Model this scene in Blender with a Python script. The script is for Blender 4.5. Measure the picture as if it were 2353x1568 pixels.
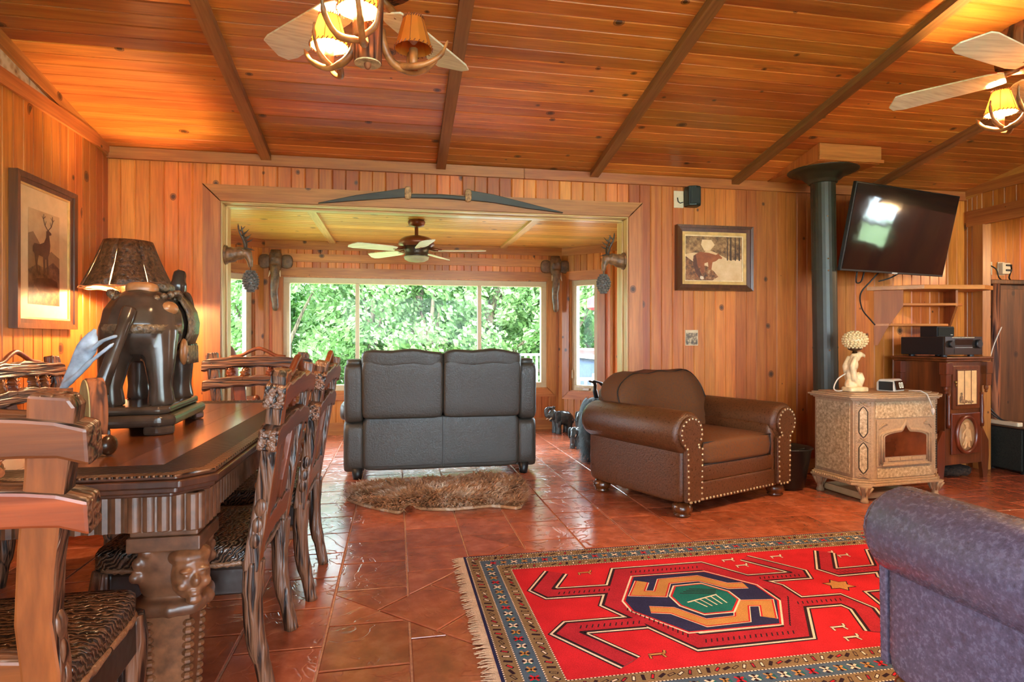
import bpy, bmesh, math, random
from mathutils import Matrix, Vector, Euler
R = math.radians
PI = math.pi
for o in list(bpy.data.objects):
    bpy.data.objects.remove(o, do_unlink=True)
SC = bpy.context.scene
COL = SC.collection

# ------------------------------------------------------------------ camera, sky, sun, exposure
cam_d = bpy.data.cameras.new('camera'); cam = bpy.data.objects.new('camera', cam_d); COL.objects.link(cam)
cam.location = (0, 0, 1.12); cam.rotation_euler = (R(90), 0, R(-10.778))
cam_d.sensor_fit = 'HORIZONTAL'; cam_d.sensor_width = 36; cam_d.lens = 36 * 1400 / 2353; cam_d.shift_y = -6 / 2353
cam_d.clip_start = 0.05; cam_d.clip_end = 300
SC.camera = cam

world = bpy.data.worlds.new('sky'); SC.world = world; world.use_nodes = True
bgn = world.node_tree.nodes['Background']
bgn.inputs[0].default_value = (0.72, 0.86, 1.0, 1); bgn.inputs[1].default_value = 5.0

sun_d = bpy.data.lights.new('sun', 'SUN'); sun = bpy.data.objects.new('sun', sun_d); COL.objects.link(sun)
sun_d.energy = 1.8; sun_d.angle = R(1.5); sun_d.color = (1, 0.95, 0.86)
sun.rotation_euler = (R(48), 0, R(-20)); sun.location = (0, -6, 12)

SC.view_settings.view_transform = 'Standard'; SC.view_settings.look = 'None'
SC.view_settings.gamma = 1.0; SC.view_settings.use_curve_mapping = False
SC.view_settings.exposure = 2.35

def portal(name, loc, rot, sx, sy):          # guides daylight sampling through a window opening
    d = bpy.data.lights.new(name, 'AREA'); d.shape = 'RECTANGLE'; d.size = sx; d.size_y = sy
    try: d.cycles.is_portal = True
    except Exception: return
    o = bpy.data.objects.new(name, d); COL.objects.link(o); o.location = loc; o.rotation_euler = rot

# ------------------------------------------------------------------ room dimensions
XL, XR, YB = -1.914, 4.93, 4.54         # left wall, right wall, back wall
ZC, SL = 2.40, 0.191                    # ceiling height at the back wall, slope rising to the ridge
YR, YREAR = -0.6, -4.2                  # ridge, rear wall
OX0, OX1, OZ = -1.195, 1.793, 2.074     # bay opening
YI = 4.75                               # bay side of the back wall
BY, BX0, BX1, BZ = 7.33, -1.47, 2.03, 2.24
BT = 0.5                                # 45 degree panels of the bay
def zc(y): return ZC + SL * (YB - y) if y > YR else ZC + SL * (YB - YR) - SL * (YR - y)

portal('portal_bay', (0.28, 7.55, 1.18), (R(-90), 0, 0), 3.0, 1.2)
portal('portal_rear', (1.5, YREAR - 0.2, 1.25), (R(90), 0, 0), 6.4, 2.3)
portal('portal_left', (XL - 0.25, -1.0, 1.5), (R(90), 0, R(-90)), 2.4, 1.3)

# ------------------------------------------------------------------ mesh helpers
I4 = Matrix.Identity(4)
def T(x, y, z): return Matrix.Translation((x, y, z))
def RX(a): return Matrix.Rotation(a, 4, 'X')
def RY(a): return Matrix.Rotation(a, 4, 'Y')
def RZ(a): return Matrix.Rotation(a, 4, 'Z')
def basis(x, y, z, o=(0, 0, 0)):
    m = Matrix.Identity(4)
    for i, a in enumerate((x, y, z)):
        for j in range(3): m[j][i] = a[j]
    for j in range(3): m[j][3] = o[j]
    return m

class MB:
    def __init__(s): s.v = []; s.f = []; s.m = []; s.mi = 0
    def add(s, vs, fs, M=None):
        b = len(s.v)
        for p in vs:
            p = Vector(p)
            s.v.append(tuple(M @ p) if M is not None else tuple(p))
        for f in fs: s.f.append(tuple(i + b for i in f)); s.m.append(s.mi)
        return s
    def box(s, x0, x1, y0, y1, z0, z1, M=None):
        return s.add([(x0,y0,z0),(x1,y0,z0),(x1,y1,z0),(x0,y1,z0),(x0,y0,z1),(x1,y0,z1),(x1,y1,z1),(x0,y1,z1)],
                     [(3,2,1,0),(4,5,6,7),(0,1,5,4),(1,2,6,5),(2,3,7,6),(3,0,4,7)], M)
    def prism(s, pts, z0, z1, M=None, inset=0.0):
        n = len(pts); a = sum(pts[i][0]*pts[(i+1)%n][1]-pts[(i+1)%n][0]*pts[i][1] for i in range(n))
        if a < 0: pts = pts[::-1]
        vs = [(p[0], p[1], z0) for p in pts] + [(p[0], p[1], z1) for p in pts]
        fs = [tuple(range(n))[::-1], tuple(range(n, 2*n))]
        fs += [(i, (i+1)%n, n+(i+1)%n, n+i) for i in range(n)]
        return s.add(vs, fs, M)
    def tube(s, pts, rad, n=8, M=None, sq=1.0, cap=True):
        P = [Vector(p) for p in pts]; k = len(P)
        if not hasattr(rad, '__len__'): rad = [rad] * k
        vs = []; up = None
        for i in range(k):
            t = (P[min(i+1, k-1)] - P[max(i-1, 0)]).normalized()
            if up is None:
                up = Vector((0, 0, 1)) if abs(t.z) < 0.9 else Vector((1, 0, 0))
            b = t.cross(up)
            if b.length < 1e-5: b = t.cross(Vector((0.3, 1, 0.2)))
            b.normalize(); u = b.cross(t).normalized(); up = u
            for j in range(n):
                a = 2 * PI * j / n
                vs.append(P[i] + (b * math.cos(a) + u * math.sin(a) * sq) * rad[i])
        fs = []
        for i in range(k - 1):
            for j in range(n):
                j2 = (j + 1) % n
                fs.append((i*n+j, i*n+j2, (i+1)*n+j2, (i+1)*n+j))
        if cap: fs += [tuple(range(n))[::-1], tuple(range((k-1)*n, k*n))]
        return s.add(vs, fs, M)
    def lathe(s, prof, n=16, M=None, fx=1.0, fy=1.0):
        vs = []; k = len(prof)
        for r, z in prof:
            for j in range(n):
                a = 2*PI*j/n; vs.append((r*math.cos(a)*fx, r*math.sin(a)*fy, z))
        fs = []
        for i in range(k-1):
            for j in range(n):
                j2 = (j+1) % n; fs.append((i*n+j, i*n+j2, (i+1)*n+j2, (i+1)*n+j))
        fs += [tuple(range(n))[::-1], tuple(range((k-1)*n, k*n))]
        return s.add(vs, fs, M)
    def ball(s, c, r, nu=12, nv=8, M=None):
        if not hasattr(r, '__len__'): r = (r, r, r)
        vs = [(c[0], c[1], c[2]-r[2])]
        for i in range(1, nv):
            ph = -PI/2 + PI*i/nv
            for j in range(nu):
                a = 2*PI*j/nu
                vs.append((c[0]+r[0]*math.cos(ph)*math.cos(a), c[1]+r[1]*math.cos(ph)*math.sin(a), c[2]+r[2]*math.sin(ph)))
        vs.append((c[0], c[1], c[2]+r[2])); fs = []
        for j in range(nu): fs.append((0, 1+(j+1)%nu, 1+j))
        for i in range(nv-2):
            for j in range(nu):
                a = 1+i*nu+j; b = 1+i*nu+(j+1)%nu; fs.append((a, b, b+nu, a+nu))
        L = len(vs)-1
        for j in range(nu): fs.append((L, L-nu+j, L-nu+(j+1)%nu))
        return s.add(vs, fs, M)
    def rbox(s, c, h, k=6, n=6, M=None, fn=None):          # rounded, slightly puffed box; h = half sizes
        vs = []; fs = []; idx = {}
        def vid(p):
            key = tuple(round(q, 4) for q in p)
            if key in idx: return idx[key]
            mx = max(abs(q) for q in p); nk = sum(abs(q)**k for q in p)**(1/k)
            w = [q*mx/nk for q in p]
            w = [c[i] + w[i]*h[i] for i in range(3)]
            if fn: w = fn(w)
            idx[key] = len(vs); vs.append(w); return idx[key]
        def warp(t): return math.sin(t*PI/2)
        g = [warp(-1 + 2*i/n) for i in range(n+1)]
        for ax in range(3):
            for sg in (-1, 1):
                u, v = [(1,2),(2,0),(0,1)][ax]
                for i in range(n):
                    for j in range(n):
                        q = []
                        for (a, b) in ((i,j),(i+1,j),(i+1,j+1),(i,j+1)):
                            p = [0,0,0]; p[ax] = sg; p[u] = g[a]; p[v] = g[b]; q.append(vid(p))
                        fs.append(tuple(q) if sg > 0 else tuple(q[::-1]))
        return s.add(vs, fs, M)
    def stroke(s, pts, w, z, closed=False, h=0.0):        # flat ribbon along a polyline at height z
        P = [Vector((p[0], p[1])) for p in pts]; n = len(P); L = []
        for i in range(n):
            a = P[i-1] if (i > 0 or closed) else None
            b = P[(i+1) % n] if (i < n-1 or closed) else None
            d1 = (P[i]-a).normalized() if a is not None else None
            d2 = (b-P[i]).normalized() if b is not None else None
            if d1 is None: d1 = d2
            if d2 is None: d2 = d1
            t = (d1+d2)
            t = t.normalized() if t.length > 1e-4 else d1
            nn = Vector((-t.y, t.x)); cs = max(0.45, nn.dot(Vector((-d1.y, d1.x))))
            L.append((P[i]+nn*w/2/cs, P[i]-nn*w/2/cs))
        m = n if closed else n-1
        for i in range(m):
            a, b = L[i], L[(i+1) % n]
            s.add([(a[0].x,a[0].y,z),(a[1].x,a[1].y,z),(b[1].x,b[1].y,z),(b[0].x,b[0].y,z)], [(0,1,2,3)])
        return s
    def flat(s, pts, z):
        n = len(pts); a = sum(pts[i][0]*pts[(i+1)%n][1]-pts[(i+1)%n][0]*pts[i][1] for i in range(n))
        if a < 0: pts = pts[::-1]
        return s.add([(p[0], p[1], z) for p in pts], [tuple(range(n))])
    def mesh(s, name, mats, smooth=False):
        me = bpy.data.meshes.new(name); me.from_pydata(s.v, [], s.f)
        if not isinstance(mats, (list, tuple)): mats = [mats]
        for m in mats: me.materials.append(m)
        if len(mats) > 1: me.polygons.foreach_set('material_index', s.m)
        if smooth: me.polygons.foreach_set('use_smooth', [True]*len(me.polygons))
        me.update(); return me
    def build(s, name, mats, parent=None, smooth=False, bevel=0, kind=None, seg=2, M=None, remesh=0, sub=0, label=None):
        o = bpy.data.objects.new(name, s.mesh(name, mats, smooth)); COL.objects.link(o)
        if parent is not None: o.parent = parent
        if M is not None: o.matrix_local = M
        if remesh:
            r = o.modifiers.new('r', 'REMESH'); r.mode = 'VOXEL'; r.voxel_size = remesh; r.use_smooth_shade = True
            q = o.modifiers.new('s', 'SMOOTH'); q.iterations = 4; q.factor = 0.5
        if bevel:
            b = o.modifiers.new('b', 'BEVEL'); b.width = bevel; b.segments = seg; b.limit_method = 'ANGLE'; b.angle_limit = R(40)
        if sub:
            q = o.modifiers.new('u', 'SUBSURF'); q.levels = sub; q.render_levels = sub
        if smooth and not remesh:
            try:
                o.data.shade_smooth() if False else None
            except Exception: pass
        if kind: o['kind'] = kind
        if label: o['label'] = label
        return o

def tag(o, label, cat, group=None):
    o['label'] = label; o['category'] = cat
    if group: o['group'] = group
    return o
def thing(name, label, cat, loc=(0,0,0), rz=0.0, group=None):
    o = bpy.data.objects.new(name, None); COL.objects.link(o); o.empty_display_size = 0.1
    o.location = loc; o.rotation_euler = (0, 0, rz)
    return tag(o, label, cat, group)
def dup(root, loc, rz, label=None, group=None, scale=None):
    r = root.copy(); COL.objects.link(r); r.location = loc; r.rotation_euler = (0, 0, rz)
    if label: r['label'] = label
    if group: r['group'] = group
    if scale: r.scale = scale
    for ch in list(root.children):
        c = ch.copy(); COL.objects.link(c); c.parent = r
        for g in list(ch.children):
            d = g.copy(); COL.objects.link(d); d.parent = c
    return r
def struct(o): o['kind'] = 'structure'; return o
def arc(c, r, a0, a1, n): return [(c[0]+r*math.cos(a0+(a1-a0)*i/n), c[1]+r*math.sin(a0+(a1-a0)*i/n)) for i in range(n+1)]
def bez(pts, n):                       # Catmull-Rom through points
    P = [Vector(p) for p in pts]; out = []
    for i in range(len(P)-1):
        p0 = P[max(i-1,0)]; p1 = P[i]; p2 = P[i+1]; p3 = P[min(i+2,len(P)-1)]
        for k in range(n):
            t = k/n
            out.append(0.5*((2*p1)+(p2-p0)*t+(2*p0-5*p1+4*p2-p3)*t*t+(3*p1-p0-3*p2+p3)*t**3))
    out.append(P[-1]); return out

# ------------------------------------------------------------------ materials
MATS = {}
def newmat(name):
    m = bpy.data.materials.new(name); m.use_nodes = True; nt = m.node_tree
    return m, nt, nt.nodes['Principled BSDF']
def nd(nt, typ, **kw):
    n = nt.nodes.new(typ)
    for k, v in kw.items():
        if k in n.inputs.keys(): n.inputs[k].default_value = v
        else: setattr(n, k, v)
    return n
def ramp(nt, stops, interp='LINEAR'):
    n = nt.nodes.new('ShaderNodeValToRGB'); n.color_ramp.interpolation = interp
    e = n.color_ramp.elements; e.remove(e[1]); e[0].position = stops[0][0]
    for (p, c) in stops[1:]: e.new(p)
    for (p, c), q in zip(sorted(stops, key=lambda s: s[0]), e): q.color = (*c, 1)
    return n
def srgb(r, g, b):
    f = lambda c: (c/255/12.92) if c/255 <= 0.04045 else ((c/255+0.055)/1.055)**2.4
    return (f(r), f(g), f(b))
def objcoord(nt, scale=(1,1,1), rand=True):
    L = nt.links; tc = nt.nodes.new('ShaderNodeTexCoord'); mp = nd(nt, 'ShaderNodeMapping'); mp.inputs['Scale'].default_value = scale
    if rand:
        oi = nt.nodes.new('ShaderNodeObjectInfo'); ml = nt.nodes.new('ShaderNodeMath'); ml.operation = 'MULTIPLY'; ml.inputs[1].default_value = 37.0
        L.new(oi.outputs['Random'], ml.inputs[0])
        va = nt.nodes.new('ShaderNodeVectorMath'); va.operation = 'ADD'
        L.new(tc.outputs['Object'], va.inputs[0]); L.new(ml.outputs[0], va.inputs[1]); L.new(va.outputs[0], mp.inputs['Vector'])
    else: L.new(tc.outputs['Object'], mp.inputs['Vector'])
    return mp
def bump(nt, bs, h, strength=0.3, dist=0.01):
    b = nd(nt, 'ShaderNodeBump'); b.inputs['Strength'].default_value = strength; b.inputs['Distance'].default_value = dist
    nt.links.new(h, b.inputs['Height']); nt.links.new(b.outputs[0], bs.inputs['Normal']); return b
def mixc(nt, fac, a, b, typ='MIX'):
    m = nt.nodes.new('ShaderNodeMix'); m.data_type = 'RGBA'; m.blend_type = typ
    for sk, val in ((0, fac), (6, a), (7, b)):
        if hasattr(val, 'is_output'): nt.links.new(val, m.inputs[sk])
        elif isinstance(val, (int, float)): m.inputs[sk].default_value = val
        else: m.inputs[sk].default_value = (*val, 1)
    return m.outputs[2]

def plain(name, col, rough=0.5, metal=0.0, noise=0.12, nscale=20, bmp=0.0, coat=0.0, spec=None):
    if name in MATS: return MATS[name]
    m, nt, bs = newmat(name); L = nt.links
    mp = objcoord(nt)
    nz = nd(nt, 'ShaderNodeTexNoise', Scale=nscale, Detail=4.0); L.new(mp.outputs[0], nz.inputs['Vector'])
    a = tuple(max(0, c*(1-noise*1.6)) for c in col); b = tuple(min(1, c*(1+noise*1.6)) for c in col)
    rp = ramp(nt, [(0.3, a), (0.7, b)]); L.new(nz.outputs['Fac'], rp.inputs[0]); L.new(rp.outputs[0], bs.inputs['Base Color'])
    bs.inputs['Roughness'].default_value = rough; bs.inputs['Metallic'].default_value = metal
    bs.inputs['Coat Weight'].default_value = coat
    if spec is not None: bs.inputs['Specular IOR Level'].default_value = spec
    if bmp: bump(nt, bs, nz.outputs['Fac'], bmp, 0.01)
    MATS[name] = m; return m

def wood(name, light, dark, rough=0.4, knots=True, gs=1.0, var=0.35, coat=0.0, bm=0.15, axis='Z', knotcol=(0.035,0.012,0.005), streak=None):
    """plank wood with the grain along one local axis; every object gets its own grain and tone"""
    if name in MATS: return MATS[name]
    m, nt, bs = newmat(name); L = nt.links
    sc = {'Z': (9*gs, 9*gs, 0.55*gs), 'X': (0.55*gs, 9*gs, 9*gs), 'Y': (9*gs, 0.55*gs, 9*gs)}[axis]
    mp = objcoord(nt, sc)
    n1 = nd(nt, 'ShaderNodeTexNoise', Scale=1.0, Detail=5.0, Roughness=0.6, Distortion=0.8); L.new(mp.outputs[0], n1.inputs['Vector'])
    mp2 = objcoord(nt, tuple(q*5 for q in sc))
    n2 = nd(nt, 'ShaderNodeTexNoise', Scale=1.6, Detail=3.0); L.new(mp2.outputs[0], n2.inputs['Vector'])
    r1 = ramp(nt, [(0.28, dark), (0.5, tuple((a+b)/2 for a, b in zip(light, dark))), (0.68, light)]); L.new(n1.outputs['Fac'], r1.inputs[0])
    fine = ramp(nt, [(0.35, (0.62,0.55,0.5)), (0.6, (1,1,1))]); L.new(n2.outputs['Fac'], fine.inputs[0])
    col = mixc(nt, 0.55, r1.outputs[0], fine.outputs[0], 'MULTIPLY')
    oi = nt.nodes.new('ShaderNodeObjectInfo')
    hs = nt.nodes.new('ShaderNodeHueSaturation')
    mr = nd(nt, 'ShaderNodeMapRange'); mr.inputs['To Min'].default_value = 1-var; mr.inputs['To Max'].default_value = 1+var*0.8
    L.new(oi.outputs['Random'], mr.inputs['Value']); L.new(mr.outputs[0], hs.inputs['Value'])
    mh = nd(nt, 'ShaderNodeMapRange'); mh.inputs['To Min'].default_value = 0.496; mh.inputs['To Max'].default_value = 0.511
    ms = nt.nodes.new('ShaderNodeMath'); ms.operation = 'FRACT'; mm = nt.nodes.new('ShaderNodeMath'); mm.operation = 'MULTIPLY'; mm.inputs[1].default_value = 7.31
    L.new(oi.outputs['Random'], mm.inputs[0]); L.new(mm.outputs[0], ms.inputs[0]); L.new(ms.outputs[0], mh.inputs['Value']); L.new(mh.outputs[0], hs.inputs['Hue'])
    L.new(col, hs.inputs['Color']); col = hs.outputs[0]
    if knots:
        ks = {'Z': (3.3, 0, 2.7), 'X': (2.7, 3.3, 0), 'Y': (3.3, 2.7, 0)}[axis]
        mk = objcoord(nt, ks)
        # knots are placed by 2D cells; the stretch keeps them along the plank
        if axis == 'Z':
            sx = nt.nodes.new('ShaderNodeSeparateXYZ'); cx = nt.nodes.new('ShaderNodeCombineXYZ')
            L.new(mk.outputs[0], sx.inputs[0]); L.new(sx.outputs['X'], cx.inputs['X']); L.new(sx.outputs['Z'], cx.inputs['Y']); src = cx.outputs[0]
        else: src = mk.outputs[0]
        wob = nd(nt, 'ShaderNodeTexNoise', Scale=6.0); L.new(src, wob.inputs['Vector'])
        vo = nd(nt, 'ShaderNodeTexVoronoi', voronoi_dimensions='2D', Scale=1.0); L.new(src, vo.inputs['Vector'])
        wadd = nt.nodes.new('ShaderNodeMath'); wadd.operation = 'MULTIPLY_ADD'; wadd.inputs[1].default_value = 0.022
        L.new(wob.outputs['Fac'], wadd.inputs[0]); L.new(vo.outputs['Distance'], wadd.inputs[2])
        sz = nt.nodes.new('ShaderNodeSeparateColor'); L.new(vo.outputs['Color'], sz.inputs[0])
        thr = nd(nt, 'ShaderNodeMapRange'); thr.inputs['From Min'].default_value = 0.25; thr.inputs['From Max'].default_value = 1.0
        thr.inputs['To Min'].default_value = 0.001; thr.inputs['To Max'].default_value = 0.125; L.new(sz.outputs[0], thr.inputs['Value'])
        dv = nt.nodes.new('ShaderNodeMath'); dv.operation = 'DIVIDE'; L.new(wadd.outputs[0], dv.inputs[0]); L.new(thr.outputs[0], dv.inputs[1])
        kr = ramp(nt, [(0.0, (1,1,1)), (0.55, (0.95,0.95,0.95)), (0.62, (0.45,)*3), (0.8, (0.8,)*3), (0.95, (0,0,0))]); L.new(dv.outputs[0], kr.inputs[0])
        kf = nt.nodes.new('ShaderNodeMath'); kf.operation = 'MULTIPLY'; kf.inputs[1].default_value = 0.95; L.new(kr.outputs[0], kf.inputs[0])
        col = mixc(nt, kf.outputs[0], col, knotcol)
    if streak:
        mq = objcoord(nt, {'Z': (5, 5, 0.9), 'X': (0.9, 5, 5), 'Y': (5, 0.9, 5)}[axis])
        nq = nd(nt, 'ShaderNodeTexNoise', Scale=1.3, Detail=6.0, Roughness=0.7); L.new(mq.outputs[0], nq.inputs['Vector'])
        rq = ramp(nt, [(0.60, (0,0,0)), (0.72, (0.75,)*3)]); L.new(nq.outputs['Fac'], rq.inputs[0])
        col = mixc(nt, rq.outputs[0], col, streak)
    L.new(col, bs.inputs['Base Color'])
    bs.inputs['Roughness'].default_value = rough; bs.inputs['Coat Weight'].default_value = coat; bs.inputs['Coat Roughness'].default_value = 0.2
    if bm: bump(nt, bs, n2.outputs['Fac'], bm, 0.004)
    MATS[name] = m; return m

PINE = wood('pine_plank', srgb(218,130,56), srgb(184,86,30), 0.42, coat=0.15)
PINE_C = wood('pine_ceiling_plank', srgb(222,136,62), srgb(172,80,32), 0.30, coat=0.3, streak=srgb(92,44,24), var=0.42)
PINE_T = wood('pine_trim', srgb(200,126,62), srgb(158,84,38), 0.42, var=0.18, coat=0.1)
BEAM = wood('beam_wood', srgb(170,114,68), srgb(122,74,42), 0.5, knots=False, var=0.15)
DARKW = wood('dark_carved_wood', srgb(88,50,30), srgb(36,19,12), 0.33, knots=False, var=0.12, coat=0.35)
CHAIRW = wood('chair_wood', srgb(152,72,32), srgb(78,33,15), 0.4, knots=False, var=0.1, coat=0.15)
CHAIRWX = wood('chair_wood_crosswise', srgb(152,72,32), srgb(78,33,15), 0.4, knots=False, var=0.15, coat=0.25, axis='X')
CABW = wood('cabinet_wood', srgb(128,58,26), srgb(74,30,14), 0.3, knots=False, var=0.15, coat=0.3)
RUSTW = wood('rustic_dark_board', srgb(124,72,34), srgb(60,34,18), 0.55, knots=True, var=0.2)
def carved(name, col1, col2, scale=26, axis='Z', rough=0.38, dist=0.012, strength=0.9):
    """log carving: ridges that run along one axis with wavy bark lines"""
    m, nt, bs = newmat(name); L = nt.links
    sc = {'Z': (1, 1, 0.07), 'X': (0.07, 1, 1), 'Y': (1, 0.07, 1)}[axis]
    mp = objcoord(nt, sc)
    n = nd(nt, 'ShaderNodeTexNoise', Scale=scale*1.4, Detail=3.0); L.new(mp.outputs[0], n.inputs['Vector'])
    w = nd(nt, 'ShaderNodeTexNoise', Scale=scale*2.2, Detail=1.0, Distortion=0.7); L.new(mp.outputs[0], w.inputs['Vector'])
    ad = nt.nodes.new('ShaderNodeMath'); ad.operation = 'MULTIPLY_ADD'; ad.inputs[1].default_value = 0.4
    L.new(n.outputs['Fac'], ad.inputs[0]); L.new(w.outputs['Fac'], ad.inputs[2])
    r = ramp(nt, [(0.56, col2), (0.74, col1)]); L.new(ad.outputs[0], r.inputs[0]); L.new(r.outputs[0], bs.inputs['Base Color'])
    bs.inputs['Roughness'].default_value = rough; bump(nt, bs, ad.outputs[0], strength, dist)
    MATS[name] = m; return m
BARKZ = carved('carved_log_upright', srgb(108,70,48), srgb(22,12,8), 30)
BARKX = carved('carved_log_crosswise', srgb(108,70,48), srgb(22,12,8), 30, axis='X')
LOGBARK = carved('log_bark', srgb(146,84,48), srgb(62,30,18), 18, rough=0.75)
SHADEBARK = plain('bark_shade', srgb(92,58,32), 0.45, noise=0.5, nscale=55, bmp=0.9)
ROPE = plain('rope_trim', srgb(120,82,56), 0.4, bmp=0.5, nscale=90)
# ------------------------------------------------------------------ setting: boards and planks
random.seed(7)
_pl = {}
def plank_mesh(L, w, t=0.014, mat=None, bead=True):
    key = (round(L, 3), round(w, 3), mat.name, bead)
    if key in _pl: return _pl[key]
    g = 0.0065
    xs = [(0, 0), (0, -t+g), (g, -t)]
    if bead: xs += [(w/2-g*0.7, -t), (w/2, -t+g*0.9), (w/2+g*0.7, -t)]
    xs += [(w-g, -t), (w, -t+g), (w, 0)]
    n = len(xs); mb = MB()
    mb.add([(x, y, 0) for x, y in xs] + [(x, y, L) for x, y in xs],
           [(i, i+1, n+i+1, n+i) for i in range(n-1)] + [tuple(range(n))[::-1], tuple(range(n, 2*n))])
    _pl[key] = mb.mesh('plank', mat); return _pl[key]
def plank(parent, M, L, w, mat=PINE, name='plank', bead=True):
    o = bpy.data.objects.new(name, plank_mesh(L, w, mat=mat, bead=bead)); COL.objects.link(o)
    o.parent = parent; o.matrix_local = M; return o
def run_planks(parent, p0, dirx, z0, z1, length, w=0.185, mat=PINE, holes=()):
    """upright planks from p0 along dirx (unit); front faces -(dirx rotated); holes = (a, b, za, zb) in run coordinates"""
    dx = Vector((dirx[0], dirx[1], 0)); dy = Vector((-dirx[1], dirx[0], 0)); n = max(1, round(length / w)); w = length / n
    for i in range(n):
        a, b = i*w, (i+1)*w; segs = [(z0, z1)]
        for (ha, hb, hz0, hz1) in holes:
            if a < hb-0.02 and b > ha+0.02:
                ns = []
                for (s0, s1) in segs:
                    if hz0 > s0: ns.append((s0, min(s1, hz0)))
                    if hz1 < s1: ns.append((max(s0, hz1), s1))
                segs = ns
        for (s0, s1) in segs:
            if s1-s0 < 0.02: continue
            o = Vector(p0) + dx*a
            plank(parent, basis(dx, dy, (0,0,1), (o.x, o.y, s0)), s1-s0, w, mat)
def board(name, p0, p1, width, thick, out, mat=PINE_T, parent=None, bevel=0.003, m0=0.0, m1=0.0):
    """board from p0 to p1 (centre line on the wall face); out = direction it stands proud; m0/m1 mitre offsets (per half width)"""
    p0 = Vector(p0); p1 = Vector(p1); z = (p1-p0); L = z.length; z.normalize(); y = -Vector(out).normalized(); x = y.cross(z).normalized(); y = z.cross(x).normalized()
    h = width/2; mb = MB()
    vs = []
    for yy in (0, -thick):
        vs += [(-h, yy, 0-m0*(-1)*h*0 + m0*(-h)), (h, yy, m0*h), (h, yy, L+m1*h), (-h, yy, L+m1*(-h))]
    mb.add(vs, [(0,1,2,3)[::-1], (4,5,6,7), (0,1,5,4)[::-1], (1,2,6,5)[::-1], (2,3,7,6)[::-1], (3,0,4,7)[::-1]])
    mb.f = [f[::-1] for f in mb.f]
    o = mb.build(name, mat, parent, bevel=bevel, M=basis(x, y, z, p0)); return o
def bar(name, x0, x1, y0, y1, z0, z1, mat, parent=None, bevel=0.003, axis=None):
    """box built about its own corner, so that the grain runs along its longest side"""
    d = (x1-x0, y1-y0, z1-z0); ax = axis or max(range(3), key=lambda i: d[i])
    if isinstance(ax, str): ax = 'XYZ'.index(ax)
    X, Y, Z = (1,0,0), (0,1,0), (0,0,1)
    fr = {0: (Y, Z, X), 1: (Z, X, Y), 2: (X, Y, Z)}[ax]; dd = [d[{0:1,1:2,2:0}[ax]], d[{0:2,1:0,2:1}[ax]], d[ax]]
    return MB().box(0, dd[0], 0, dd[1], 0, dd[2]).build(name, mat, parent, bevel=bevel, M=basis(*fr, (x0, y0, z0)))

# --- floor -----------------------------------------------------------------
def tile_mat():
    m, nt, bs = newmat('slate_tile'); L = nt.links
    mp = objcoord(nt, (1,1,1))
    n1 = nd(nt, 'ShaderNodeTexNoise', Scale=11.0, Detail=5.0, Roughness=0.6); L.new(mp.outputs[0], n1.inputs['Vector'])
    n2 = nd(nt, 'ShaderNodeTexNoise', Scale=26.0, Detail=4.0, Distortion=0.6); L.new(mp.outputs[0], n2.inputs['Vector'])
    n3 = nd(nt, 'ShaderNodeTexNoise', Scale=3.2, Detail=3.0, Distortion=2.2); L.new(mp.outputs[0], n3.inputs['Vector'])
    r = ramp(nt, [(0.25, srgb(136,70,48)), (0.5, srgb(160,84,56)), (0.75, srgb(186,110,78))]); L.new(n1.outputs['Fac'], r.inputs[0])
    oi = nt.nodes.new('ShaderNodeObjectInfo'); hs = nt.nodes.new('ShaderNodeHueSaturation'); mr = nd(nt, 'ShaderNodeMapRange')
    mr.inputs['To Min'].default_value = 0.80; mr.inputs['To Max'].default_value = 1.15
    L.new(oi.outputs['Random'], mr.inputs['Value']); L.new(mr.outputs[0], hs.inputs['Value']); L.new(r.outputs[0], hs.inputs['Color']); L.new(hs.outputs[0], bs.inputs['Base Color'])
    # ridge lines of the cleft slate
    ab = nt.nodes.new('ShaderNodeMath'); ab.operation = 'SUBTRACT'; ab.inputs[1].default_value = 0.5; L.new(n3.outputs['Fac'], ab.inputs[0])
    a2 = nt.nodes.new('ShaderNodeMath'); a2.operation = 'ABSOLUTE'; L.new(ab.outputs[0], a2.inputs[0])
    rr = ramp(nt, [(0.0, (0,0,0)), (0.022, (1,1,1))]); L.new(a2.outputs[0], rr.inputs[0])
    sm = nt.nodes.new('ShaderNodeMath'); sm.operation = 'MULTIPLY_ADD'; sm.inputs[1].default_value = 0.45; L.new(n2.outputs['Fac'], sm.inputs[0]); L.new(rr.outputs[0], sm.inputs[2])
    bump(nt, bs, sm.outputs[0], 0.24, 0.004)
    bs.inputs['Roughness'].default_value = 0.21; bs.inputs['Specular IOR Level'].default_value = 0.6
    return m
TILE = tile_mat()
GROUT = plain('grout', srgb(206,160,130), 0.8, nscale=60)
floor = struct(MB().box(XL-0.2, XR+3.5, YREAR-0.2, 8.2, -0.12, -0.007).build('floor', GROUT))
TXW, TYL, G = 0.313, 0.331, 0.008
DC, DH = (0.605, 2.57), 0.678          # lozenge inlay of diagonal tiles under the edge of the rug
DP = [(DC[0]-DH, DC[1]), (DC[0], DC[1]-DH), (DC[0]+DH, DC[1]), (DC[0], DC[1]+DH)]
def clip(poly, a, b, c, keep=True):     # keep a*x+b*y <= c
    out = []; n = len(poly)
    for i in range(n):
        p, q = poly[i], poly[(i+1) % n]; dp = a*p[0]+b*p[1]-c; dq = a*q[0]+b*q[1]-c
        if not keep: dp, dq = -dp, -dq
        if dp <= 0: out.append(p)
        if (dp < 0 < dq) or (dq < 0 < dp):
            t = dp/(dp-dq); out.append((p[0]+t*(q[0]-p[0]), p[1]+t*(q[1]-p[1])))
    return out
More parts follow.
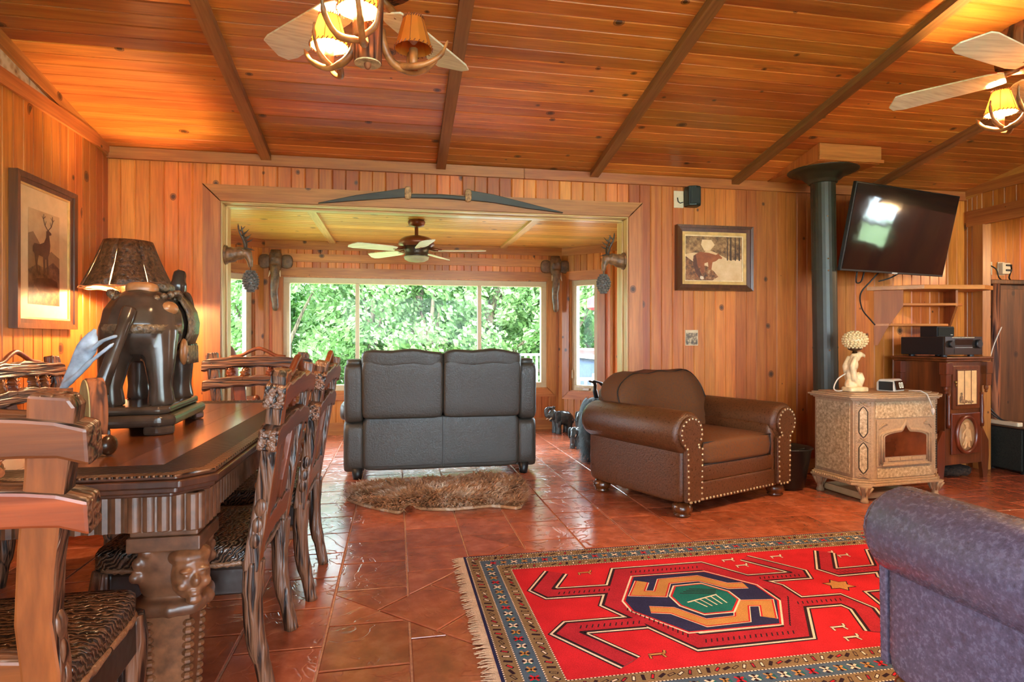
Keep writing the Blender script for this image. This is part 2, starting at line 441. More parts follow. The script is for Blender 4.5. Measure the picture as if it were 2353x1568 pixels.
def area(p): return abs(sum(p[i][0]*p[(i+1)%len(p)][1]-p[(i+1)%len(p)][0]*p[i][1] for i in range(len(p))))/2
HP = [(-1,-1), (1,-1), (1,1), (-1,1)]
HP = [(a, b, a*DC[0]+b*DC[1]+DH) for a, b in HP]
tiles = []
i0, i1 = int((XL-0.05)//TXW)-1, int((XR+3.2)//TXW)+1
for i in range(i0, i1):
    x0 = 0.052+i*TXW; off = 2.127 if i % 2 else 2.302
    for j in range(-20, 18):
        y0 = off+j*TYL
        p = [(x0+G/2, y0+G/2), (x0+TXW-G/2, y0+G/2), (x0+TXW-G/2, y0+TYL-G/2), (x0+G/2, y0+TYL-G/2)]
        if y0 > 7.2 or y0 < YREAR-0.3: continue
        if y0 > 4.7 and (x0 < -2.1 or x0 > 2.7): continue
        near = abs(x0+TXW/2-DC[0])+abs(y0+TYL/2-DC[1]) < DH+0.35
        if not near: tiles.append((p, True)); continue
        rest = p
        for (a, b, c) in HP:
            if len(rest) < 3: break
            piece = clip(rest, a, b, c+G*0.7, keep=False)
            if len(piece) >= 3 and area(piece) > 0.002: tiles.append((piece, False))
            rest = clip(rest, a, b, c)
h = DH*2/3/2
for a in range(3):
    for b in range(3):
        c = (DC[0]+(a-b)*h, DC[1]+(a+b-2)*h)
        tiles.append(([(c[0]-h+G, c[1]), (c[0], c[1]-h+G), (c[0]+h-G, c[1]), (c[0], c[1]+h-G)], False))
th = R(10.778); CS, SN = math.cos(th), math.sin(th)
def tile_rank(t):
    p = t[0]; x = sum(q[0] for q in p)/len(p); y = sum(q[1] for q in p)/len(p)
    d = x*SN+y*CS; r = x*CS-y*SN
    if d < 0.6 or abs(r/d) > 0.9 or 1.12/d > 0.62+0.1: return 99
    if 0.5 < x < 3.6 and 1.8 < y < 2.95: return 50
    return d
tiles.sort(key=tile_rank)
def tile_geo(mb, p, o=(0,0)):
    n = len(p); a = sum(p[i][0]*p[(i+1)%n][1]-p[(i+1)%n][0]*p[i][1] for i in range(n))
    if a < 0: p = p[::-1]
    c = (sum(q[0] for q in p)/n, sum(q[1] for q in p)/n); k = 0.978
    dz = [random.uniform(-0.0006, 0.0006) for _ in p]
    lo = [(q[0]-o[0], q[1]-o[1], -0.0075) for q in p]; hi = [(c[0]+(q[0]-c[0])*k-o[0], c[1]+(q[1]-c[1])*k-o[1], dz[i]) for i, q in enumerate(p)]
    lo2 = [(q[0], q[1], -0.003) for q in lo]
    mb.add(lo+lo2+hi, [tuple(range(2*n, 3*n))] + [(i, (i+1)%n, n+(i+1)%n, n+i) for i in range(n)] + [(n+i, n+(i+1)%n, 2*n+(i+1)%n, 2*n+i) for i in range(n)])
tmesh = None; rest_mb = MB(); used = 0
for p, reg in tiles:
    if used < 300 and tile_rank((p, reg)) < 60:
        used += 1
        if reg:
            if tmesh is None:
                mb = MB(); tile_geo(mb, p, p[0]); tmesh = mb.mesh('tile', TILE)
            o = bpy.data.objects.new('tile', tmesh); COL.objects.link(o); o.parent = floor
            o.matrix_local = T(p[0][0], p[0][1], 0)
        else:
            mb = MB(); tile_geo(mb, p, p[0]); mb.build('tile', TILE, floor, M=T(p[0][0], p[0][1], 0))
    else: tile_geo(rest_mb, p)
rest_mb.build('tiles_beyond', TILE, floor, kind='stuff')

# --- walls -----------------------------------------------------------------
CORE = plain('wall_core', srgb(150,84,40), 0.7)
zt = zc(YB)
mb = MB(); mb.box(XL-0.2, OX0, YB, YI, 0, 2.7); mb.box(OX1, XR+0.05, YB, YI, 0, 2.7); mb.box(XR-0.3, XR+0.05, YI, 4.8, 0, 2.7); mb.box(OX0, OX1, YB, YI, OZ, 2.7)
wall_back = struct(mb.build('wall_back', CORE))
run_planks(wall_back, (XL, YB, 0), (1, 0), 0, zt, OX0-XL)
run_planks(wall_back, (OX1, YB, 0), (1, 0), 0, zt, XR-OX1)
run_planks(wall_back, (OX0, YB, 0), (1, 0), OZ+0.09, zt, OX1-OX0)
# rear side of the same wall, towards the bay
for (a, b) in ((OX0, BX0-BT), (BX1+BT, OX1)):
    run_planks(wall_back, (a, YI, 0), (-1, 0), 0, BZ, abs(b-a))

GPRINT = None
def leaf_print():
    m, nt, bs = newmat('woodland_print'); L = nt.links
    mp = objcoord(nt, (1,1,1), rand=False)
    v = nd(nt, 'ShaderNodeTexVoronoi', Scale=26.0); L.new(mp.outputs[0], v.inputs['Vector'])
    n = nd(nt, 'ShaderNodeTexNoise', Scale=7.0, Detail=6.0); L.new(mp.outputs[0], n.inputs['Vector'])
    mp2 = objcoord(nt, (1, 1, 0.16), rand=False)
    t = nd(nt, 'ShaderNodeTexNoise', Scale=9.0, Detail=2.0); L.new(mp2.outputs[0], t.inputs['Vector'])
    r = ramp(nt, [(0.1, srgb(58,38,24)), (0.4, srgb(128,90,56)), (0.6, srgb(176,140,98)), (0.85, srgb(206,182,148))])
    ad = nt.nodes.new('ShaderNodeMath'); ad.operation = 'MULTIPLY_ADD'; ad.inputs[1].default_value = 0.6; L.new(v.outputs['Distance'], ad.inputs[0]); L.new(n.outputs['Fac'], ad.inputs[2])
    L.new(ad.outputs[0], r.inputs[0])
    tr = ramp(nt, [(0.60, (0,0,0)), (0.64, (0.8,)*3)]); L.new(t.outputs['Fac'], tr.inputs[0])
    L.new(mixc(nt, tr.outputs[0], r.outputs[0], srgb(66,44,30)), bs.inputs['Base Color']); bs.inputs['Roughness'].default_value = 0.6
    return m
GPRINT = leaf_print()
zg = 2.40
def gable(x0, x1):
    return [(YREAR-0.2, 0), (YB, 0), (YB, zc(YB)+0.05), (YR, zc(YR)+0.05), (YREAR-0.2, zc(YREAR)+0.05)]
# left wall: window opening behind the camera (Y -2.1 .. 0.1)
WL = (-2.1, 0.1, 0.85, 2.1)
mb = MB()
Mx = basis((0,1,0), (0,0,1), (1,0,0), (0,0,0))
mb.prism([(YREAR-0.2, 0), (WL[0], 0), (WL[0], zc(WL[0])), (YREAR-0.2, zc(YREAR)+0.1)], XL-0.2, XL, Mx)
mb.prism([(WL[0], 0), (WL[1], 0), (WL[1], WL[2]), (WL[0], WL[2])], XL-0.2, XL, Mx)
mb.prism([(WL[0], WL[3]), (WL[1], WL[3]), (WL[1], zc(WL[1])+0.1), (YR, zc(YR)+0.1), (WL[0], zc(WL[0])+0.1)], XL-0.2, XL, Mx)
mb.prism([(WL[1], 0), (YB+0.2, 0), (YB+0.2, zc(YB)+0.1), (WL[1], zc(WL[1])+0.1)], XL-0.2, XL, Mx)
wall_left = struct(mb.build('wall_left', CORE))
run_planks(wall_left, (XL, 2.1, 0), (0, 1), 0, zg, YB-2.1, w=0.175)
run_planks(wall_left, (XL, YREAR, 0), (0, 1), 0, zg, 2.1-YREAR, w=0.4, holes=[(WL[0]-YREAR, WL[1]-YREAR, WL[2], WL[3])])
gl = MB().prism([(YB-0.2, zg), (YB-0.2, zc(YB-0.2)), (YR, zc(YR)), (YREAR, zc(YREAR)), (YREAR, zg)], XL, XL+0.006, Mx).build('woodland_border', GPRINT, wall_left)
gl['label'] = 'printed woodland border in the gable'
struct(board('trim_1', (XL, YREAR, zg), (XL, YB-0.02, zg), 0.075, 0.035, (1,0,0)))
def rake(nm, X, s):
    a = Vector((X, YB-0.02, zc(YB-0.02)-0.035)); b = Vector((X, YR, zc(YR)-0.035)); return struct(board(nm, a, b, 0.075, 0.03, (s,0,0)))
rake('trim_2', XL, 1)

# right wall: wide cased opening to a side room
RO0, RO1, RZ0 = 0.6, 4.36, 2.10
mb = MB()
mb.prism([(RO1, 0), (YB+0.2, 0), (YB+0.2, zc(YB)+0.1), (RO1, zc(RO1)+0.1)], XR, XR+0.05, Mx)
mb.prism([(RO0, RZ0), (RO1, RZ0), (RO1, zc(RO1)+0.1), (RO0, zc(RO0)+0.1)], XR, XR+0.05, Mx)
mb.prism([(YREAR-0.2, 0), (RO0, 0), (RO0, zc(RO0)+0.1), (YR, zc(YR)+0.1), (YREAR-0.2, zc(YREAR)+0.1)], XR, XR+0.05, Mx)
wall_right = struct(mb.build('wall_right', CORE))
run_planks(wall_right, (XR, YB, 0), (0, -1), 0, zg, YB-RO1, w=0.115)
run_planks(wall_right, (XR, RO1, 0), (0, -1), RZ0, zg, RO1-2.2, w=0.19)
run_planks(wall_right, (XR, 2.2, 0), (0, -1), RZ0, zg, 1.6, w=0.4)
run_planks(wall_right, (XR, RO0, 0), (0, -1), 0, zg, RO0-YREAR, w=0.48)
gr = MB().prism([(YB-0.2, zg), (YB-0.2, zc(YB-0.2)), (YR, zc(YR)), (YREAR, zc(YREAR)), (YREAR, zg)], XR-0.006, XR, Mx).build('woodland_border', GPRINT, wall_right)
gr['label'] = 'printed woodland border in the gable'
struct(board('trim_3', (XR, YB-0.02, zg), (XR, YREAR, zg), 0.075, 0.035, (-1,0,0)))
rake('trim_4', XR, -1)
struct(board('trim_5', (XR-0.002, YB-0.05, RZ0+0.06), (XR-0.002, RO0, RZ0+0.06), 0.13, 0.03, (-1,0,0)))
struct(bar('trim_6', XR-0.03, XR+0.055, RO1-0.02, RO1+0.075, 0, RZ0, PINE_T, bevel=0.004))
# side room behind the opening
SX = 8.2; KW = (1.75, 2.25, 1.2, 1.95)
mb = MB(); mb.box(XR+0.05, SX, 4.78, 4.9, 0, 2.45); mb.box(XR+0.05, SX, RO0-0.4, RO0-0.3, 0, 2.45); mb.box(XR+0.05, SX+0.1, RO0-0.4, 4.9, 2.45, 2.5)
mb.box(SX, SX+0.1, RO0-0.3, KW[0], 0, 2.45); mb.box(SX, SX+0.1, KW[1], 4.9, 0, 2.45); mb.box(SX, SX+0.1, KW[0], KW[1], 0, KW[2]); mb.box(SX, SX+0.1, KW[0], KW[1], KW[3], 2.45)
portal('portal_side_room', (SX+0.2, (KW[0]+KW[1])/2, 1.55), (R(90), 0, R(90)), 0.5, 0.75)
wall_side = struct(mb.build('wall_side_room', CORE))
run_planks(wall_side, (XR+0.05, 4.78, 0), (1, 0), 0, 2.45, 1.485, w=0.165)
run_planks(wall_side, (XR+1.535, 4.78, 0), (1, 0), 0, 2.45, SX-XR-1.535, w=0.45)
run_planks(wall_side, (SX, 4.78, 0), (0, -1), 0, 2.45, 4.78-RO0, w=0.15, holes=[(4.78-KW[1], 4.78-KW[0], KW[2], KW[3])])

# rear wall with wide windows (behind the camera), glazing enlarged to brighten the room
mb = MB(); W0, W1, Z0, Z1 = -1.7, 4.7, 0.12, 2.40
mb.box(XL-0.2, W0, YREAR-0.2, YREAR, 0, 3.5); mb.box(W1, XR+0.2, YREAR-0.2, YREAR, 0, 3.5); mb.box(W0, W1, YREAR-0.2, YREAR, 0, Z0); mb.box(W0, W1, YREAR-0.2, YREAR, Z1, 3.5)
wall_rear = struct(mb.build('wall_rear', CORE))
run_planks(wall_rear, (XR, YREAR, 0), (-1, 0), 0, 2.6, XR-XL, w=0.49, holes=[(XR-W1, XR-W0, Z0, Z1)])
VINYL = plain('window_vinyl', srgb(196,178,140), 0.45, noise=0.03)
def glass_mat():
    m = bpy.data.materials.new('window_glass'); m.use_nodes = True; nt = m.node_tree; nt.nodes.clear()
    out = nt.nodes.new('ShaderNodeOutputMaterial'); tr = nt.nodes.new('ShaderNodeBsdfTransparent'); gl = nt.nodes.new('ShaderNodeBsdfGlossy')
    tr.inputs[0].default_value = (0.96, 0.98, 0.97, 1); gl.inputs['Roughness'].default_value = 0.02
    fr = nd(nt, 'ShaderNodeFresnel', IOR=1.14); mx = nt.nodes.new('ShaderNodeMixShader')
    nt.links.new(fr.outputs[0], mx.inputs[0]); nt.links.new(tr.outputs[0], mx.inputs[1]); nt.links.new(gl.outputs[0], mx.inputs[2]); nt.links.new(mx.outputs[0], out.inputs[0])
    return m
GLASS = glass_mat()
wr = struct(MB().box(W0, W1, YREAR-0.12, YREAR-0.06, Z0, Z0+0.05).box(W0, W1, YREAR-0.12, YREAR-0.06, Z1-0.05, Z1)
            .box(W0, W0+0.05, YREAR-0.12, YREAR-0.06, Z0, Z1).box(W1-0.05, W1, YREAR-0.12, YREAR-0.06, Z0, Z1).build('window_4', VINYL))
for k in range(4):
    a = W0+0.05+k*(W1-W0-0.1)/4; b = a+(W1-W0-0.1)/4
    MB().box(a, b, YREAR-0.092, YREAR-0.088, Z0+0.05, Z1-0.05).build('pane', GLASS, wr)
    if k: MB().box(a-0.03, a+0.03, YREAR-0.12, YREAR-0.06, Z0, Z1).build('mullion', VINYL, wr)
wk = struct(MB().box(SX+0.02, SX+0.08, KW[0], KW[1], KW[2], KW[2]+0.05).box(SX+0.02, SX+0.08, KW[0], KW[1], KW[3]-0.05, KW[3]).box(SX+0.02, SX+0.08, KW[0], KW[0]+0.05, KW[2], KW[3]).box(SX+0.02, SX+0.08, KW[1]-0.05, KW[1], KW[2], KW[3]).box(SX+0.02, SX+0.08, KW[0], KW[1], 1.53, 1.57).build('window_8', VINYL))
MB().box(SX+0.048, SX+0.052, KW[0]+0.05, KW[1]-0.05, KW[2]+0.05, KW[3]-0.05).build('pane', GLASS, wk)
wl = struct(MB().box(XL-0.14, XL-0.08, WL[0], WL[1], WL[2], WL[2]+0.05).box(XL-0.14, XL-0.08, WL[0], WL[1], WL[3]-0.05, WL[3])
            .box(XL-0.14, XL-0.08, WL[0], WL[0]+0.05, WL[2], WL[3]).box(XL-0.14, XL-0.08, WL[1]-0.05, WL[1], WL[2], WL[3]).build('window_5', VINYL))
MB().box(XL-0.112, XL-0.108, WL[0]+0.05, WL[1]-0.05, WL[2]+0.05, WL[3]-0.05).build('pane', GLASS, wl)

# --- ceiling ---------------------------------------------------------------
mb = MB()
mb.prism([(YB+0.3, zc(YB+0.3)+0.015), (YR, zc(YR)+0.015), (YR, zc(YR)+0.2), (YB+0.3, zc(YB+0.3)+0.2)], XL-0.2, XR+0.2, Mx)
mb.prism([(YR, zc(YR)+0.015), (YREAR-0.2, zc(YREAR-0.2)+0.015), (YREAR-0.2, zc(YREAR-0.2)+0.2), (YR, zc(YR)+0.2)], XL-0.2, XR+0.2, Mx)
ceiling = struct(mb.build('ceiling', CORE))
al = math.atan(SL); ux = Vector((0, math.cos(al), -math.sin(al))); un = Vector((0, math.sin(al), math.cos(al)))
BEAMX = [-0.889, 0.324, 1.50, 2.69, 3.94]
edges = [XL]+BEAMX+[XR]
slope_len = (YB-YR)/math.cos(al); pw = 0.185
for k in range(int(slope_len/pw)):
    s = (k+1)*pw; p = Vector((0, YB, zc(YB)+0.014)) - ux*s
    if s < 2.6:
        for a, b in zip(edges[:-1], edges[1:]):
            plank(ceiling, basis(ux, un, (1,0,0), (a, p.y, p.z)), b-a, pw, PINE_C)
    else: plank(ceiling, basis(ux, un, (1,0,0), (XL, p.y, p.z)), XR-XL, pw, PINE_C)
ux2 = Vector((0, math.cos(al), math.sin(al))); un2 = Vector((0, -math.sin(al), math.cos(al)))
for k in range(9):
    p = Vector((0, YR, zc(YR)+0.014)) - ux2*(k+1)*0.41
    plank(ceiling, basis(ux2, un2, (1,0,0), (XL, p.y, p.z)), XR-XL, 0.41, PINE_C)
for i, x in enumerate(BEAMX):
    a = Vector((x, YB-0.02, zc(YB-0.02))); b = Vector((x, YR+0.05, zc(YR+0.05)))
    struct(board('trim_%d' % (10+i), a, b, 0.062, 0.045, -un, BEAM))
struct(board('trim_7', (XL+0.02, YB-0.014, ZC-0.035), (0.95, YB-0.014, ZC-0.035), 0.07, 0.03, (0,-1,0)))
struct(board('trim_8', (0.952, YB-0.014, ZC-0.035), (XR-0.02, YB-0.014, ZC-0.035), 0.07, 0.03, (0,-1,0)))
struct(MB().box(XL-0.3, XR+0.3, YREAR-0.9, YB+0.3, 0, 0.02).build('roof', plain('roofing', srgb(70,60,55), 0.8), M=T(0,0,3.9)))

# --- cased opening to the bay -------------------------------------------------
cw = 0.107; yf = YB-0.014
struct(board('trim_20', (OX0-cw/2, yf, 0), (OX0-cw/2, yf, OZ+cw/2), cw, 0.02, (0,-1,0), m1=-1))
struct(board('trim_21', (OX1+cw/2, yf, 0), (OX1+cw/2, yf, OZ+cw/2), cw, 0.02, (0,-1,0), m1=1))
struct(board('trim_22', (OX0-cw/2, yf, OZ+cw/2), (OX1+cw/2, yf, OZ+cw/2), cw, 0.02, (0,-1,0), m0=1, m1=-1))
JAMB = wood('jamb_pine', srgb(226,188,122), srgb(196,146,84), 0.35, knots=False, var=0.05, coat=0.2)
t = 0.012
for nm, xa, xb in (('trim_23', OX0, OX0+t), ('trim_24', OX1-t, OX1)):
    struct(bar(nm, xa, xb, YB-0.012, YI, 0, OZ-t, JAMB))
struct(bar('trim_25', OX0, OX1, YB-0.012, YI, OZ-t, OZ, JAMB))
for nm, xa, xb in (('trim_26', OX0+t, OX0+t+0.012), ('trim_27', OX1-t-0.012, OX1-t)):
    struct(bar(nm, xa, xb, YB+0.07, YB+0.15, 0, OZ-t, JAMB))
struct(bar('trim_28', OX0+t, OX1-t, YB+0.07, YB+0.15, OZ-t-0.012, OZ-t, JAMB))

# --- bay -------------------------------------------------------------------
def wall_run(name, p0, p1, holes, z1=BZ, thick=0.16, w=0.178):
    """a wall from p0 to p1 facing to the right-hand... inner side = -(rotated dir); holes in run coordinates"""
    p0 = Vector((*p0, 0)); p1 = Vector((*p1, 0)); d = (p1-p0); L = d.length; d.normalize(); n = Vector((-d.y, d.x, 0))
    M = basis(d, n, (0,0,1), p0); mb = MB()
    cur = 0
    for (a, b, za, zb) in sorted(holes):
        mb.box(cur, a, 0, thick, 0, z1, M); mb.box(a, b, 0, thick, 0, za, M); mb.box(a, b, 0, thick, zb, z1, M); cur = b
    mb.box(cur, L, 0, thick, 0, z1, M)
    o = struct(mb.build(name, CORE)); run_planks(o, p0, (d.x, d.y), 0, z1, L, w=w, holes=holes); return o, M, L
# back wall of the bay
WX0, WX1, WZ0, WZ1 = -1.28, 1.845, 0.50, 1.835
wb, MBK, LBK = wall_run('wall_bay_back', (BX0, BY), (BX1, BY), [(WX0-BX0, WX1-BX0, WZ0, WZ1)])
aw = (0.13, 0.50, 0.47, 1.845)          # window in a 45 degree panel
LA = BT*math.sqrt(2)
wal, MAL, _ = wall_run('wall_bay_left', (BX0-BT, BY-BT), (BX0, BY), [(LA-aw[1]-0.02, LA-aw[0], aw[2], aw[3])])
war, MAR, _ = wall_run('wall_bay_right', (BX1, BY), (BX1+BT, BY-BT), [(aw[0]-0.02, aw[1], aw[2], aw[3])])
sd = BY-BT-YI
wsl, MSL, _ = wall_run('wall_bay_side_left', (BX0-BT, YI), (BX0-BT, BY-BT), [(0.45, sd-0.3, 0.5, 1.845)], w=0.3)
wsr, MSR, _ = wall_run('wall_bay_side_right', (BX1+BT, BY-BT), (BX1+BT, YI), [(0.3, sd-0.45, 0.5, 1.845)], w=0.3)
portal('portal_bay_left', (BX0-BT-0.3, (YI+BY-BT)/2, 1.18), (R(90), 0, R(-90)), 1.3, 1.3)
portal('portal_bay_right', (BX1+BT+0.3, (YI+BY-BT)/2, 1.18), (R(90), 0, R(90)), 1.3, 1.3)

def window(name, M, a, b, za, zb, lites, fw=0.075, casing=True, cwd=0.095, crank=False):
    """vinyl window filling the hole a..b, za..zb of a wall with matrix M; lites = list of x positions of mullions"""
    root = struct(MB().box(a, b, 0.03, 0.11, za, za+fw, M).box(a, b, 0.03, 0.11, zb-fw, zb, M).box(a, a+fw, 0.03, 0.11, za+fw, zb-fw, M).box(b-fw, b, 0.03, 0.11, za+fw, zb-fw, M).build(name, VINYL, bevel=0.004))
    xs = [a+fw]+list(lites)+[b-fw]
    for x in lites: MB().box(x-0.022, x+0.022, 0.035, 0.1, za+fw, zb-fw, M).build('mullion', VINYL, root, bevel=0.003)
    for x0, x1 in zip(xs[:-1], xs[1:]):
        MB().box(x0, x1, 0.066, 0.070, za+fw, zb-fw, M).build('pane', GLASS, root)
    if casing:
        y = -0.014
        def bd(p, q, m0, m1):
            p = M @ Vector((p[0], y, p[1])); q = M @ Vector((q[0], y, q[1])); out = M.to_3x3() @ Vector((0,-1,0))
            board('casing', p, q, cwd, 0.02, out, PINE_T, root, m0=m0, m1=m1)
        h = cwd/2
        bd((a-h, za-h), (a-h, zb+h), -1*-1, -1); bd((b+h, za-h), (b+h, zb+h), -1, 1)
        bd((a-h, zb+h), (b+h, zb+h), 1, -1); bd((a-h, za-h), (b+h, za-h), -1, 1)
        for (x0, x1, z0, z1) in ((a, a+0.012, za, zb), (b-0.012, b, za, zb), (a, b, zb-0.012, zb), (a, b, za, za+0.012)):
            MB().box(x0, x1, -0.016, 0.03, z0, z1, M).build('jamb_liner', PINE_T, root)
    if crank:
        c = (a+b)/2
        MB().box(c-0.02, c+0.06, 0.005, 0.03, za+0.02, za+0.045, M).tube([M.inverted() @ (M @ Vector(p)) for p in [(c, 0.01, za+0.045), (c-0.03, -0.01, za+0.055), (c-0.1, -0.012, za+0.06)]], 0.007, 6, M).build('crank', plain('crank_metal', srgb(210,205,195), 0.3), root)
        MB().box(a+0.02, a+0.035, 0.005, 0.03, za+0.16, za+0.26, M).build('latch', VINYL, root)
    return root
window('window_1', MBK, WX0-BX0, WX1-BX0, WZ0, WZ1, [-0.447-BX0, 1.0-BX0])
window('window_2', MAL, LA-aw[1]-0.02, LA-aw[0], aw[2], aw[3], [])
window('window_3', MAR, aw[0]-0.02, aw[1], aw[2], aw[3], [], crank=True)
window('window_6', MSL, 0.45, sd-0.3, 0.5, 1.845, [(sd+0.15)/2])  # both side windows added out of view to let daylight into the bay
window('window_7', MSR, 0.3, sd-0.45, 0.5, 1.845, [(sd-0.15)/2])
# boards around the head of the bay
yb = BY-0.014
struct(board('trim_30', (BX0, yb, 2.19), (BX1, yb, 2.19), 0.092, 0.018, (0,-1,0)))
struct(board('trim_31', (BX0-0.02, yb, 2.043), (BX1-0.03, yb, 2.043), 0.086, 0.03, (0,-1,0)))
q = 0.014
struct(board('trim_32', (BX0-BT, BY-BT-q*1.4, 2.19), (BX0, BY-q*1.4, 2.19), 0.092, 0.018, (0.707,-0.707,0)))
struct(board('trim_33', (BX1, BY-q*1.4, 2.19), (BX1+BT, BY-BT-q*1.4, 2.19), 0.092, 0.018, (-0.707,-0.707,0)))
struct(board('trim_34', (BX0-BT+q, YI, 2.19), (BX0-BT+q, BY-BT, 2.19), 0.092, 0.018, (1,0,0)))
struct(board('trim_35', (BX1+BT-q, BY-BT, 2.19), (BX1+BT-q, YI, 2.19), 0.092, 0.018, (-1,0,0)))
struct(bar('trim_36', BX0-0.03, BX0+0.055, BY-0.036, BY-0.012, 0, 2.145, PINE_T))
struct(bar('trim_37', BX1-0.05, BX1+0.03, BY-0.036, BY-0.012, 0, 2.0, PINE_T))
struct(bar('trim_38', BX1+BT-0.045, BX1+BT-0.012, BY-BT-0.05, BY-BT+0.02, 0, 2.145, PINE_T))
struct(bar('trim_39', BX0-BT+0.012, BX0-BT+0.045, BY-BT-0.05, BY-BT+0.02, 0, 2.145, PINE_T))
# baseboards
struct(board('baseboard_bay_back', (BX0, yb, 0.07), (BX1, yb, 0.07), 0.14, 0.018, (0,-1,0)))
struct(board('baseboard_bay_left', (BX0-BT, BY-BT-q*1.4, 0.07), (BX0, BY-q*1.4, 0.07), 0.14, 0.018, (0.707,-0.707,0)))
struct(board('baseboard_bay_right', (BX1, BY-q*1.4, 0.07), (BX1+BT, BY-BT-q*1.4, 0.07), 0.14, 0.018, (-0.707,-0.707,0)))
struct(board('baseboard_back_right', (OX1+cw, yf, 0.06), (XR, yf, 0.06), 0.12, 0.016, (0,-1,0)))
struct(board('baseboard_back_left', (XL, yf, 0.06), (OX0-cw, yf, 0.06), 0.12, 0.016, (0,-1,0)))
struct(board('baseboard_left', (XL+0.014, YREAR, 0.06), (XL+0.014, YB, 0.06), 0.12, 0.016, (1,0,0)))
# bay ceiling
bc = struct(MB().prism([(BX0-BT-0.1, YI), (BX1+BT+0.1, YI), (BX1+BT+0.1, BY-BT), (BX1+0.1, BY+0.1), (BX0-0.1, BY+0.1), (BX0-BT-0.1, BY-BT)], BZ+0.014, BZ+0.15).build('ceiling_bay', CORE))
PINE_B = wood('pine_bay_ceiling', srgb(240,188,104), srgb(212,146,72), 0.3, coat=0.3, var=0.22)
BBX = [-0.72, 1.28]
ed = [BX0-BT]+BBX+[BX1+BT]
for k in range(14):
    y = YI + k*0.185
    for a, b in zip(ed[:-1], ed[1:]):
        plank(bc, basis((0,1,0), (0,0,1), (1,0,0), (a, y, BZ+0.014)), b-a, 0.185, PINE_B)
for i, x in enumerate(BBX):
    struct(board('trim_%d' % (40+i), (x, YI, BZ), (x, BY-0.02, BZ), 0.07, 0.025, (0,0,-1), JAMB))
# ------------------------------------------------------------------ dining chairs
def frame(t): return t
SEATT = None
def seat_mat():
    m, nt, bs = newmat('tooled_seat_leather'); L = nt.links; mp = objcoord(nt)
    w = nd(nt, 'ShaderNodeTexWave', Scale=26.0, Distortion=9.0, Detail=2.0); w.wave_type = 'RINGS'; w.inputs['Detail Scale'].default_value = 1.4; L.new(mp.outputs[0], w.inputs['Vector'])
    r = ramp(nt, [(0.2, srgb(26,18,14)), (0.8, srgb(92,66,50))]); L.new(w.outputs['Fac'], r.inputs[0]); L.new(r.outputs[0], bs.inputs['Base Color'])
    bs.inputs['Roughness'].default_value = 0.25; bump(nt, bs, w.outputs['Fac'], 0.8, 0.006); return m
SEATT = seat_mat()
def flute_mat(name, axis, c1, c2, scale=18):
    m, nt, bs = newmat(name); L = nt.links; mp = objcoord(nt, rand=False)
    w = nd(nt, 'ShaderNodeTexWave', Scale=scale, Distortion=0.6); w.wave_type = 'BANDS'; w.bands_direction = axis; L.new(mp.outputs[0], w.inputs['Vector'])
    r = ramp(nt, [(0.15, c2), (0.75, c1)]); L.new(w.outputs['Fac'], r.inputs[0]); L.new(r.outputs[0], bs.inputs['Base Color'])
    bs.inputs['Roughness'].default_value = 0.36; bump(nt, bs, w.outputs['Fac'], 0.9, 0.012); return m
FLUTE = flute_mat('fluted_wood', 'X', srgb(104,66,42), srgb(34,20,13), 14)
def leaf_outline(L, W, lobes=4, n=18):
    pts = []
    for i in range(n+1):
        t = i/n; w = W*math.sin(PI*min(1, t*1.02))**0.7*(0.72+0.28*abs(math.cos(t*PI*lobes)))
        pts.append((w, t*L))
    for i in range(n, -1, -1):
        t = i/n; w = W*math.sin(PI*min(1, t*1.02))**0.7*(0.72+0.28*abs(math.cos(t*PI*lobes)))
        pts.append((-w, t*L))
    o = []
    for p in pts:
        if not o or (abs(p[0]-o[-1][0])+abs(p[1]-o[-1][1])) > 0.002: o.append(p)
    return o
def carve_leaf(mb, x, z, ang, L, W, y0, y1):
    """a domed oak leaf lying in the plane of the chair back"""
    out = leaf_outline(L, W); n = len(out); M = T(x, 0, z) @ RY(ang)
    vs = [(p[0], y1, p[1]) for p in out] + [(p[0]*0.55, y0, L*0.5+(p[1]-L*0.5)*0.7) for p in out] + [(0, y0+0.004, L*0.2), (0, y0+0.004, L*0.8)]
    fs = [(i, (i+1) % n, n+(i+1) % n, n+i) for i in range(n)] + [tuple(range(n, 2*n))]
    mb.add(vs, fs, M)
    mb.tube([(0, y0-0.002, 0.02*L), (0, y0-0.006, L*0.5), (0, y0-0.001, L*0.95)], [0.006, 0.005, 0.002], 5, M)
    for s in (-1, 1):
        for k in (0.3, 0.5, 0.68):
            mb.tube([(0, y0-0.003, L*k), (s*W*0.6, y0+0.002, L*(k+0.16))], [0.004, 0.0015], 4, M)
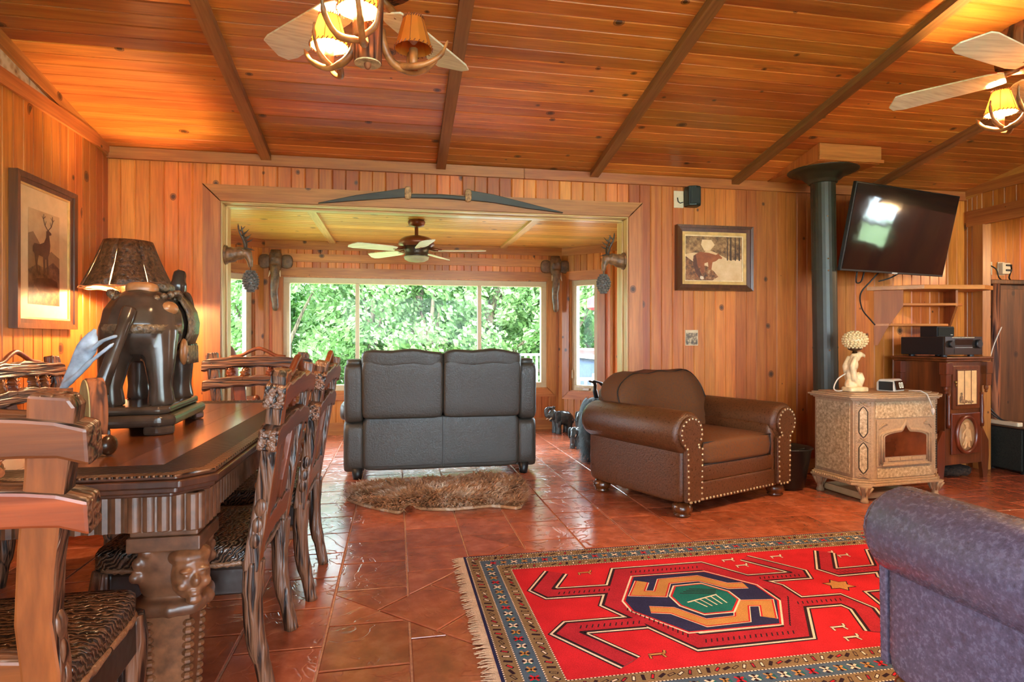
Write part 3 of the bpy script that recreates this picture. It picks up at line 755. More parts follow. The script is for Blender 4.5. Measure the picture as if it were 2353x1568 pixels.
def make_chair(name, label):
    """rustic dining chair, faces +Y, back plane at y = 0; front of the back is +Y"""
    c = thing(name, label, 'chair', group='carved dining chairs around the table')
    tilt = RX(R(9)); zb = 0.44
    B = T(0, -0.005, zb) @ tilt @ T(0, 0, -zb)
    th = 0.024
    def outline(pts): return pts
    Mb = B @ basis((1,0,0), (0,0,1), (0,-1,0))       # prism in x,z extruded along y
    for s in (-1, 1):
        pl = [(s*0.205, 0.40), (s*0.262, 0.40), (s*0.268, 0.52), (s*0.262, 0.62), (s*0.272, 0.72), (s*0.296, 0.86), (s*0.322, 1.012), (s*0.312, 1.03), (s*0.25, 1.036), (s*0.236, 0.9), (s*0.215, 0.76), (s*0.2, 0.62), (s*0.203, 0.5)]
        mb = MB().prism(pl, -th, th, Mb); mb.m[1] = 1
        o = mb.build('back_post', [BARKZ, CHAIRW], c, bevel=0.006, seg=2)
        for (kx, kz, kr) in ((s*0.278, 0.955, 0.017), (s*0.235, 0.66, 0.013)):
            MB().ball((kx, 0.024, kz), (kr, 0.009, kr), 8, 6, B).build('knot', CHAIRW, o, smooth=True)
    def rail(nm, zc_, sag, x0, x1, hh, thk):
        n = 14; up = []; lo = []
        for i in range(n+1):
            x = x0+(x1-x0)*i/n; q = 1-(2*i/n-1)**2; z = zc_+sag*q+0.005*math.sin(i*2.1)
            up.append((x, z+hh*(0.9+0.1*math.sin(i*1.3)))); lo.append((x, z-hh))
        mb = MB().prism(up+lo[::-1], -thk, thk, Mb); mb.m[1] = 1
        return mb.build(nm, [BARKX, CHAIRWX], c, bevel=0.007, seg=2)
    rail('top_rail', 0.95, 0.026, -0.34, 0.34, 0.037, 0.032)
    rail('middle_rail', 0.82, 0.030, -0.332, 0.332, 0.035, 0.03)
    rail('lower_rail', 0.50, 0.02, -0.245, 0.245, 0.045, 0.02)
    tw = MB(); tw.tube(bez([(-0.17, 0.0, 1.005), (-0.11, 0.0, 1.013), (-0.05, 0.0, 1.045), (0, 0.0, 1.062), (0.055, 0.0, 1.042), (0.11, 0.0, 1.013), (0.18, 0.0, 1.003)], 4), [0.012]*24+[0.009], 7, B)
    tw.build('twig_crest', CHAIRW, c, smooth=True)
    for s in (-1, 1):
        for (dx, ang) in ((0.09, -14), (0.155, 12)):
            lf = MB(); carve_leaf(lf, s*dx, 0.85, R(ang*s), 0.1, 0.034, 0.028, 0.0); 
            lf.add([], []); o = lf.build('oak_leaf', CHAIRW, c, M=B, smooth=True)
    # openwork below: two wavy splats and a cluster of acorns
    for s in (-1, 1):
        pl = [(s*0.05, 0.53), (s*0.13, 0.53), (s*0.15, 0.6), (s*0.125, 0.67), (s*0.15, 0.81), (s*0.075, 0.82), (s*0.06, 0.69), (s*0.035, 0.62)]
        MB().prism(pl, -0.012, 0.012, Mb).build('splat', CHAIRW, c, bevel=0.006)
    for (x, z, r) in ((-0.05, 0.70, 0.022), (0, 0.725, 0.026), (0.052, 0.70, 0.022), (0.02, 0.675, 0.02), (-0.025, 0.672, 0.02)):
        MB().ball((x, 0.016, z), (r, r*0.8, r*1.15), 8, 6, B).build('acorn', CHAIRW, c, smooth=True)
    # seat
    MB().rbox((0, 0.225, 0.445), (0.25, 0.235, 0.04), k=8, n=8).build('seat', SEATT, c, smooth=True)
    rp = MB(); n = 120; path = []
    for i in range(n):
        a = 2*PI*i/n; x = math.copysign(abs(math.cos(a))**0.35, math.cos(a))*0.25; y = 0.225+math.copysign(abs(math.sin(a))**0.35, math.sin(a))*0.235
        path.append((x, y, 0.425))
    path.append(path[0])
    rp.tube(path, [0.0085 + 0.0025*math.sin(i*2.6) for i in range(n+1)], 6, cap=False)
    rp.build('rope_edge', ROPE, c, smooth=True)
    MB().box(-0.235, 0.235, 0.41, 0.44, 0.33, 0.415).build('apron', FLUTE, c, bevel=0.006)
    for s in (-1, 1):
        MB().box(s*0.235-0.014, s*0.235+0.014, 0.0, 0.42, 0.33, 0.415).build('apron', FLUTE, c, bevel=0.006)
        MB().tube(bez([(s*0.225, 0.415, 0.42), (s*0.232, 0.425, 0.33), (s*0.222, 0.42, 0.2), (s*0.215, 0.41, 0.1), (s*0.225, 0.42, 0.0)], 4), [0.036]*4+[0.034]*4+[0.026]*4+[0.022]*4+[0.025], 9).build('leg', BARKZ, c, smooth=True)
        MB().tube(bez([(s*0.232, -0.005, 0.43), (s*0.23, 0.0, 0.34), (s*0.222, -0.005, 0.2), (s*0.216, -0.03, 0.08), (s*0.214, -0.045, 0.0)], 4), [0.034]*5+[0.03]*6+[0.025]*6, 9).build('leg', BARKZ, c, smooth=True)
        # carved nubs down the outer edge of the post
        for z in (0.5, 0.545, 0.60): MB().ball((s*0.26, 0.0, z), (0.013, 0.02, 0.03), 8, 6, B).build('carved_nub', BARKZ, c, smooth=True)
    return c
chair0 = make_chair('dining_chair', 'carved dining chair nearest the camera, its flat back turned to us')
chair0.location = (-0.865, 1.262, 0); chair0.rotation_euler = (0, 0, R(3))
for loc, rz, lab in (((-0.44, 2.25, 0), R(90), 'carved dining chair on the aisle side of the table, nearer of the two'),
                     ((-0.40, 2.94, 0), R(90), 'carved dining chair on the aisle side of the table, farther of the two'),
                     ((-0.89, 4.16, 0), R(180), 'carved dining chair at the far head of the table, below the bay opening'),
                     ((-1.70, 3.33, 0), R(-92), 'carved dining chair between the table and the wall under the stag print')):
    dup(chair0, loc, rz, lab)

# ------------------------------------------------------------------ dining table
tx0, tx1, ty0, ty1, tz = -1.56, -0.48, 1.725, 3.78, 0.76
tb = thing('dining_table', 'long dark carved dining table with rope border and fluted apron', 'table', ((tx0+tx1)/2, (ty0+ty1)/2, 0))
hx, hy = (tx1-tx0)/2, (ty1-ty0)/2
def octo(d, ch=0.075): 
    a, b = hx-d, hy-d; return [(-a+ch,-b),(a-ch,-b),(a,-b+ch),(a,b-ch),(a-ch,b),(-a+ch,b),(-a,b-ch),(-a,-b+ch)]
mb = MB()
for (d, z0, z1) in ((0.012, 0.748, 0.757), (0.0, 0.728, 0.748), (0.014, 0.712, 0.728), (0.03, 0.70, 0.712)): mb.prism(octo(d), z0, z1)
mb.build('table_top', DARKW, tb, bevel=0.004)
TOPW = wood('table_field_wood', srgb(126,66,36), srgb(62,30,18), 0.2, knots=False, var=0.1, coat=0.6, axis='Y', gs=0.6, bm=0.05)
BAND = flute_mat('ribbed_band', 'Y', srgb(60,36,24), srgb(20,12,9), 30)
def rope_mat():
    m, nt, bs = newmat('rope_border'); L = nt.links; mp = objcoord(nt, rand=False)
    mp.inputs['Rotation'].default_value = (0, 0, R(35))
    w = nd(nt, 'ShaderNodeTexWave', Scale=22.0, Distortion=0.3); L.new(mp.outputs[0], w.inputs['Vector'])
    r = ramp(nt, [(0.3, srgb(38,22,14)), (0.7, srgb(136,92,62))]); L.new(w.outputs['Fac'], r.inputs[0]); L.new(r.outputs[0], bs.inputs['Base Color'])
    bs.inputs['Roughness'].default_value = 0.3; bump(nt, bs, w.outputs['Fac'], 1.0, 0.01); return m
ROPEB = rope_mat()
def ring(mb, o, i, z0, z1):
    n = len(o); vs = [(*p, z0) for p in o]+[(*p, z1) for p in o]+[(*p, z1) for p in i]+[(*p, z0) for p in i]
    mb.add(vs, [(k, (k+1)%n, n+(k+1)%n, n+k) for k in range(n)]+[(n+k, n+(k+1)%n, 2*n+(k+1)%n, 2*n+k) for k in range(n)]+[(2*n+k, 2*n+(k+1)%n, 3*n+(k+1)%n, 3*n+k) for k in range(n)])
mb = MB(); ring(mb, octo(0.014), octo(0.05, 0.068), 0.75, 0.761); mb.build('rope_border', ROPEB, tb)
mb = MB(); ring(mb, octo(0.05, 0.068), octo(0.17, 0.02), 0.75, 0.7595); mb.build('inlay_band', BAND, tb)
f = octo(0.17, 0.02); xs = sorted({p[0] for p in f}); nb_ = 6
for k in range(nb_):
    a = -hx+0.17+k*(2*hx-0.34)/nb_; b = -hx+0.17+(k+1)*(2*hx-0.34)/nb_
    MB().box(a+0.0006, b-0.0006, -hy+0.17, hy-0.17, 0.75, 0.7598).build('plank', TOPW, tb)
# fluted apron: half-round staves
d = 0.075
def staves(p, q, nm):
    p = Vector(p); q = Vector(q); L = (q-p).length; n = int(L/0.032); m_ = MB()
    for i in range(n):
        c = p+(q-p)*((i+0.5)/n); m_.tube([(c.x, c.y, 0.60), (c.x, c.y, 0.702)], 0.0165, 8)
    m_.box(min(p.x,q.x)-0.004, max(p.x,q.x)+0.004, min(p.y,q.y)-0.004, max(p.y,q.y)+0.004, 0.598, 0.702)
    m_.build(nm, FLUTE2, tb, smooth=False)
FLUTE2 = plain('apron_wood', srgb(92,58,38), 0.35, noise=0.25, nscale=30)
staves((-hx+d, -hy+d), (hx-d, -hy+d), 'apron'); staves((-hx+d, hy-d), (hx-d, hy-d), 'apron')
staves((-hx+d, -hy+d), (-hx+d, hy-d), 'apron'); staves((hx-d, -hy+d), (hx-d, hy-d), 'apron')
FACEW = plain('face_carving_wood', srgb(104,64,38), 0.4, noise=0.25, nscale=40)
for sx in (-1, 1):
    for sy in (-1, 1):
        M = T(sx*(hx-0.135), sy*(hy-0.15), 0)
        m_ = MB()
        for k in range(5):                                   # fluted block of the leg head
            for (ax, s) in (('x',-1),('x',1),('y',-1),('y',1)):
                u = (k-2)*0.036
                p = (s*0.082, u) if ax == 'x' else (u, s*0.082); m_.tube([(p[0], p[1], 0.60), (p[0], p[1], 0.702)], 0.019, 8, M)
        m_.box(-0.082, 0.082, -0.082, 0.082, 0.60, 0.70, M)
        for (h_, z0, z1) in ((0.085, 0.585, 0.6), (0.092, 0.545, 0.585)): m_.box(-h_, h_, -h_, h_, z0, z1, M)
        lg = m_.build('leg', FLUTE2, tb, bevel=0.004)
        m_ = MB(); m_.rbox((0, 0, 0.5), (0.082, 0.082, 0.1), 4, 6, M)
        for s2 in range(8):                                  # scalloped hood around the carved face
            a = PI*s2/7; m_.ball((0.0+0.075*math.cos(a), sy*0.075, 0.475+0.085*math.sin(a)), 0.017, 8, 6, M)
            m_.ball((sx*0.075, 0.075*math.cos(a), 0.475+0.085*math.sin(a)), 0.017, 8, 6, M)
        m_.rbox((0, 0, 0.385), (0.095, 0.095, 0.025), 4, 6, M)
        for k in range(9):
            a = 2*PI*k/9; m_.ball((0.085*math.cos(a), 0.085*math.sin(a), 0.385), 0.022, 8, 6, M)
        m_.build('leg_hood', FLUTE2, lg, remesh=0.006)
        fc = MB(); cx_, cy_ = sx*0.062, sy*0.068
        F = M @ T(cx_, cy_, 0.475) @ RZ(math.atan2(sy, sx)-PI/2 + (0.25*sx*sy))
        fc.ball((0, 0, 0.0), (0.05, 0.052, 0.068), 12, 10, F); fc.ball((0, 0.048, -0.004), (0.012, 0.02, 0.018), 8, 6, F)
        fc.ball((0, 0.04, -0.032), (0.02, 0.014, 0.006), 8, 6, F); fc.ball((0, 0.04, -0.042), (0.018, 0.014, 0.006), 8, 6, F); fc.ball((0, 0.034, -0.058), (0.022, 0.02, 0.016), 8, 6, F)
        for e in (-1, 1):
            fc.ball((e*0.022, 0.04, 0.022), (0.017, 0.014, 0.006), 8, 6, F); fc.ball((e*0.02, 0.042, 0.010), (0.009, 0.008, 0.005), 8, 6, F); fc.ball((e*0.028, 0.034, -0.016), (0.016, 0.014, 0.016), 8, 6, F)
        fc.ball((0, -0.01, 0.05), (0.056, 0.054, 0.03), 10, 8, F)
        fc.build('carved_face', FACEW, lg, remesh=0.0035)
        sh = MB()
        prof = [(0.055, 0.36), (0.05, 0.2), (0.042, 0.06), (0.06, 0.045), (0.062, 0.0)]
        for (r0, z0), (r1, z1) in zip(prof[:-1], prof[1:]):
            sh.add([(-r0,-r0,z0),(r0,-r0,z0),(r0,r0,z0),(-r0,r0,z0),(-r1,-r1,z1),(r1,-r1,z1),(r1,r1,z1),(-r1,r1,z1)], [(0,1,5,4)[::-1],(1,2,6,5)[::-1],(2,3,7,6)[::-1],(3,0,4,7)[::-1],(4,5,6,7),(0,1,2,3)], M)
        for ex in (-1, 1):
            for ey in (-1, 1):
                for k in range(13):
                    z = 0.335-k*0.021; r = 0.052-0.0008*k; sh.ball((ex*r, ey*r, z), (0.016, 0.016, 0.011), 7, 5, M)
        sh.build('leg_shaft', FACEW, lg)
# ------------------------------------------------------------------ leather seating
def leather(name, c1, c2, rough=0.35, sc=40, bm=0.25):
    m, nt, bs = newmat(name); L = nt.links; mp = objcoord(nt)
    n = nd(nt, 'ShaderNodeTexNoise', Scale=70.0, Detail=6.0, Roughness=0.65); L.new(mp.outputs[0], n.inputs['Vector'])
    v = nd(nt, 'ShaderNodeTexVoronoi', Scale=sc*4); L.new(mp.outputs[0], v.inputs['Vector'])
    r = ramp(nt, [(0.3, c2), (0.58, c1)]); L.new(n.outputs['Fac'], r.inputs[0]); L.new(r.outputs[0], bs.inputs['Base Color'])
    rr = ramp(nt, [(0.35, (rough*0.8,)*3), (0.7, (rough*1.35,)*3)]); L.new(n.outputs['Fac'], rr.inputs[0]); L.new(rr.outputs[0], bs.inputs['Roughness'])
    ad = nt.nodes.new('ShaderNodeMath'); ad.operation = 'MULTIPLY_ADD'; ad.inputs[1].default_value = 0.25; L.new(v.outputs['Distance'], ad.inputs[0]); L.new(n.outputs['Fac'], ad.inputs[2])
    bump(nt, bs, ad.outputs[0], bm, 0.01); return m
GREYL = leather('grey_leather', srgb(62,55,47), srgb(53,47,39), 0.42)
BROWNL = leather('brown_leather', srgb(94,55,29), srgb(64,36,20), 0.33, bm=0.3)
SUEDE = leather('brown_suede', srgb(106,62,26), srgb(74,42,17), 0.75, bm=0.15)
STITCH = plain('seam_thread', srgb(58,54,50), 0.6)
PIPING = plain('dark_piping', srgb(34,22,14), 0.5)
BUN = wood('bun_foot_wood', srgb(130,66,30), srgb(70,32,14), 0.25, knots=False, coat=0.5)
PLASTIC = plain('black_plastic', srgb(22,22,22), 0.45, noise=0.05)

# loveseat seen from behind (faces +Y)
LSX, LSY = 0.372, 4.90
ls = thing('loveseat', 'grey leather two-seat recliner with its back to the room', 'loveseat', (LSX, LSY, 0))
hw = 0.765
def lean(w): return [w[0], w[1]+0.0, w[2]]
def tiltback(z0, k=0.10):
    return lambda w: [w[0], w[1]-0.0+(-(w[2]-z0)*k if w[2] > z0 else 0), w[2]]
lo = MB(); lo.rbox((0, 0.12, 0.28), (hw-0.13, 0.06, 0.215), 14, 10); lo.build('lower_back', GREYL, ls, smooth=True)
for s in (-1, 1):
    MB().rbox((s*(hw-0.13)/2, 0.095, 0.715), ((hw-0.13)/2+0.001, 0.09, 0.235), 12, 10, fn=tiltback(0.48)).build('back_panel', GREYL, ls, smooth=True)
    def crown(w, s=s):
        u = (w[0]-s*0.32)/0.3; return [w[0], w[1]-(w[2]-0.48)*0.10, w[2]+0.008*math.sin(w[0]*19)-0.012*u*u]
    MB().rbox((s*(hw-0.13)/2, 0.105, 0.962), ((hw-0.13)/2+0.004, 0.10, 0.07), 6, 12, fn=crown).build('head_cushion', GREYL, ls, smooth=True)
    MB().rbox((s*(hw-0.065), 0.16, 0.685), (0.075, 0.13, 0.235), 7, 10, fn=tiltback(0.45, 0.06)).build('side_wing', GREYL, ls, smooth=True)
    MB().rbox((s*(hw-0.07), 0.20, 0.925), (0.066, 0.13, 0.03), 4, 8, fn=tiltback(0.45, 0.06)).build('wing_pad', GREYL, ls, smooth=True)
    MB().rbox((s*(hw-0.065), 0.47, 0.255), (0.085, 0.41, 0.205), 10, 8).build('arm_base', GREYL, ls, smooth=True)
    MB().rbox((s*(hw-0.045), 0.52, 0.515), (0.11, 0.36, 0.075), 4, 8).build('arm_rest', GREYL, ls, smooth=True)
    MB().rbox((s*0.3, 0.53, 0.40), (0.31, 0.33, 0.12), 6, 8).build('seat_cushion', GREYL, ls, smooth=True)
    MB().rbox((s*0.3, 0.30, 0.66), (0.31, 0.12, 0.24), 5, 8).build('back_cushion', GREYL, ls, smooth=True)
    for y in (0.09, 0.83): MB().lathe([(0.032, 0), (0.036, 0.02), (0.046, 0.09)], 14, T(s*(hw-0.09), y, 0)).build('foot', PLASTIC, ls, smooth=True)
sm = MB()
sm.tube([(0, 0.058, 0.075), (0, 0.054, 0.30), (0, 0.058, 0.49)], 0.0028, 5)
sm.tube([(-hw+0.15, 0.058, 0.488), (-0.3, 0.050, 0.492), (0, 0.052, 0.488), (0.3, 0.050, 0.494), (hw-0.15, 0.058, 0.50)], 0.0045, 5)
sm.tube([(-hw+0.15, 0.058, 0.10), (0, 0.054, 0.10), (hw-0.15, 0.058, 0.105)], 0.0025, 5)
sm.build('seam', STITCH, ls)

# rolled-arm armchair and the sofa of the same set
NAIL = plain('brass_nail', srgb(214,196,160), 0.28, metal=0.85, noise=0.05)
def roll_profile(R_, zc_, xo, n=10):      # outline of a rolled arm front: (x outwards, z)
    return None
def rolled_arm(parent, side, x_in, depth, zc_, r, base_z, mat, y0=0.0):
    """side -1 left / +1 right as seen by the sitter's viewer; front at y = y0, rear at y0+depth"""
    xc = x_in+side*0.13
    arm = MB()
    n = 16; ys = [y0, y0+0.012, y0+0.03, y0+depth*0.5, y0+depth-0.05, y0+depth-0.015, y0+depth]
    rr = [r*0.80, r*0.93, r, r, r*0.985, r*0.9, r*0.7]
    arm.tube([(xc, y, zc_) for y in ys], rr, 22)
    o = arm.build('arm_roll', mat, parent, smooth=True)
    pn = MB()
    w = 0.105
    def flare(wv):
        return [wv[0], wv[1], wv[2]]
    pn.rbox((xc-side*0.045, y0+depth/2, (base_z+zc_)/2), (w, depth/2-0.015, (zc_-base_z)/2), 12, 8)
    o2 = pn.build('arm_panel', mat, parent, smooth=True)
    # front facing: keyhole panel with a row of nails round its edge
    fp = []
    rf = r*0.78
    for i in range(17):
        a = R(-55)+R(290)*i/16; fp.append((xc+side*(-1)*0+math.cos(a)*rf, zc_+math.sin(a)*rf))
    ws = 0.078
    xs_ = xc-side*0.03
    left = [(xs_-ws, zc_-rf*0.95), (xs_-ws*0.92, base_z+0.02)]
    rightp = [(xs_+ws*0.92, base_z+0.02), (xs_+ws, zc_-rf*0.95)]
    pts = fp+left+rightp
    MB().prism(pts, -0.012, 0.02, T(0, y0, 0) @ basis((1,0,0), (0,0,1), (0,-1,0))).build('arm_front', mat, parent, bevel=0.006)
    nl = MB(); P = [Vector((p[0], p[1])) for p in pts]; P.append(P[0]); tot = sum((P[i+1]-P[i]).length for i in range(len(P)-1)); k = int(tot/0.034)
    c = Vector((xc, 0))
    spots = []
    for q in range(k):
        s_ = tot*(q+0.5)/k; i = 0
        while s_ > (P[i+1]-P[i]).length: s_ -= (P[i+1]-P[i]).length; i += 1
        p = P[i]+(P[i+1]-P[i]).normalized()*s_
        cen = Vector((xc, zc_ if p.y > zc_-rf*0.6 else p.y)); dirn = (cen-p)
        if dirn.length > 1e-4: p = p+dirn.normalized()*0.013
        nl.ball((p.x, y0-0.021, p.y), (0.0085, 0.006, 0.0085), 8, 5)
    nl.build('nail_trim', NAIL, parent, smooth=True)
    return o
def armchair(name, label, cat, loc, rz, width, depth, seats=1, mat=BROWNL):
    c = thing(name, label, cat, loc, rz)      # front at y = 0 (faces -Y), x across
    hw = width/2; zc_, r, bz = 0.53, 0.135, 0.085
    for s in (-1, 1): rolled_arm(c, s, s*(hw-0.25), depth, zc_, r, bz, mat)
    iw = hw-0.235
    fr = MB(); fr.rbox((0, depth/2+0.02, 0.19), (iw+0.03, depth/2-0.05, 0.105), 14, 8); fr.build('base_rail', mat, c, smooth=True)
    MB().rbox((0, 0.042, 0.148), (iw+0.06, 0.032, 0.062), 10, 8).build('front_rail', mat, c, smooth=True)
    MB().rbox((0, 0.045, 0.262), (iw+0.03, 0.035, 0.055), 6, 8).build('front_border', mat, c, smooth=True)
    nl = MB(); k = int((2*iw)/0.034)
    for i in range(k): nl.ball((-iw+(2*iw)*(i+0.5)/k, 0.006, 0.102), (0.0085, 0.006, 0.0085), 8, 5)
    nl.build('nail_trim', NAIL, c, smooth=True)
    MB().rbox((0, depth-0.1, 0.42), (hw-0.2, 0.10, 0.335), 10, 8, fn=lambda w: [w[0], w[1]+max(0, w[2]-0.3)*0.18, w[2]]).build('back_frame', mat, c, smooth=True)
    for i in range(seats):
        w = 2*iw/seats; x = -iw+w*(i+0.5)
        def puff(q): return [q[0], q[1], q[2]+0.012*math.cos(min(1, abs((q[0]-x)/(w/2)))*PI/2)*(1 if q[2] > 0.38 else 0)]
        sc_ = MB().rbox((x, depth/2-0.11, 0.385), (w/2-0.004, depth/2-0.10, 0.078), 8, 10, fn=puff).build('seat_cushion', SUEDE, c, smooth=True)
        pp = MB()
        for z in (0.315, 0.455): pp.tube([(x-w/2+0.03, 0.016, z), (x, 0.009, z), (x+w/2-0.03, 0.016, z)], 0.005, 6)
        for e in (-1, 1): pp.tube([(x+e*(w/2-0.03), 0.016, 0.315), (x+e*(w/2-0.012), 0.022, 0.385), (x+e*(w/2-0.03), 0.016, 0.455)], 0.004, 6)
        pp.build('piping', PIPING, sc_, smooth=True)
        def sculpt(q, x=x, w=w):
            u = (q[0]-x)/(w/2); t_ = (q[2]-0.46)/0.40
            return [q[0]*1.0+0.0, q[1]+t_*0.15+0.02*math.cos(u*1.4), q[2]-0.03*abs(u)**6*max(0, t_)+0.008*math.sin(u*9+1)*max(0, t_)+0.012*u*max(0,t_)]
        bc_ = MB().rbox((x, depth-0.25, 0.655), (w/2+0.085, 0.12, 0.215), 7, 14, fn=sculpt).build('back_cushion', SUEDE, c, smooth=True)
        pp = MB(); pth = []
        for j in range(41):
            a = PI*(0.02+0.96*j/40); u = math.cos(a); v_ = math.sin(a)
            k5 = (abs(u)**7+abs(v_)**7)**(1/7); q = [x+(u/k5)*(w/2+0.078), depth-0.25-0.095, 0.655+(v_/k5)*0.208]
            pth.append(sculpt(q))
        pp.tube(pth, 0.0055, 6); pp.build('piping', PIPING, bc_, smooth=True)
    for s in (-1, 1):
        for y in (0.07, depth-0.09):
            MB().lathe([(0.038, 0.0), (0.052, 0.006), (0.055, 0.012), (0.044, 0.018), (0.06, 0.03), (0.066, 0.05), (0.058, 0.075), (0.04, 0.09)], 18, T(s*(hw-0.13), y, 0)).build('bun_foot', BUN, c, smooth=True)
    return c
# front edge of the chair runs from its left foot (1.80,3.55) to its right foot (2.71,3.92)
a_ch = math.atan2(0.372, 0.93)
fx = Vector((math.cos(a_ch), math.sin(a_ch))); mid = Vector((2.245, 3.69))
armchair('armchair', 'brown leather armchair with rolled arms and brass nail trim', 'armchair', (mid.x, mid.y, 0), a_ch, 1.22, 0.92)
BROWN2 = BROWNL
BROWN_SKYL = leather('sky_tinted_brown_leather', srgb(104,100,124), srgb(74,65,78), 0.24, bm=0.25)  # brown leather with the blue sky reflection painted into its colour
armchair('sofa', 'brown leather sofa tinted with painted sky reflection at the right edge showing only its rolled arm', 'sofa', (2.53, 1.65, 0), R(180), 2.22, 0.95, seats=2, mat=BROWN_SKYL)
# ------------------------------------------------------------------ stove corner
IRON = plain('taupe_cast_iron', srgb(162,132,100), 0.55, noise=0.1, nscale=60, bmp=0.1)
def soap():
    m, nt, bs = newmat('mottled_soapstone'); L = nt.links; mp = objcoord(nt)
    n = nd(nt, 'ShaderNodeTexNoise', Scale=55.0, Detail=6.0, Roughness=0.7); L.new(mp.outputs[0], n.inputs['Vector'])
    r = ramp(nt, [(0.34, srgb(128,106,76)), (0.5, srgb(172,146,110)), (0.66, srgb(210,186,152))]); L.new(n.outputs['Fac'], r.inputs[0]); L.new(r.outputs[0], bs.inputs['Base Color']); bs.inputs['Roughness'].default_value = 0.45
    return m
SOAP = soap()
BLKIRON = plain('black_stove_iron', srgb(40,36,30), 0.45, noise=0.15)
PIPEM = plain('stove_pipe_black', srgb(46,44,31), 0.42, noise=0.12, nscale=12)
st = thing('pellet_stove', 'taupe cast-iron stove with soapstone panels and arched glass door', 'stove', (3.18, 3.60, 0), R(5))
# plan (front at y=0, faces -Y): front 0..0.53, chamfers 0.105, sides to y=0.44
def plan(o=0.0, w=0.53, ch=0.10, dp=0.42):
    return [(0-o*0.4, -o), (w+o*0.4, -o), (w+ch+o, ch*0.72-o*0.4), (w+ch+o, dp+o*0.5), (-ch-o, dp+o*0.5), (-ch-o, ch*0.72-o*0.4)]
MB().prism(plan(), 0.16, 0.70).build('body', IRON, st, bevel=0.004)
mb = MB()
for (o, z0, z1) in ((0.028, 0.118, 0.135), (0.02, 0.135, 0.15), (0.008, 0.15, 0.162)): mb.prism(plan(o), z0, z1)
mb.build('base_moulding', IRON, st, bevel=0.004)
mb = MB()
for (o, z0, z1) in ((0.012, 0.69, 0.70), (0.03, 0.70, 0.712), (0.045, 0.712, 0.724), (0.022, 0.724, 0.734), (-0.02, 0.734, 0.742)): mb.prism(plan(o), z0, z1)
mb.build('top_plate', IRON, st, bevel=0.005)
def bead(nm, p, q, r, sp):
    p = Vector(p); q = Vector(q); n = int((q-p).length/sp); m_ = MB()
    for i in range(n): m_.ball(p+(q-p)*((i+0.5)/n), r, 6, 4)
    return m_
ch_a = math.atan2(0.072, 0.10)
b_ = bead('b', (0.0, -0.0215, 0.128), (0.53, -0.0215, 0.128), 0.007, 0.018)
b2 = bead('b', (-0.122, 0.42, 0.140), (-0.122, 0.06, 0.140), 0.008, 0.02); b_.add(b2.v, b2.f)
b_.build('bead_trim', IRON, st, smooth=True, kind='stuff')
# left side soapstone panel
MB().box(-0.106, -0.1, 0.095, 0.40, 0.185, 0.675).build('side_panel', SOAP, st, bevel=0.002)
MB().box(0.63, 0.636, 0.095, 0.40, 0.185, 0.675).build('side_panel', SOAP, st, bevel=0.002)
# chamfer panel with pointed frames, on both sides
for s in (-1, 1):
    cx_ = -0.05 if s < 0 else 0.58
    M = T(cx_, 0.036, 0) @ RZ(R(-36) if s < 0 else R(36))
    cp = MB().box(-0.05, 0.05, -0.006, 0.006, 0.17, 0.69, M).build('corner_panel', IRON, st, bevel=0.002)
    for z0 in (0.20, 0.445):
        pts = [(-0.026, z0+0.035), (-0.012, z0+0.012), (0, z0), (0.012, z0+0.012), (0.026, z0+0.035), (0.026, z0+0.175), (0.012, z0+0.198), (0, z0+0.21), (-0.012, z0+0.198), (-0.026, z0+0.175)]
        MB().prism(pts, 0.004, 0.009, M @ basis((1,0,0), (0,0,1), (0,-1,0))).build('stone_inset', SOAP, cp)
        fr_ = MB(); fr_.tube([(p[0], -0.0095, p[1]) for p in pts+[pts[0]]], 0.0032, 5, M, cap=False); fr_.build('inset_rim', BLKIRON, cp)
    for zz in (0.183, 0.428, 0.672):
        lf = MB()
        for a in (-1, 1):
            for k in range(3): lf.tube([(0, -0.008, zz), (a*(0.012+0.007*k), -0.011, zz+(0.012-0.012*k)), (a*(0.022+0.006*k), -0.008, zz+(0.016-0.016*k))], [0.004, 0.005, 0.002], 5, M)
        lf.build('scroll_relief', IRON, cp, smooth=True)
    for a in (-0.041, 0.041):
        m_ = MB()
        for k in range(30): m_.ball((a, -0.007, 0.18+k*0.0172), 0.0045, 5, 4, M)
        m_.build('bead_strip', IRON, cp, kind='stuff')
MF = basis((1,0,0), (0,0,1), (0,-1,0))
MB().box(0.012, 0.518, -0.006, 0.0, 0.575, 0.685).build('front_panel', SOAP, st, bevel=0.002)
MB().box(0.03, 0.50, -0.006, 0.0, 0.168, 0.235).build('front_panel', SOAP, st, bevel=0.002)
# arched door
dr = MB().box(0.02, 0.51, -0.010, 0.0, 0.245, 0.565).build('door', IRON, st, bevel=0.003)
def ogee(w, z0, zs, zp, n=8):        # left half outline of an ogee arch, mirrored
    L_ = [(-w, z0), (-w, zs)]
    L_ += [(-w*math.cos(t), zs+(zp-zs)*0.42*math.sin(t)) for t in [PI/2*0.85*i/n for i in range(1, n+1)]]
    x1, z1 = L_[-1]
    L_ += [(x1*(1-t), z1+(zp-z1)*(t**1.8)) for t in [i/n for i in range(1, n+1)]]
    return L_ + [(-x, z) for x, z in L_[::-1][1:]]
cxd = 0.265
FIREGL = plain('stove_glass', srgb(96,48,26), 0.08, noise=0.3, nscale=6, coat=0.6)
for (w, z0, zs, zp, r_) in ((0.225, 0.258, 0.455, 0.563, 0.006), (0.206, 0.266, 0.452, 0.552, 0.010), (0.186, 0.28, 0.445, 0.54, 0.006)):
    MB().tube([(cxd+x, -0.012, z) for x, z in ogee(w, z0, zs, zp)], r_, 6).build('arch_moulding', IRON, dr, smooth=True)
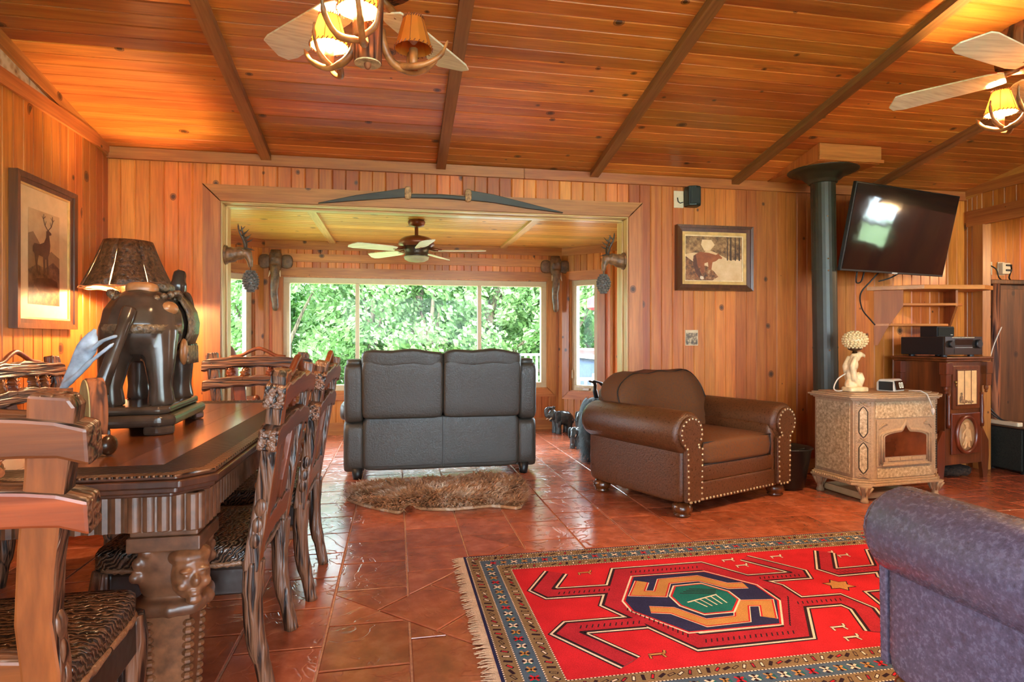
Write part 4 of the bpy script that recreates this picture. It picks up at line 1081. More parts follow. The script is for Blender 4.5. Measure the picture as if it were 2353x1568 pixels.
MB().prism([(cxd+x, z) for x, z in ogee(0.18, 0.312, 0.44, 0.53)], 0.0105, 0.0135, MF).build('door_glass', FIREGL, dr)
for k in range(3): MB().box(cxd-0.15+k*0.102, cxd-0.054+k*0.102, -0.016, -0.008, 0.282, 0.305).build('grille_bar', IRON, dr, bevel=0.002)
MB().box(cxd-0.205, cxd+0.205, -0.02, -0.005, 0.25, 0.262).build('sill_moulding', IRON, dr, bevel=0.003)
for s in (-1, 1):
    m_ = MB()
    for k in range(4): m_.tube([(cxd+s*0.16, -0.011, 0.53), (cxd+s*(0.175+0.01*k), -0.015, 0.545-0.006*k), (cxd+s*(0.195+0.012*k), -0.011, 0.54-0.014*k)], [0.003, 0.005, 0.002], 5)
    m_.build('scroll_relief', IRON, dr, smooth=True)
for (x, y) in ((-0.045, 0.03), (0.575, 0.03), (-0.07, 0.40), (0.60, 0.40)):
    m_ = MB(); m_.lathe([(0.026, 0), (0.028, 0.012), (0.02, 0.03), (0.024, 0.06), (0.042, 0.10), (0.055, 0.122)], 10, T(x, y, 0))
    for k in range(6):
        a = 2*PI*k/6; m_.tube([(x+0.024*math.cos(a), y+0.024*math.sin(a), 0.05), (x+0.05*math.cos(a), y+0.05*math.sin(a), 0.11)], [0.004, 0.009], 5)
    m_.build('leg', IRON, st, smooth=True)
# tray pushed under the stove
CREAM = plain('cream_enamel', srgb(206,170,124), 0.5, noise=0.05)
tr_ = MB().prism([(0, 0), (0.46, 0.0), (0.46, 0.34), (0, 0.34)], 0.004, 0.012); tr_.box(0, 0.46, 0, 0.012, 0.012, 0.05); tr_.box(0, 0.012, 0, 0.34, 0.012, 0.05); tr_.box(0.448, 0.46, 0, 0.34, 0.012, 0.05); tr_.box(0, 0.46, 0.328, 0.34, 0.012, 0.05); tr_.box(-0.03, 0.49, -0.02, 0.0, 0.042, 0.05)
tag(tr_.build('ash_tray', CREAM, M=T(3.16, 3.69, 0) @ RZ(R(5)), bevel=0.004), 'shallow cream metal tray on the tiles under the stove', 'tray')

# stove pipe with ceiling box
pp = thing('stove_pipe', 'black stove pipe rising to a flared collar at the ceiling', 'pipe', (3.235, 4.135, 0.72))
def pz(z): return (-0.028*(z/1.7), 0, z)
for (a, b) in ((0.0, 0.33), (0.33, 0.93), (0.93, 1.645)):
    MB().tube([pz(a), pz(b)], 0.088, 24).build('pipe_section', PIPEM, pp, smooth=False)
for z in (0.33, 0.93): MB().tube([pz(z-0.006), pz(z+0.006)], 0.0905, 24).build('joint_ring', PIPEM, pp)
MB().lathe([(0.09, 1.58), (0.102, 1.585), (0.104, 1.60), (0.125, 1.61), (0.15, 1.635), (0.20, 1.662), (0.245, 1.672), (0.25, 1.677), (0.25, 1.681), (0.05, 1.681)], 28, T(-0.028, 0, 0)).build('collar', PIPEM, pp, smooth=True)
for z in (0.31, 0.91, 1.0, 1.32, 1.595):
    MB().ball((-0.028*(z/1.7)-0.03, -0.086, z), 0.006, 6, 4).build('rivet', NAIL, pp)
BOXW = wood('chimney_box_wood', srgb(206,126,64), srgb(170,90,42), 0.4, knots=False, var=0.05)
zb_ = 2.405
cb = thing('chimney_box', 'pine box on the ceiling around the stove pipe', 'chimney box', (2.98, 3.89, zb_))
Mc = basis((0,1,0), (0,0,1), (1,0,0), (0,0,0))
def zcl(y): return zc(3.89+y)-zb_-0.002
for x in (0.0, 0.49): MB().prism([(0, 0), (0.635, 0), (0.635, zcl(0.635)), (0, zcl(0))], x, x+0.018, Mc).build('side_board', BOXW, cb)
bar('front_board', 0.0, 0.508, -0.018, 0.0, 0.0, zcl(0), BOXW, cb)
bar('bottom_board', 0.0, 0.508, 0.0, 0.635, -0.006, 0.004, BOXW, cb)
bar('edge_strip', -0.012, 0.52, -0.03, -0.018, -0.006, 0.018, BOXW, cb)

# coal bucket behind the armchair
bk = thing('ash_bucket', 'black tapered metal bucket on the floor left of the stove', 'bucket', (2.885, 4.10, 0))
MB().lathe([(0.10, 0), (0.105, 0.012), (0.115, 0.02), (0.165, 0.30), (0.175, 0.305), (0.17, 0.312), (0.158, 0.305), (0.108, 0.03), (0.0, 0.03)], 24).build('pail', plain('black_bucket', srgb(22,20,18), 0.35, noise=0.3, nscale=80), bk, smooth=True)
MB().tube([(0.17*math.cos(a), 0.0+0.02, 0.30+0.0+0.06*math.sin(a)*0-0.03*math.sin(a)) for a in [PI*i/12 for i in range(13)]], 0.004, 6).build('handle', BLKIRON, bk, smooth=True)

# lamp with a carved bird on the stove
ON = plain('carved_alabaster', srgb(216,190,144), 0.4, noise=0.2, nscale=18, bmp=0.2)
STVX = lambda x, y, z: (3.18+x*math.cos(R(5))-y*math.sin(R(5)), 3.60+x*math.sin(R(5))+y*math.cos(R(5)), z)
lx, ly, lz = STVX(0.035, 0.19, 0.7425)
el = thing('eagle_lamp', 'small pale carved eagle lamp with beaded globe shade on the stove', 'lamp', (lx, ly, lz))
MB().rbox((0, 0, 0.018), (0.075, 0.055, 0.018), 6, 6).build('plinth', ON, el, smooth=True)
bd_ = MB()
for p, r_ in (((-0.03, 0, 0.05), (0.045, 0.04, 0.05)), ((-0.028, 0, 0.12), (0.038, 0.035, 0.06)), ((-0.015, 0, 0.19), (0.036, 0.035, 0.05)), ((0.005, 0, 0.245), (0.035, 0.032, 0.035)), ((0.035, 0, 0.262), (0.028, 0.024, 0.024)), ((0.03, 0, 0.09), (0.025, 0.03, 0.05))): bd_.ball(p, r_, 10, 8)
bd_.tube([(0.055, 0, 0.262), (0.075, 0, 0.255), (0.082, 0, 0.238)], [0.016, 0.011, 0.003], 8)
bd_.tube([(-0.02, 0.03, 0.25), (-0.05, 0.035, 0.18), (-0.03, 0.03, 0.09), (0.02, 0.02, 0.03)], [0.014, 0.02, 0.022, 0.01], 8)
bd_.tube([(-0.02, -0.03, 0.25), (-0.05, -0.035, 0.18), (-0.03, -0.035, 0.09), (0.03, -0.03, 0.03)], [0.014, 0.02, 0.022, 0.01], 8)
bd_.tube([(0.03, -0.01, 0.13), (0.045, -0.012, 0.09), (0.03, -0.01, 0.04)], [0.02, 0.022, 0.018], 8)
bd_.build('eagle', ON, el, remesh=0.005)
MB().lathe([(0.018, 0.27), (0.014, 0.288), (0.03, 0.292), (0.044, 0.30), (0.046, 0.308), (0.036, 0.31)], 16).build('cup', plain('bronze', srgb(84,58,34), 0.35, metal=0.7), el, smooth=True)
GLB = plain('beaded_glass', srgb(226,196,140), 0.2, noise=0.2, nscale=120)
gb = MB().ball((0, 0, 0.365), (0.078, 0.078, 0.06), 20, 12).build('globe', GLB, el, smooth=True)
m_ = MB()
for i in range(1, 11):
    ph = -PI/2+PI*i/11; k = max(4, int(22*math.cos(ph)))
    for j in range(k):
        a = 2*PI*j/k+i*0.15; m_.ball((0.08*math.cos(ph)*math.cos(a), 0.08*math.cos(ph)*math.sin(a), 0.365+0.062*math.sin(ph)), 0.0085, 6, 4)
m_.build('bead', GLB, gb, smooth=True, kind='stuff')
WCORD = plain('pale_cord', srgb(214,204,186), 0.5)
BCORD = plain('black_cord', srgb(20,18,16), 0.5)
tag(MB().tube(bez([(lx-0.05, ly+0.02, lz+0.13), (lx-0.12, ly+0.02, lz+0.09), (lx-0.16, ly+0.01, lz+0.03), (lx-0.13, ly+0.02, lz+0.006), (lx-0.06, ly+0.04, lz+0.006)], 6), 0.0045, 6).build('lamp_cord', WCORD, smooth=True), 'pale cord looping behind the eagle lamp', 'cord')

# alarm clock
kx, ky, kz = STVX(0.335, 0.17, 0.7425)
ck = thing('alarm_clock', 'silver and black alarm clock with lit digits on the stove', 'clock', (kx, ky, kz), R(22))
SILV = plain('silver_plastic', srgb(186,180,168), 0.35, noise=0.04)
cs = MB().prism([(-0.065, 0), (0.06, 0), (0.045, 0.075), (0.03, 0.088), (-0.045, 0.085), (-0.065, 0.06)], -0.075, 0.075, basis((0,-1,0), (0,0,1), (-1,0,0))); cs.build('case', SILV, ck, bevel=0.008)
Mface = basis((1,0,0), Vector((0, 0.196, 0.98)), Vector((0, -0.98, 0.196)), (0, -0.0525, 0.042))
MB().box(-0.052, 0.066, -0.032, 0.033, 0.001, 0.005, Mface).build('display', plain('clock_face', srgb(16,14,13), 0.1), ck)
em = bpy.data.materials.new('lit_digit'); em.use_nodes = True; e_ = em.node_tree.nodes['Principled BSDF']; e_.inputs['Emission Color'].default_value = (1, 0.86, 0.62, 1); e_.inputs['Base Color'].default_value = (0.1, 0.08, 0.05, 1); e_.inputs['Emission Strength'].default_value = 0.22
def seg7(mb, x, z, ch, w=0.021, h=0.04, t=0.0045, M=None):
    S = {'0': 'abcdef', '1': 'bc', '8': 'abcdefg', '9': 'abcdfg', '6': 'acdefg'}[ch]
    R_ = {'a': (x, x+w, z+h-t, z+h), 'd': (x, x+w, z, z+t), 'g': (x, x+w, z+h/2-t/2, z+h/2+t/2), 'b': (x+w-t, x+w, z+h/2, z+h), 'c': (x+w-t, x+w, z, z+h/2), 'e': (x, x+t, z, z+h/2), 'f': (x, x+t, z+h/2, z+h)}
    for s_ in S: a = R_[s_]; mb.box(a[0], a[1], a[2], a[3], 0.005, 0.0062, M)
dg = MB(); seg7(dg, -0.002, -0.02, '0', M=Mface); dg.build('digit', em, ck)
dg = MB(); seg7(dg, 0.03, -0.02, '0', M=Mface); dg.build('digit', em, ck)
MB().box(-0.078, -0.0745, -0.05, 0.045, 0.008, 0.07).build('speaker_grille', PLASTIC, ck)
sx_, sy_, sz_ = STVX(0.40, -0.02, 0.742)
m_ = thing('fire_tongs', 'small silver skewer tongs hanging over the stove front edge', 'tongs', (sx_, sy_, sz_))
MB().tube([(-0.06, 0.05, 0.012), (-0.01, 0.0, 0.014), (0.005, -0.035, -0.005), (0.025, -0.042, -0.06), (0.04, -0.042, -0.10)], 0.0045, 6).build('shaft', SILV, m_, smooth=True)
MB().lathe([(0.001, 0.0), (0.011, 0.02), (0.013, 0.035), (0.006, 0.05)], 8, T(0.045, -0.042, -0.15)).build('tip', SILV, m_)

# ------------------------------------------------------------------ cabinet with oval relief
cbx, cby, crz = 4.19, 4.02, R(10)
cbn = thing('music_cabinet', 'tall dark cabinet with framed glass door and oval relief', 'cabinet', (cbx, cby, 0), crz)
cw_, cd_, chh = 0.43, 0.40, 0.97
MB().box(0, cw_, 0.0, cd_, 0.13, chh-0.03).build('body', CABW, cbn, bevel=0.004)
mb = MB(); mb.box(-0.045, cw_+0.045, -0.04, cd_+0.01, chh-0.03, chh-0.012); mb.box(-0.06, cw_+0.06, -0.055, cd_+0.01, chh-0.012, chh+0.006)
mb.build('top', CABW, cbn, bevel=0.005)
for x in (-0.02, cw_+0.02):
    for y in ((-0.02, cd_-0.05) if x < 0 else (-0.02,)):
        m_ = MB(); m_.box(x-0.035, x+0.035, y-0.03, y+0.03, 0.84, 0.935); m_.box(x-0.028, x+0.028, y-0.024, y+0.024, 0.745, 0.84); m_.ball((x, y, 0.73), (0.018, 0.018, 0.025), 8, 6); m_.ball((x, y, 0.70), 0.012, 8, 6)
        m_.build('corbel', CABW, cbn, bevel=0.004)
for x in (0.02, cw_-0.02): MB().lathe([(0.014, 0.42), (0.018, 0.45), (0.012, 0.5), (0.016, 0.58), (0.011, 0.66), (0.016, 0.69)], 10, T(x, -0.012, 0)).build('turned_column', CABW, cbn, smooth=True)
dr = MB().box(0.065, cw_-0.05, -0.018, 0.0, 0.565, 0.905).build('door', CABW, cbn, bevel=0.004)
MB().box(0.105, cw_-0.09, -0.0195, -0.0185, 0.60, 0.87).build('back_panel', plain('pale_cabinet_lining', srgb(226,178,116), 0.5, noise=0.08), dr)
MB().box(0.19, 0.196, -0.021, -0.0195, 0.60, 0.87).build('lining_joint', CABW, dr)
MB().box(0.27, 0.276, -0.021, -0.0195, 0.60, 0.87).build('lining_joint', CABW, dr)
m_ = MB(); m_.ball((0.155, -0.024, 0.645), (0.022, 0.006, 0.03), 10, 6); m_.ball((0.155, -0.024, 0.685), (0.012, 0.006, 0.012), 8, 6); m_.ball((0.18, -0.024, 0.625), (0.05, 0.006, 0.016), 10, 6); m_.ball((0.26, -0.024, 0.62), (0.04, 0.006, 0.012), 10, 6)
m_.build('seated_figure', plain('figure_tan', srgb(150,110,70), 0.5, noise=0.4, nscale=60), dr, remesh=0.003)
m_ = MB()
for (a, b, c, d_) in ((0.098, 0.108, 0.593, 0.877), (cw_-0.093, cw_-0.083, 0.593, 0.877), (0.098, cw_-0.083, 0.867, 0.877), (0.098, cw_-0.083, 0.593, 0.603)): m_.box(a, b, -0.026, -0.016, c, d_)
m_.build('glass_bead', CABW, dr, bevel=0.002)
m_ = MB(); m_.ball((0.08, -0.028, 0.78), 0.012, 8, 6); m_.tube([(0.08, -0.03, 0.77), (0.08, -0.034, 0.74)], 0.006, 6); m_.build('pull', plain('aged_brass', srgb(150,110,56), 0.35, metal=0.8), dr, smooth=True)
MB().box(0.055, cw_-0.04, -0.016, 0.0, 0.21, 0.535).build('lower_panel', CABW, cbn, bevel=0.012, seg=3)
ov = MB(); 
ov.tube([(cw_/2+0.115*math.cos(a), -0.022, 0.365+0.14*math.sin(a)) for a in [2*PI*i/32 for i in range(33)]], 0.016, 8, cap=False); ov.build('oval_frame', CABW, cbn, smooth=True)
OVM = plain('oval_plaque', srgb(164,120,76), 0.5, noise=0.1)
MB().lathe([(0.108, 0), (0.108, 0.006), (0.0, 0.009)], 32, T(cw_/2, -0.016, 0.365) @ RX(R(90)) @ Matrix.Diagonal((1, 1.24, 1, 1))).build('oval_plaque', OVM, cbn, smooth=True)
FIG = plain('relief_tan', srgb(206,158,104), 0.5, noise=0.08)
fg = MB(); cx_ = cw_/2
for c_, r_ in (((0.0, 0.435), (0.02, 0.022)), ((-0.012, 0.452), (0.03, 0.014)), ((0.0, 0.38), (0.027, 0.042)), ((0.0, 0.325), (0.036, 0.032))): fg.ball((cx_+c_[0], -0.026, c_[1]), (r_[0], 0.010, r_[1]), 10, 6)
for pth in ([(-0.02, 0.405), (-0.05, 0.375), (-0.055, 0.33)], [(0.02, 0.405), (0.035, 0.35), (0.045, 0.31)], [(-0.015, 0.31), (-0.02, 0.27), (-0.035, 0.255)], [(0.015, 0.31), (0.02, 0.27), (0.04, 0.262)], [(-0.02, 0.32), (-0.05, 0.28)]):
    fg.tube([(cx_+p[0], -0.026, p[1]) for p in pth], [0.011]*(len(pth)-1)+[0.008], 7)
fg.build('relief_figure', FIG, cbn, remesh=0.004)
for x, s in ((0.0, -1), (cw_, 1)):
    for y in (0.0, cd_-0.04):
        pts = [(0, 0.40), (s*0.02, 0.40), (s*0.085, 0.30), (s*0.09, 0.18), (s*0.07, 0.0), (s*0.02, 0.0), (0, 0.13)]
        MB().prism([(x+p[0], p[1]) for p in pts], -y-0.03, -y, MF).build('bracket_leg', CABW, cbn, bevel=0.003)
tag(MB().rbox((0, 0, 0.045), (0.15, 0.12, 0.045), 2.6, 10, fn=lambda w: [w[0]+0.012*math.sin(w[1]*60), w[1]+0.012*math.sin(w[0]*55), w[2]+0.006*math.sin(w[0]*80)]).build('fur_bundle', plain('dark_fur_bundle', srgb(52,36,24), 0.9, noise=0.6, nscale=60, bmp=0.6), M=T(4.46, 4.25, 0), smooth=True), 'dark furry bundle on the floor under the oval-relief cabinet', 'bundle')
def cabM(x, y, z): return (cbx+x*math.cos(crz)-y*math.sin(crz), cby+x*math.sin(crz)+y*math.cos(crz), z)
ZT = chh+0.006
rc = thing('av_receiver', 'black audio receiver with two knobs on the tall cabinet', 'receiver', cabM(-0.015, -0.01, ZT), crz)
MB().box(0, 0.435, 0.012, 0.36, 0.015, 0.155).build('case', PLASTIC, rc, bevel=0.004)
RFACE = plain('receiver_face', srgb(52,38,28), 0.22, noise=0.05)
fp_ = MB().box(0, 0.435, 0.0, 0.012, 0.015, 0.158).build('faceplate', RFACE, rc, bevel=0.002)
for (x, r_) in ((0.055, 0.027), (0.375, 0.035)):
    MB().lathe([(r_, 0), (r_, 0.018), (r_*0.85, 0.024), (0, 0.024)], 20, T(x, 0.0, 0.10) @ RX(R(90))).build('knob', PLASTIC, fp_, smooth=False)
MB().box(0.11, 0.325, -0.002, 0.001, 0.092, 0.138).build('display', plain('receiver_display', srgb(40,30,22), 0.08), fp_)
for i in range(12): MB().box(0.115+i*0.017, 0.123+i*0.017, -0.0045, 0.0, 0.070, 0.074).build('button', SILV, fp_)
MB().box(0.105, 0.33, -0.003, 0.0, 0.024, 0.06).build('flap', RFACE, fp_)
LT = plain('silk_print', srgb(196,180,150), 0.5)
tp = MB()
for i in range(16): tp.box(0.08+i*0.0165, 0.092+i*0.0165, -0.0012, 0.0, 0.147, 0.1535)
tp.build('lettering', LT, fp_, kind='stuff')
for x in (0.06, 0.375):
    for y in (0.05, 0.31): MB().lathe([(0.022, 0), (0.022, 0.016)], 14, T(x, y, 0)).build('foot', PLASTIC, rc)
sp = thing('center_speaker', 'small black speaker standing on the audio receiver', 'speaker', cabM(0.10, 0.13, ZT+0.156), crz)
MB().box(0, 0.20, 0, 0.14, 0, 0.085).build('cabinet', PLASTIC, sp, bevel=0.004)
MB().box(0.008, 0.192, -0.006, 0.0, 0.008, 0.077).build('grille', plain('speaker_cloth', srgb(26,28,22), 0.9, noise=0.3, nscale=200), sp)
MB().box(0.15, 0.175, -0.008, -0.005, 0.014, 0.02).build('badge', SILV, sp)

# ------------------------------------------------------------------ television on its arm
BL, BR = Vector((3.266, 4.02)), Vector((4.447, 4.29)); tw_ = (BR-BL).length
ux_ = (BR-BL).normalized(); tv = thing('television', 'black flat television tilted down on an arm in the corner', 'television', (BL.x, BL.y, 1.628), math.atan2(ux_.y, ux_.x))
TL = RX(R(12)); H_ = 0.655
MB().box(0, tw_, 0, 0.03, 0, H_, TL).build('bezel', PLASTIC, tv, bevel=0.004)
def screen():
    m, nt, bs = newmat('tv_screen'); bs.inputs['Base Color'].default_value = (0.008, 0.006, 0.005, 1); bs.inputs['Roughness'].default_value = 0.06; bs.inputs['IOR'].default_value = 1.6
    mp = objcoord(nt, rand=False); n = nd(nt, 'ShaderNodeTexNoise', Scale=4.0); nt.links.new(mp.outputs[0], n.inputs['Vector']); bump(nt, bs, n.outputs['Fac'], 0.06, 0.02); return m
MB().box(0.012, tw_-0.012, -0.003, 0.001, 0.016, H_-0.012, TL).build('screen', screen(), tv)
MB().box(tw_/2-0.03, tw_/2+0.03, -0.006, 0.004, 0.0, 0.012, TL).build('logo_bar', SILV, tv)
MB().box(tw_/2-0.2, tw_/2+0.2, 0.03, 0.07, 0.12, 0.5, TL).build('rear_housing', PLASTIC, tv, bevel=0.01)
MB().tube([(tw_/2+0.03, 0.06, 0.32), (tw_/2+0.2, 0.25, 0.34), (tw_/2+0.06, 0.36, 0.34)], 0.025, 8).build('wall_arm', PLASTIC, tv)
inv = (Matrix.Translation((BL.x, BL.y, 1.628)) @ RZ(math.atan2(ux_.y, ux_.x))).inverted()
for pth in ([(3.52, 4.15, 1.64), (3.53, 4.17, 1.56), (3.60, 4.2, 1.57), (3.63, 4.2, 1.66)],
            [(3.80, 4.23, 1.66), (3.74, 4.26, 1.58), (3.68, 4.3, 1.48), (3.72, 4.33, 1.36), (3.80, 4.33, 1.27), (3.84, 4.33, 1.23)],
            [(4.05, 4.30, 1.66), (3.98, 4.33, 1.615), (3.90, 4.36, 1.59)]):
    MB().tube(bez([inv @ Vector(p) for p in pth], 8), 0.006, 6).build('cable', BCORD, tv, smooth=True)

# corner shelf
sh = thing('corner_shelf', 'pine corner shelf unit under the television', 'shelf', (4.93, 4.54, 0))
SHW = wood('shelf_pine', srgb(216,140,72), srgb(180,100,44), 0.4, knots=False, var=0.05, axis='X', gs=0.5)
SHS = wood('shelf_side_pine', srgb(190,112,48), srgb(140,70,28), 0.55, knots=False, var=0.05, axis='Z', gs=0.5)
def rel(p): return (p[0]-4.93, p[1]-4.54)
MB().prism([rel(p) for p in [(3.93, 4.525), (4.24, 4.26), (4.74, 4.18), (4.915, 4.26), (4.915, 4.525)]], 1.525, 1.56).build('top_board', SHW, sh, bevel=0.003)
MB().prism([rel(p) for p in [(4.0, 4.525), (4.155, 4.39), (4.60, 4.30), (4.72, 4.36), (4.72, 4.525)]], 1.395, 1.415).build('shelf_board', SHW, sh, bevel=0.002)
MB().prism([rel(p) for p in [(4.0, 4.525), (4.08, 4.45), (4.56, 4.38), (4.62, 4.40), (4.62, 4.525)]], 1.225, 1.245).build('shelf_board', SHW, sh, bevel=0.002)
a0, a1 = Vector((4.0, 4.525, 0)), Vector((4.158, 4.383, 0)); dxx = (a1-a0).normalized(); nrm = Vector((-dxx.y, dxx.x, 0)); LL = (a1-a0).length
Ms = basis(dxx, (0,0,1), dxx.cross(Vector((0,0,1))), rel(a0)+(0,))
MB().prism([(0, 1.525), (LL, 1.525), (LL, 1.39), (LL*0.45, 1.20), (0.03, 1.06), (0, 1.06)], -0.018, 0.0, Ms).build('side_panel', SHS, sh, bevel=0.002)
a0, a1 = Vector((4.72, 4.525, 0)), Vector((4.61, 4.30, 0)); dxx = (a1-a0).normalized(); LL = (a1-a0).length
Ms = basis(dxx, (0,0,1), dxx.cross(Vector((0,0,1))), rel(a0)+(0,))
MB().prism([(0, 1.525), (LL, 1.525), (LL, 1.39), (LL*0.45, 1.22), (0, 1.15)], 0, 0.018, Ms).build('side_panel', SHS, sh, bevel=0.002)

# ------------------------------------------------------------------ side room: rustic wardrobe, subwoofer, power strip
wd = thing('rustic_wardrobe', 'dark rough-board wardrobe with live-edge post in the side room', 'wardrobe', (5.16, 4.50, 0))
MB().box(0.03, 1.2, 0.02, 0.24, 0.0, 1.60).build('carcass', RUSTW, wd, bevel=0.004)
for k in range(4): MB().box(0, 0.28, 0, 0.02, 0, 1.52).build('door_board', RUSTW, wd, bevel=0.004, M=T(0.085+k*0.285, 0.0, 0.04))
MB().tube([(0.045, 0.0, 0.0), (0.05, 0.005, 0.4), (0.038, 0.0, 0.8), (0.05, 0.0, 1.2), (0.045, 0.0, 1.6)], [0.045, 0.04, 0.047, 0.038, 0.042], 10).build('log_post', LOGBARK, wd, smooth=True)
MB().box(-0.02, 1.24, -0.03, 0.26, 1.60, 1.64).build('top_board', RUSTW, wd, bevel=0.008)
sb = thing('subwoofer', 'black cloth-fronted subwoofer box on the floor at the right edge', 'subwoofer', (5.03, 4.10, 0))
CLOTH = plain('subwoofer_cloth', srgb(32,34,26), 0.9, noise=0.6, nscale=220, bmp=0.4)
MB().box(0.01, 0.40, 0.0, 0.345, 0.02, 0.375).build('box', PLASTIC, sb, bevel=0.006)
MB().box(-0.004, 0.01, 0.015, 0.33, 0.03, 0.365).build('grille', CLOTH, sb, bevel=0.003)
MB().box(0.0, 0.40, -0.006, 0.35, 0.375, 0.387).build('top', plain('subwoofer_top', srgb(88,62,40), 0.5), sb, bevel=0.004)
for x in (0.05, 0.36):
    for y in (0.04, 0.31): MB().lathe([(0.02, 0), (0.022, 0.02)], 12, T(x, y, 0)).build('foot', PLASTIC, sb)
ps = thing('power_strip', 'cream power strip lying on the subwoofer', 'power strip', (5.07, 4.16, 0.387), R(90))
IVORY = plain('ivory_plastic', srgb(214,194,160), 0.45, noise=0.04)
MB().box(0, 0.26, -0.028, 0.028, 0, 0.036).build('case', IVORY, ps, bevel=0.008)
for k in range(4): MB().box(0.03+k*0.055, 0.06+k*0.055, -0.016, 0.016, 0.0355, 0.0375).build('socket', plain('socket_face', srgb(150,128,98), 0.5), ps)
inv = (Matrix.Translation((5.07, 4.16, 0.387)) @ RZ(R(90))).inverted()
for pth in ([(5.06, 4.30, 0.42), (5.02, 4.36, 0.50), (4.97, 4.38, 0.60), (4.90, 4.36, 0.66), (4.80, 4.3, 0.70)], [(5.07, 4.26, 0.42), (5.04, 4.33, 0.44), (4.98, 4.38, 0.52), (4.90, 4.34, 0.55), (4.78, 4.3, 0.54)]):
    MB().tube(bez([inv @ Vector(p) for p in pth], 6), 0.006, 6).build('cord', BCORD, ps, smooth=True)
tag(MB().tube(bez([(5.21, 4.44, 1.22), (5.10, 4.42, 1.05), (4.99, 4.38, 0.85), (4.93, 4.36, 0.75)], 6), 0.005, 6).build('pale_wire', WCORD, smooth=True), 'thin pale wire running slantwise from the wardrobe', 'wire')
def outlet(x, z, lab, bulky=False):
    o = thing('wall_outlet', lab, 'outlet', (x, 4.764, z)); MB().box(-0.04, 0.04, -0.006, 0, -0.062, 0.062).build('plate', IVORY, o, bevel=0.004)
    for dz in (0.025, -0.025): MB().box(-0.014, 0.014, -0.010, -0.004, dz-0.014, dz+0.014).build('plug' if not bulky else 'socket', PLASTIC, o, bevel=0.003)
    if bulky:
        MB().box(-0.035, 0.055, -0.05, -0.006, -0.055, 0.05).build('adapter', IVORY, o, bevel=0.006)
        for dz in (0.026, -0.02): MB().box(0.0, 0.06, -0.06, -0.048, dz-0.008, dz+0.008).build('plug', PLASTIC, o)
    return o
outlet(5.44, 1.775, 'cream wall outlet with two cords above the wardrobe, left one')
outlet(5.58, 1.775, 'cream outlet adapter with plugs above the wardrobe, right one', True)
for i, (a, b) in enumerate((((5.45, 4.75, 1.80), 5.49), ((5.62, 4.70, 1.80), 5.60))):
    tag(MB().tube(bez([a, (a[0]+0.03, 4.72, 1.76), (b, 4.70, 1.68), (b+0.02, 4.66, 1.648), (b+0.15, 4.64, 1.646)], 6), 0.006, 6).build('outlet_cord', BCORD, smooth=True), ('black cord dropping from the left outlet onto the wardrobe', 'black cord dropping from the right adapter onto the wardrobe')[i], 'cord')

# added pendant lamp, out of view, to warm the light on the right
pd = thing('added_pendant_lamp', 'added pendant lamp out of view in the side room for warm light', 'lamp', (6.3, 2.9, 1.95))
MB().tube([(0, 0, 0.16), (0, 0, 0.5)], 0.006, 6).build('cord', BCORD, pd)
MB().lathe([(0.14, 0.0), (0.06, 0.16), (0.055, 0.16), (0.135, 0.0)], 20).build('lamp_shade', CREAM, pd, smooth=True)
MB().ball((0, 0, 0.06), (0.03, 0.03, 0.045), 10, 8).build('bulb', IVORY, pd, smooth=True)
_d = bpy.data.lights.new('added_pendant_light', 'POINT'); _d.energy = 90; _d.color = (1.0, 0.6, 0.28); _d.shadow_soft_size = 0.05
_o = bpy.data.objects.new('added_pendant_light', _d); COL.objects.link(_o); _o.location = (6.3, 2.9, 1.97)
# ------------------------------------------------------------------ elephant statue on the table
EB = plain('elephant_wood', srgb(62,50,42), 0.2, noise=0.3, nscale=9, bmp=0.03)
EBW = plain('worn_elephant_wood', srgb(150,100,60), 0.35, noise=0.25, nscale=14)
ORN = plain('carved_blanket', srgb(96,76,56), 0.3, noise=0.5, nscale=60, bmp=0.9)
es = thing('elephant_statue', 'large dark wooden elephant statue with blanket and raised trunk on the table', 'statue', (-0.985, 2.72, 0.7605), R(4))
# faces +Y; base then legs, body
MB().prism([(-0.155,-0.245),(-0.11,-0.285),(0.11,-0.285),(0.155,-0.245),(0.155,0.245),(0.11,0.285),(-0.11,0.285),(-0.155,0.245)], 0.03, 0.075).build('base', EB, es, bevel=0.018, seg=3)
MB().prism([(-0.13,-0.22),(-0.10,-0.255),(0.10,-0.255),(0.13,-0.22),(0.13,0.22),(0.10,0.255),(-0.10,0.255),(-0.13,0.22)], 0.075, 0.105).build('plinth', EB, es, bevel=0.012, seg=3)
for sx in (-1, 1):
    for sy in (-1, 1):
        MB().prism([(sx*0.15, sy*0.24), (sx*0.105, sy*0.28), (sx*0.05, sy*0.275), (sx*0.075, sy*0.22), (sx*0.13, sy*0.16)], 0.0, 0.035).build('bracket_foot', EB, es, bevel=0.01, seg=2)
z0 = 0.105; b = MB()
b.ball((0, -0.085, z0+0.305), (0.145, 0.17, 0.15)); b.ball((0, 0.05, z0+0.31), (0.132, 0.18, 0.14)); b.ball((0, -0.03, z0+0.385), (0.10, 0.17, 0.07))
for sx in (-1, 1):
    b.tube([(sx*0.06, -0.14, z0+0.28), (sx*0.078, -0.16, z0+0.17), (sx*0.085, -0.175, z0+0.07), (sx*0.086, -0.165, z0+0.0)], [0.08, 0.056, 0.04, 0.05], 14)
    b.tube([(sx*0.07, 0.12, z0+0.28), (sx*0.08, 0.13, z0+0.16), (sx*0.08, 0.13, z0+0.06), (sx*0.08, 0.14, z0+0.0)], [0.066, 0.052, 0.042, 0.05], 14)
b.ball((0, 0.235, z0+0.36), (0.085, 0.10, 0.10)); b.ball((0, 0.25, z0+0.42), (0.065, 0.07, 0.05))
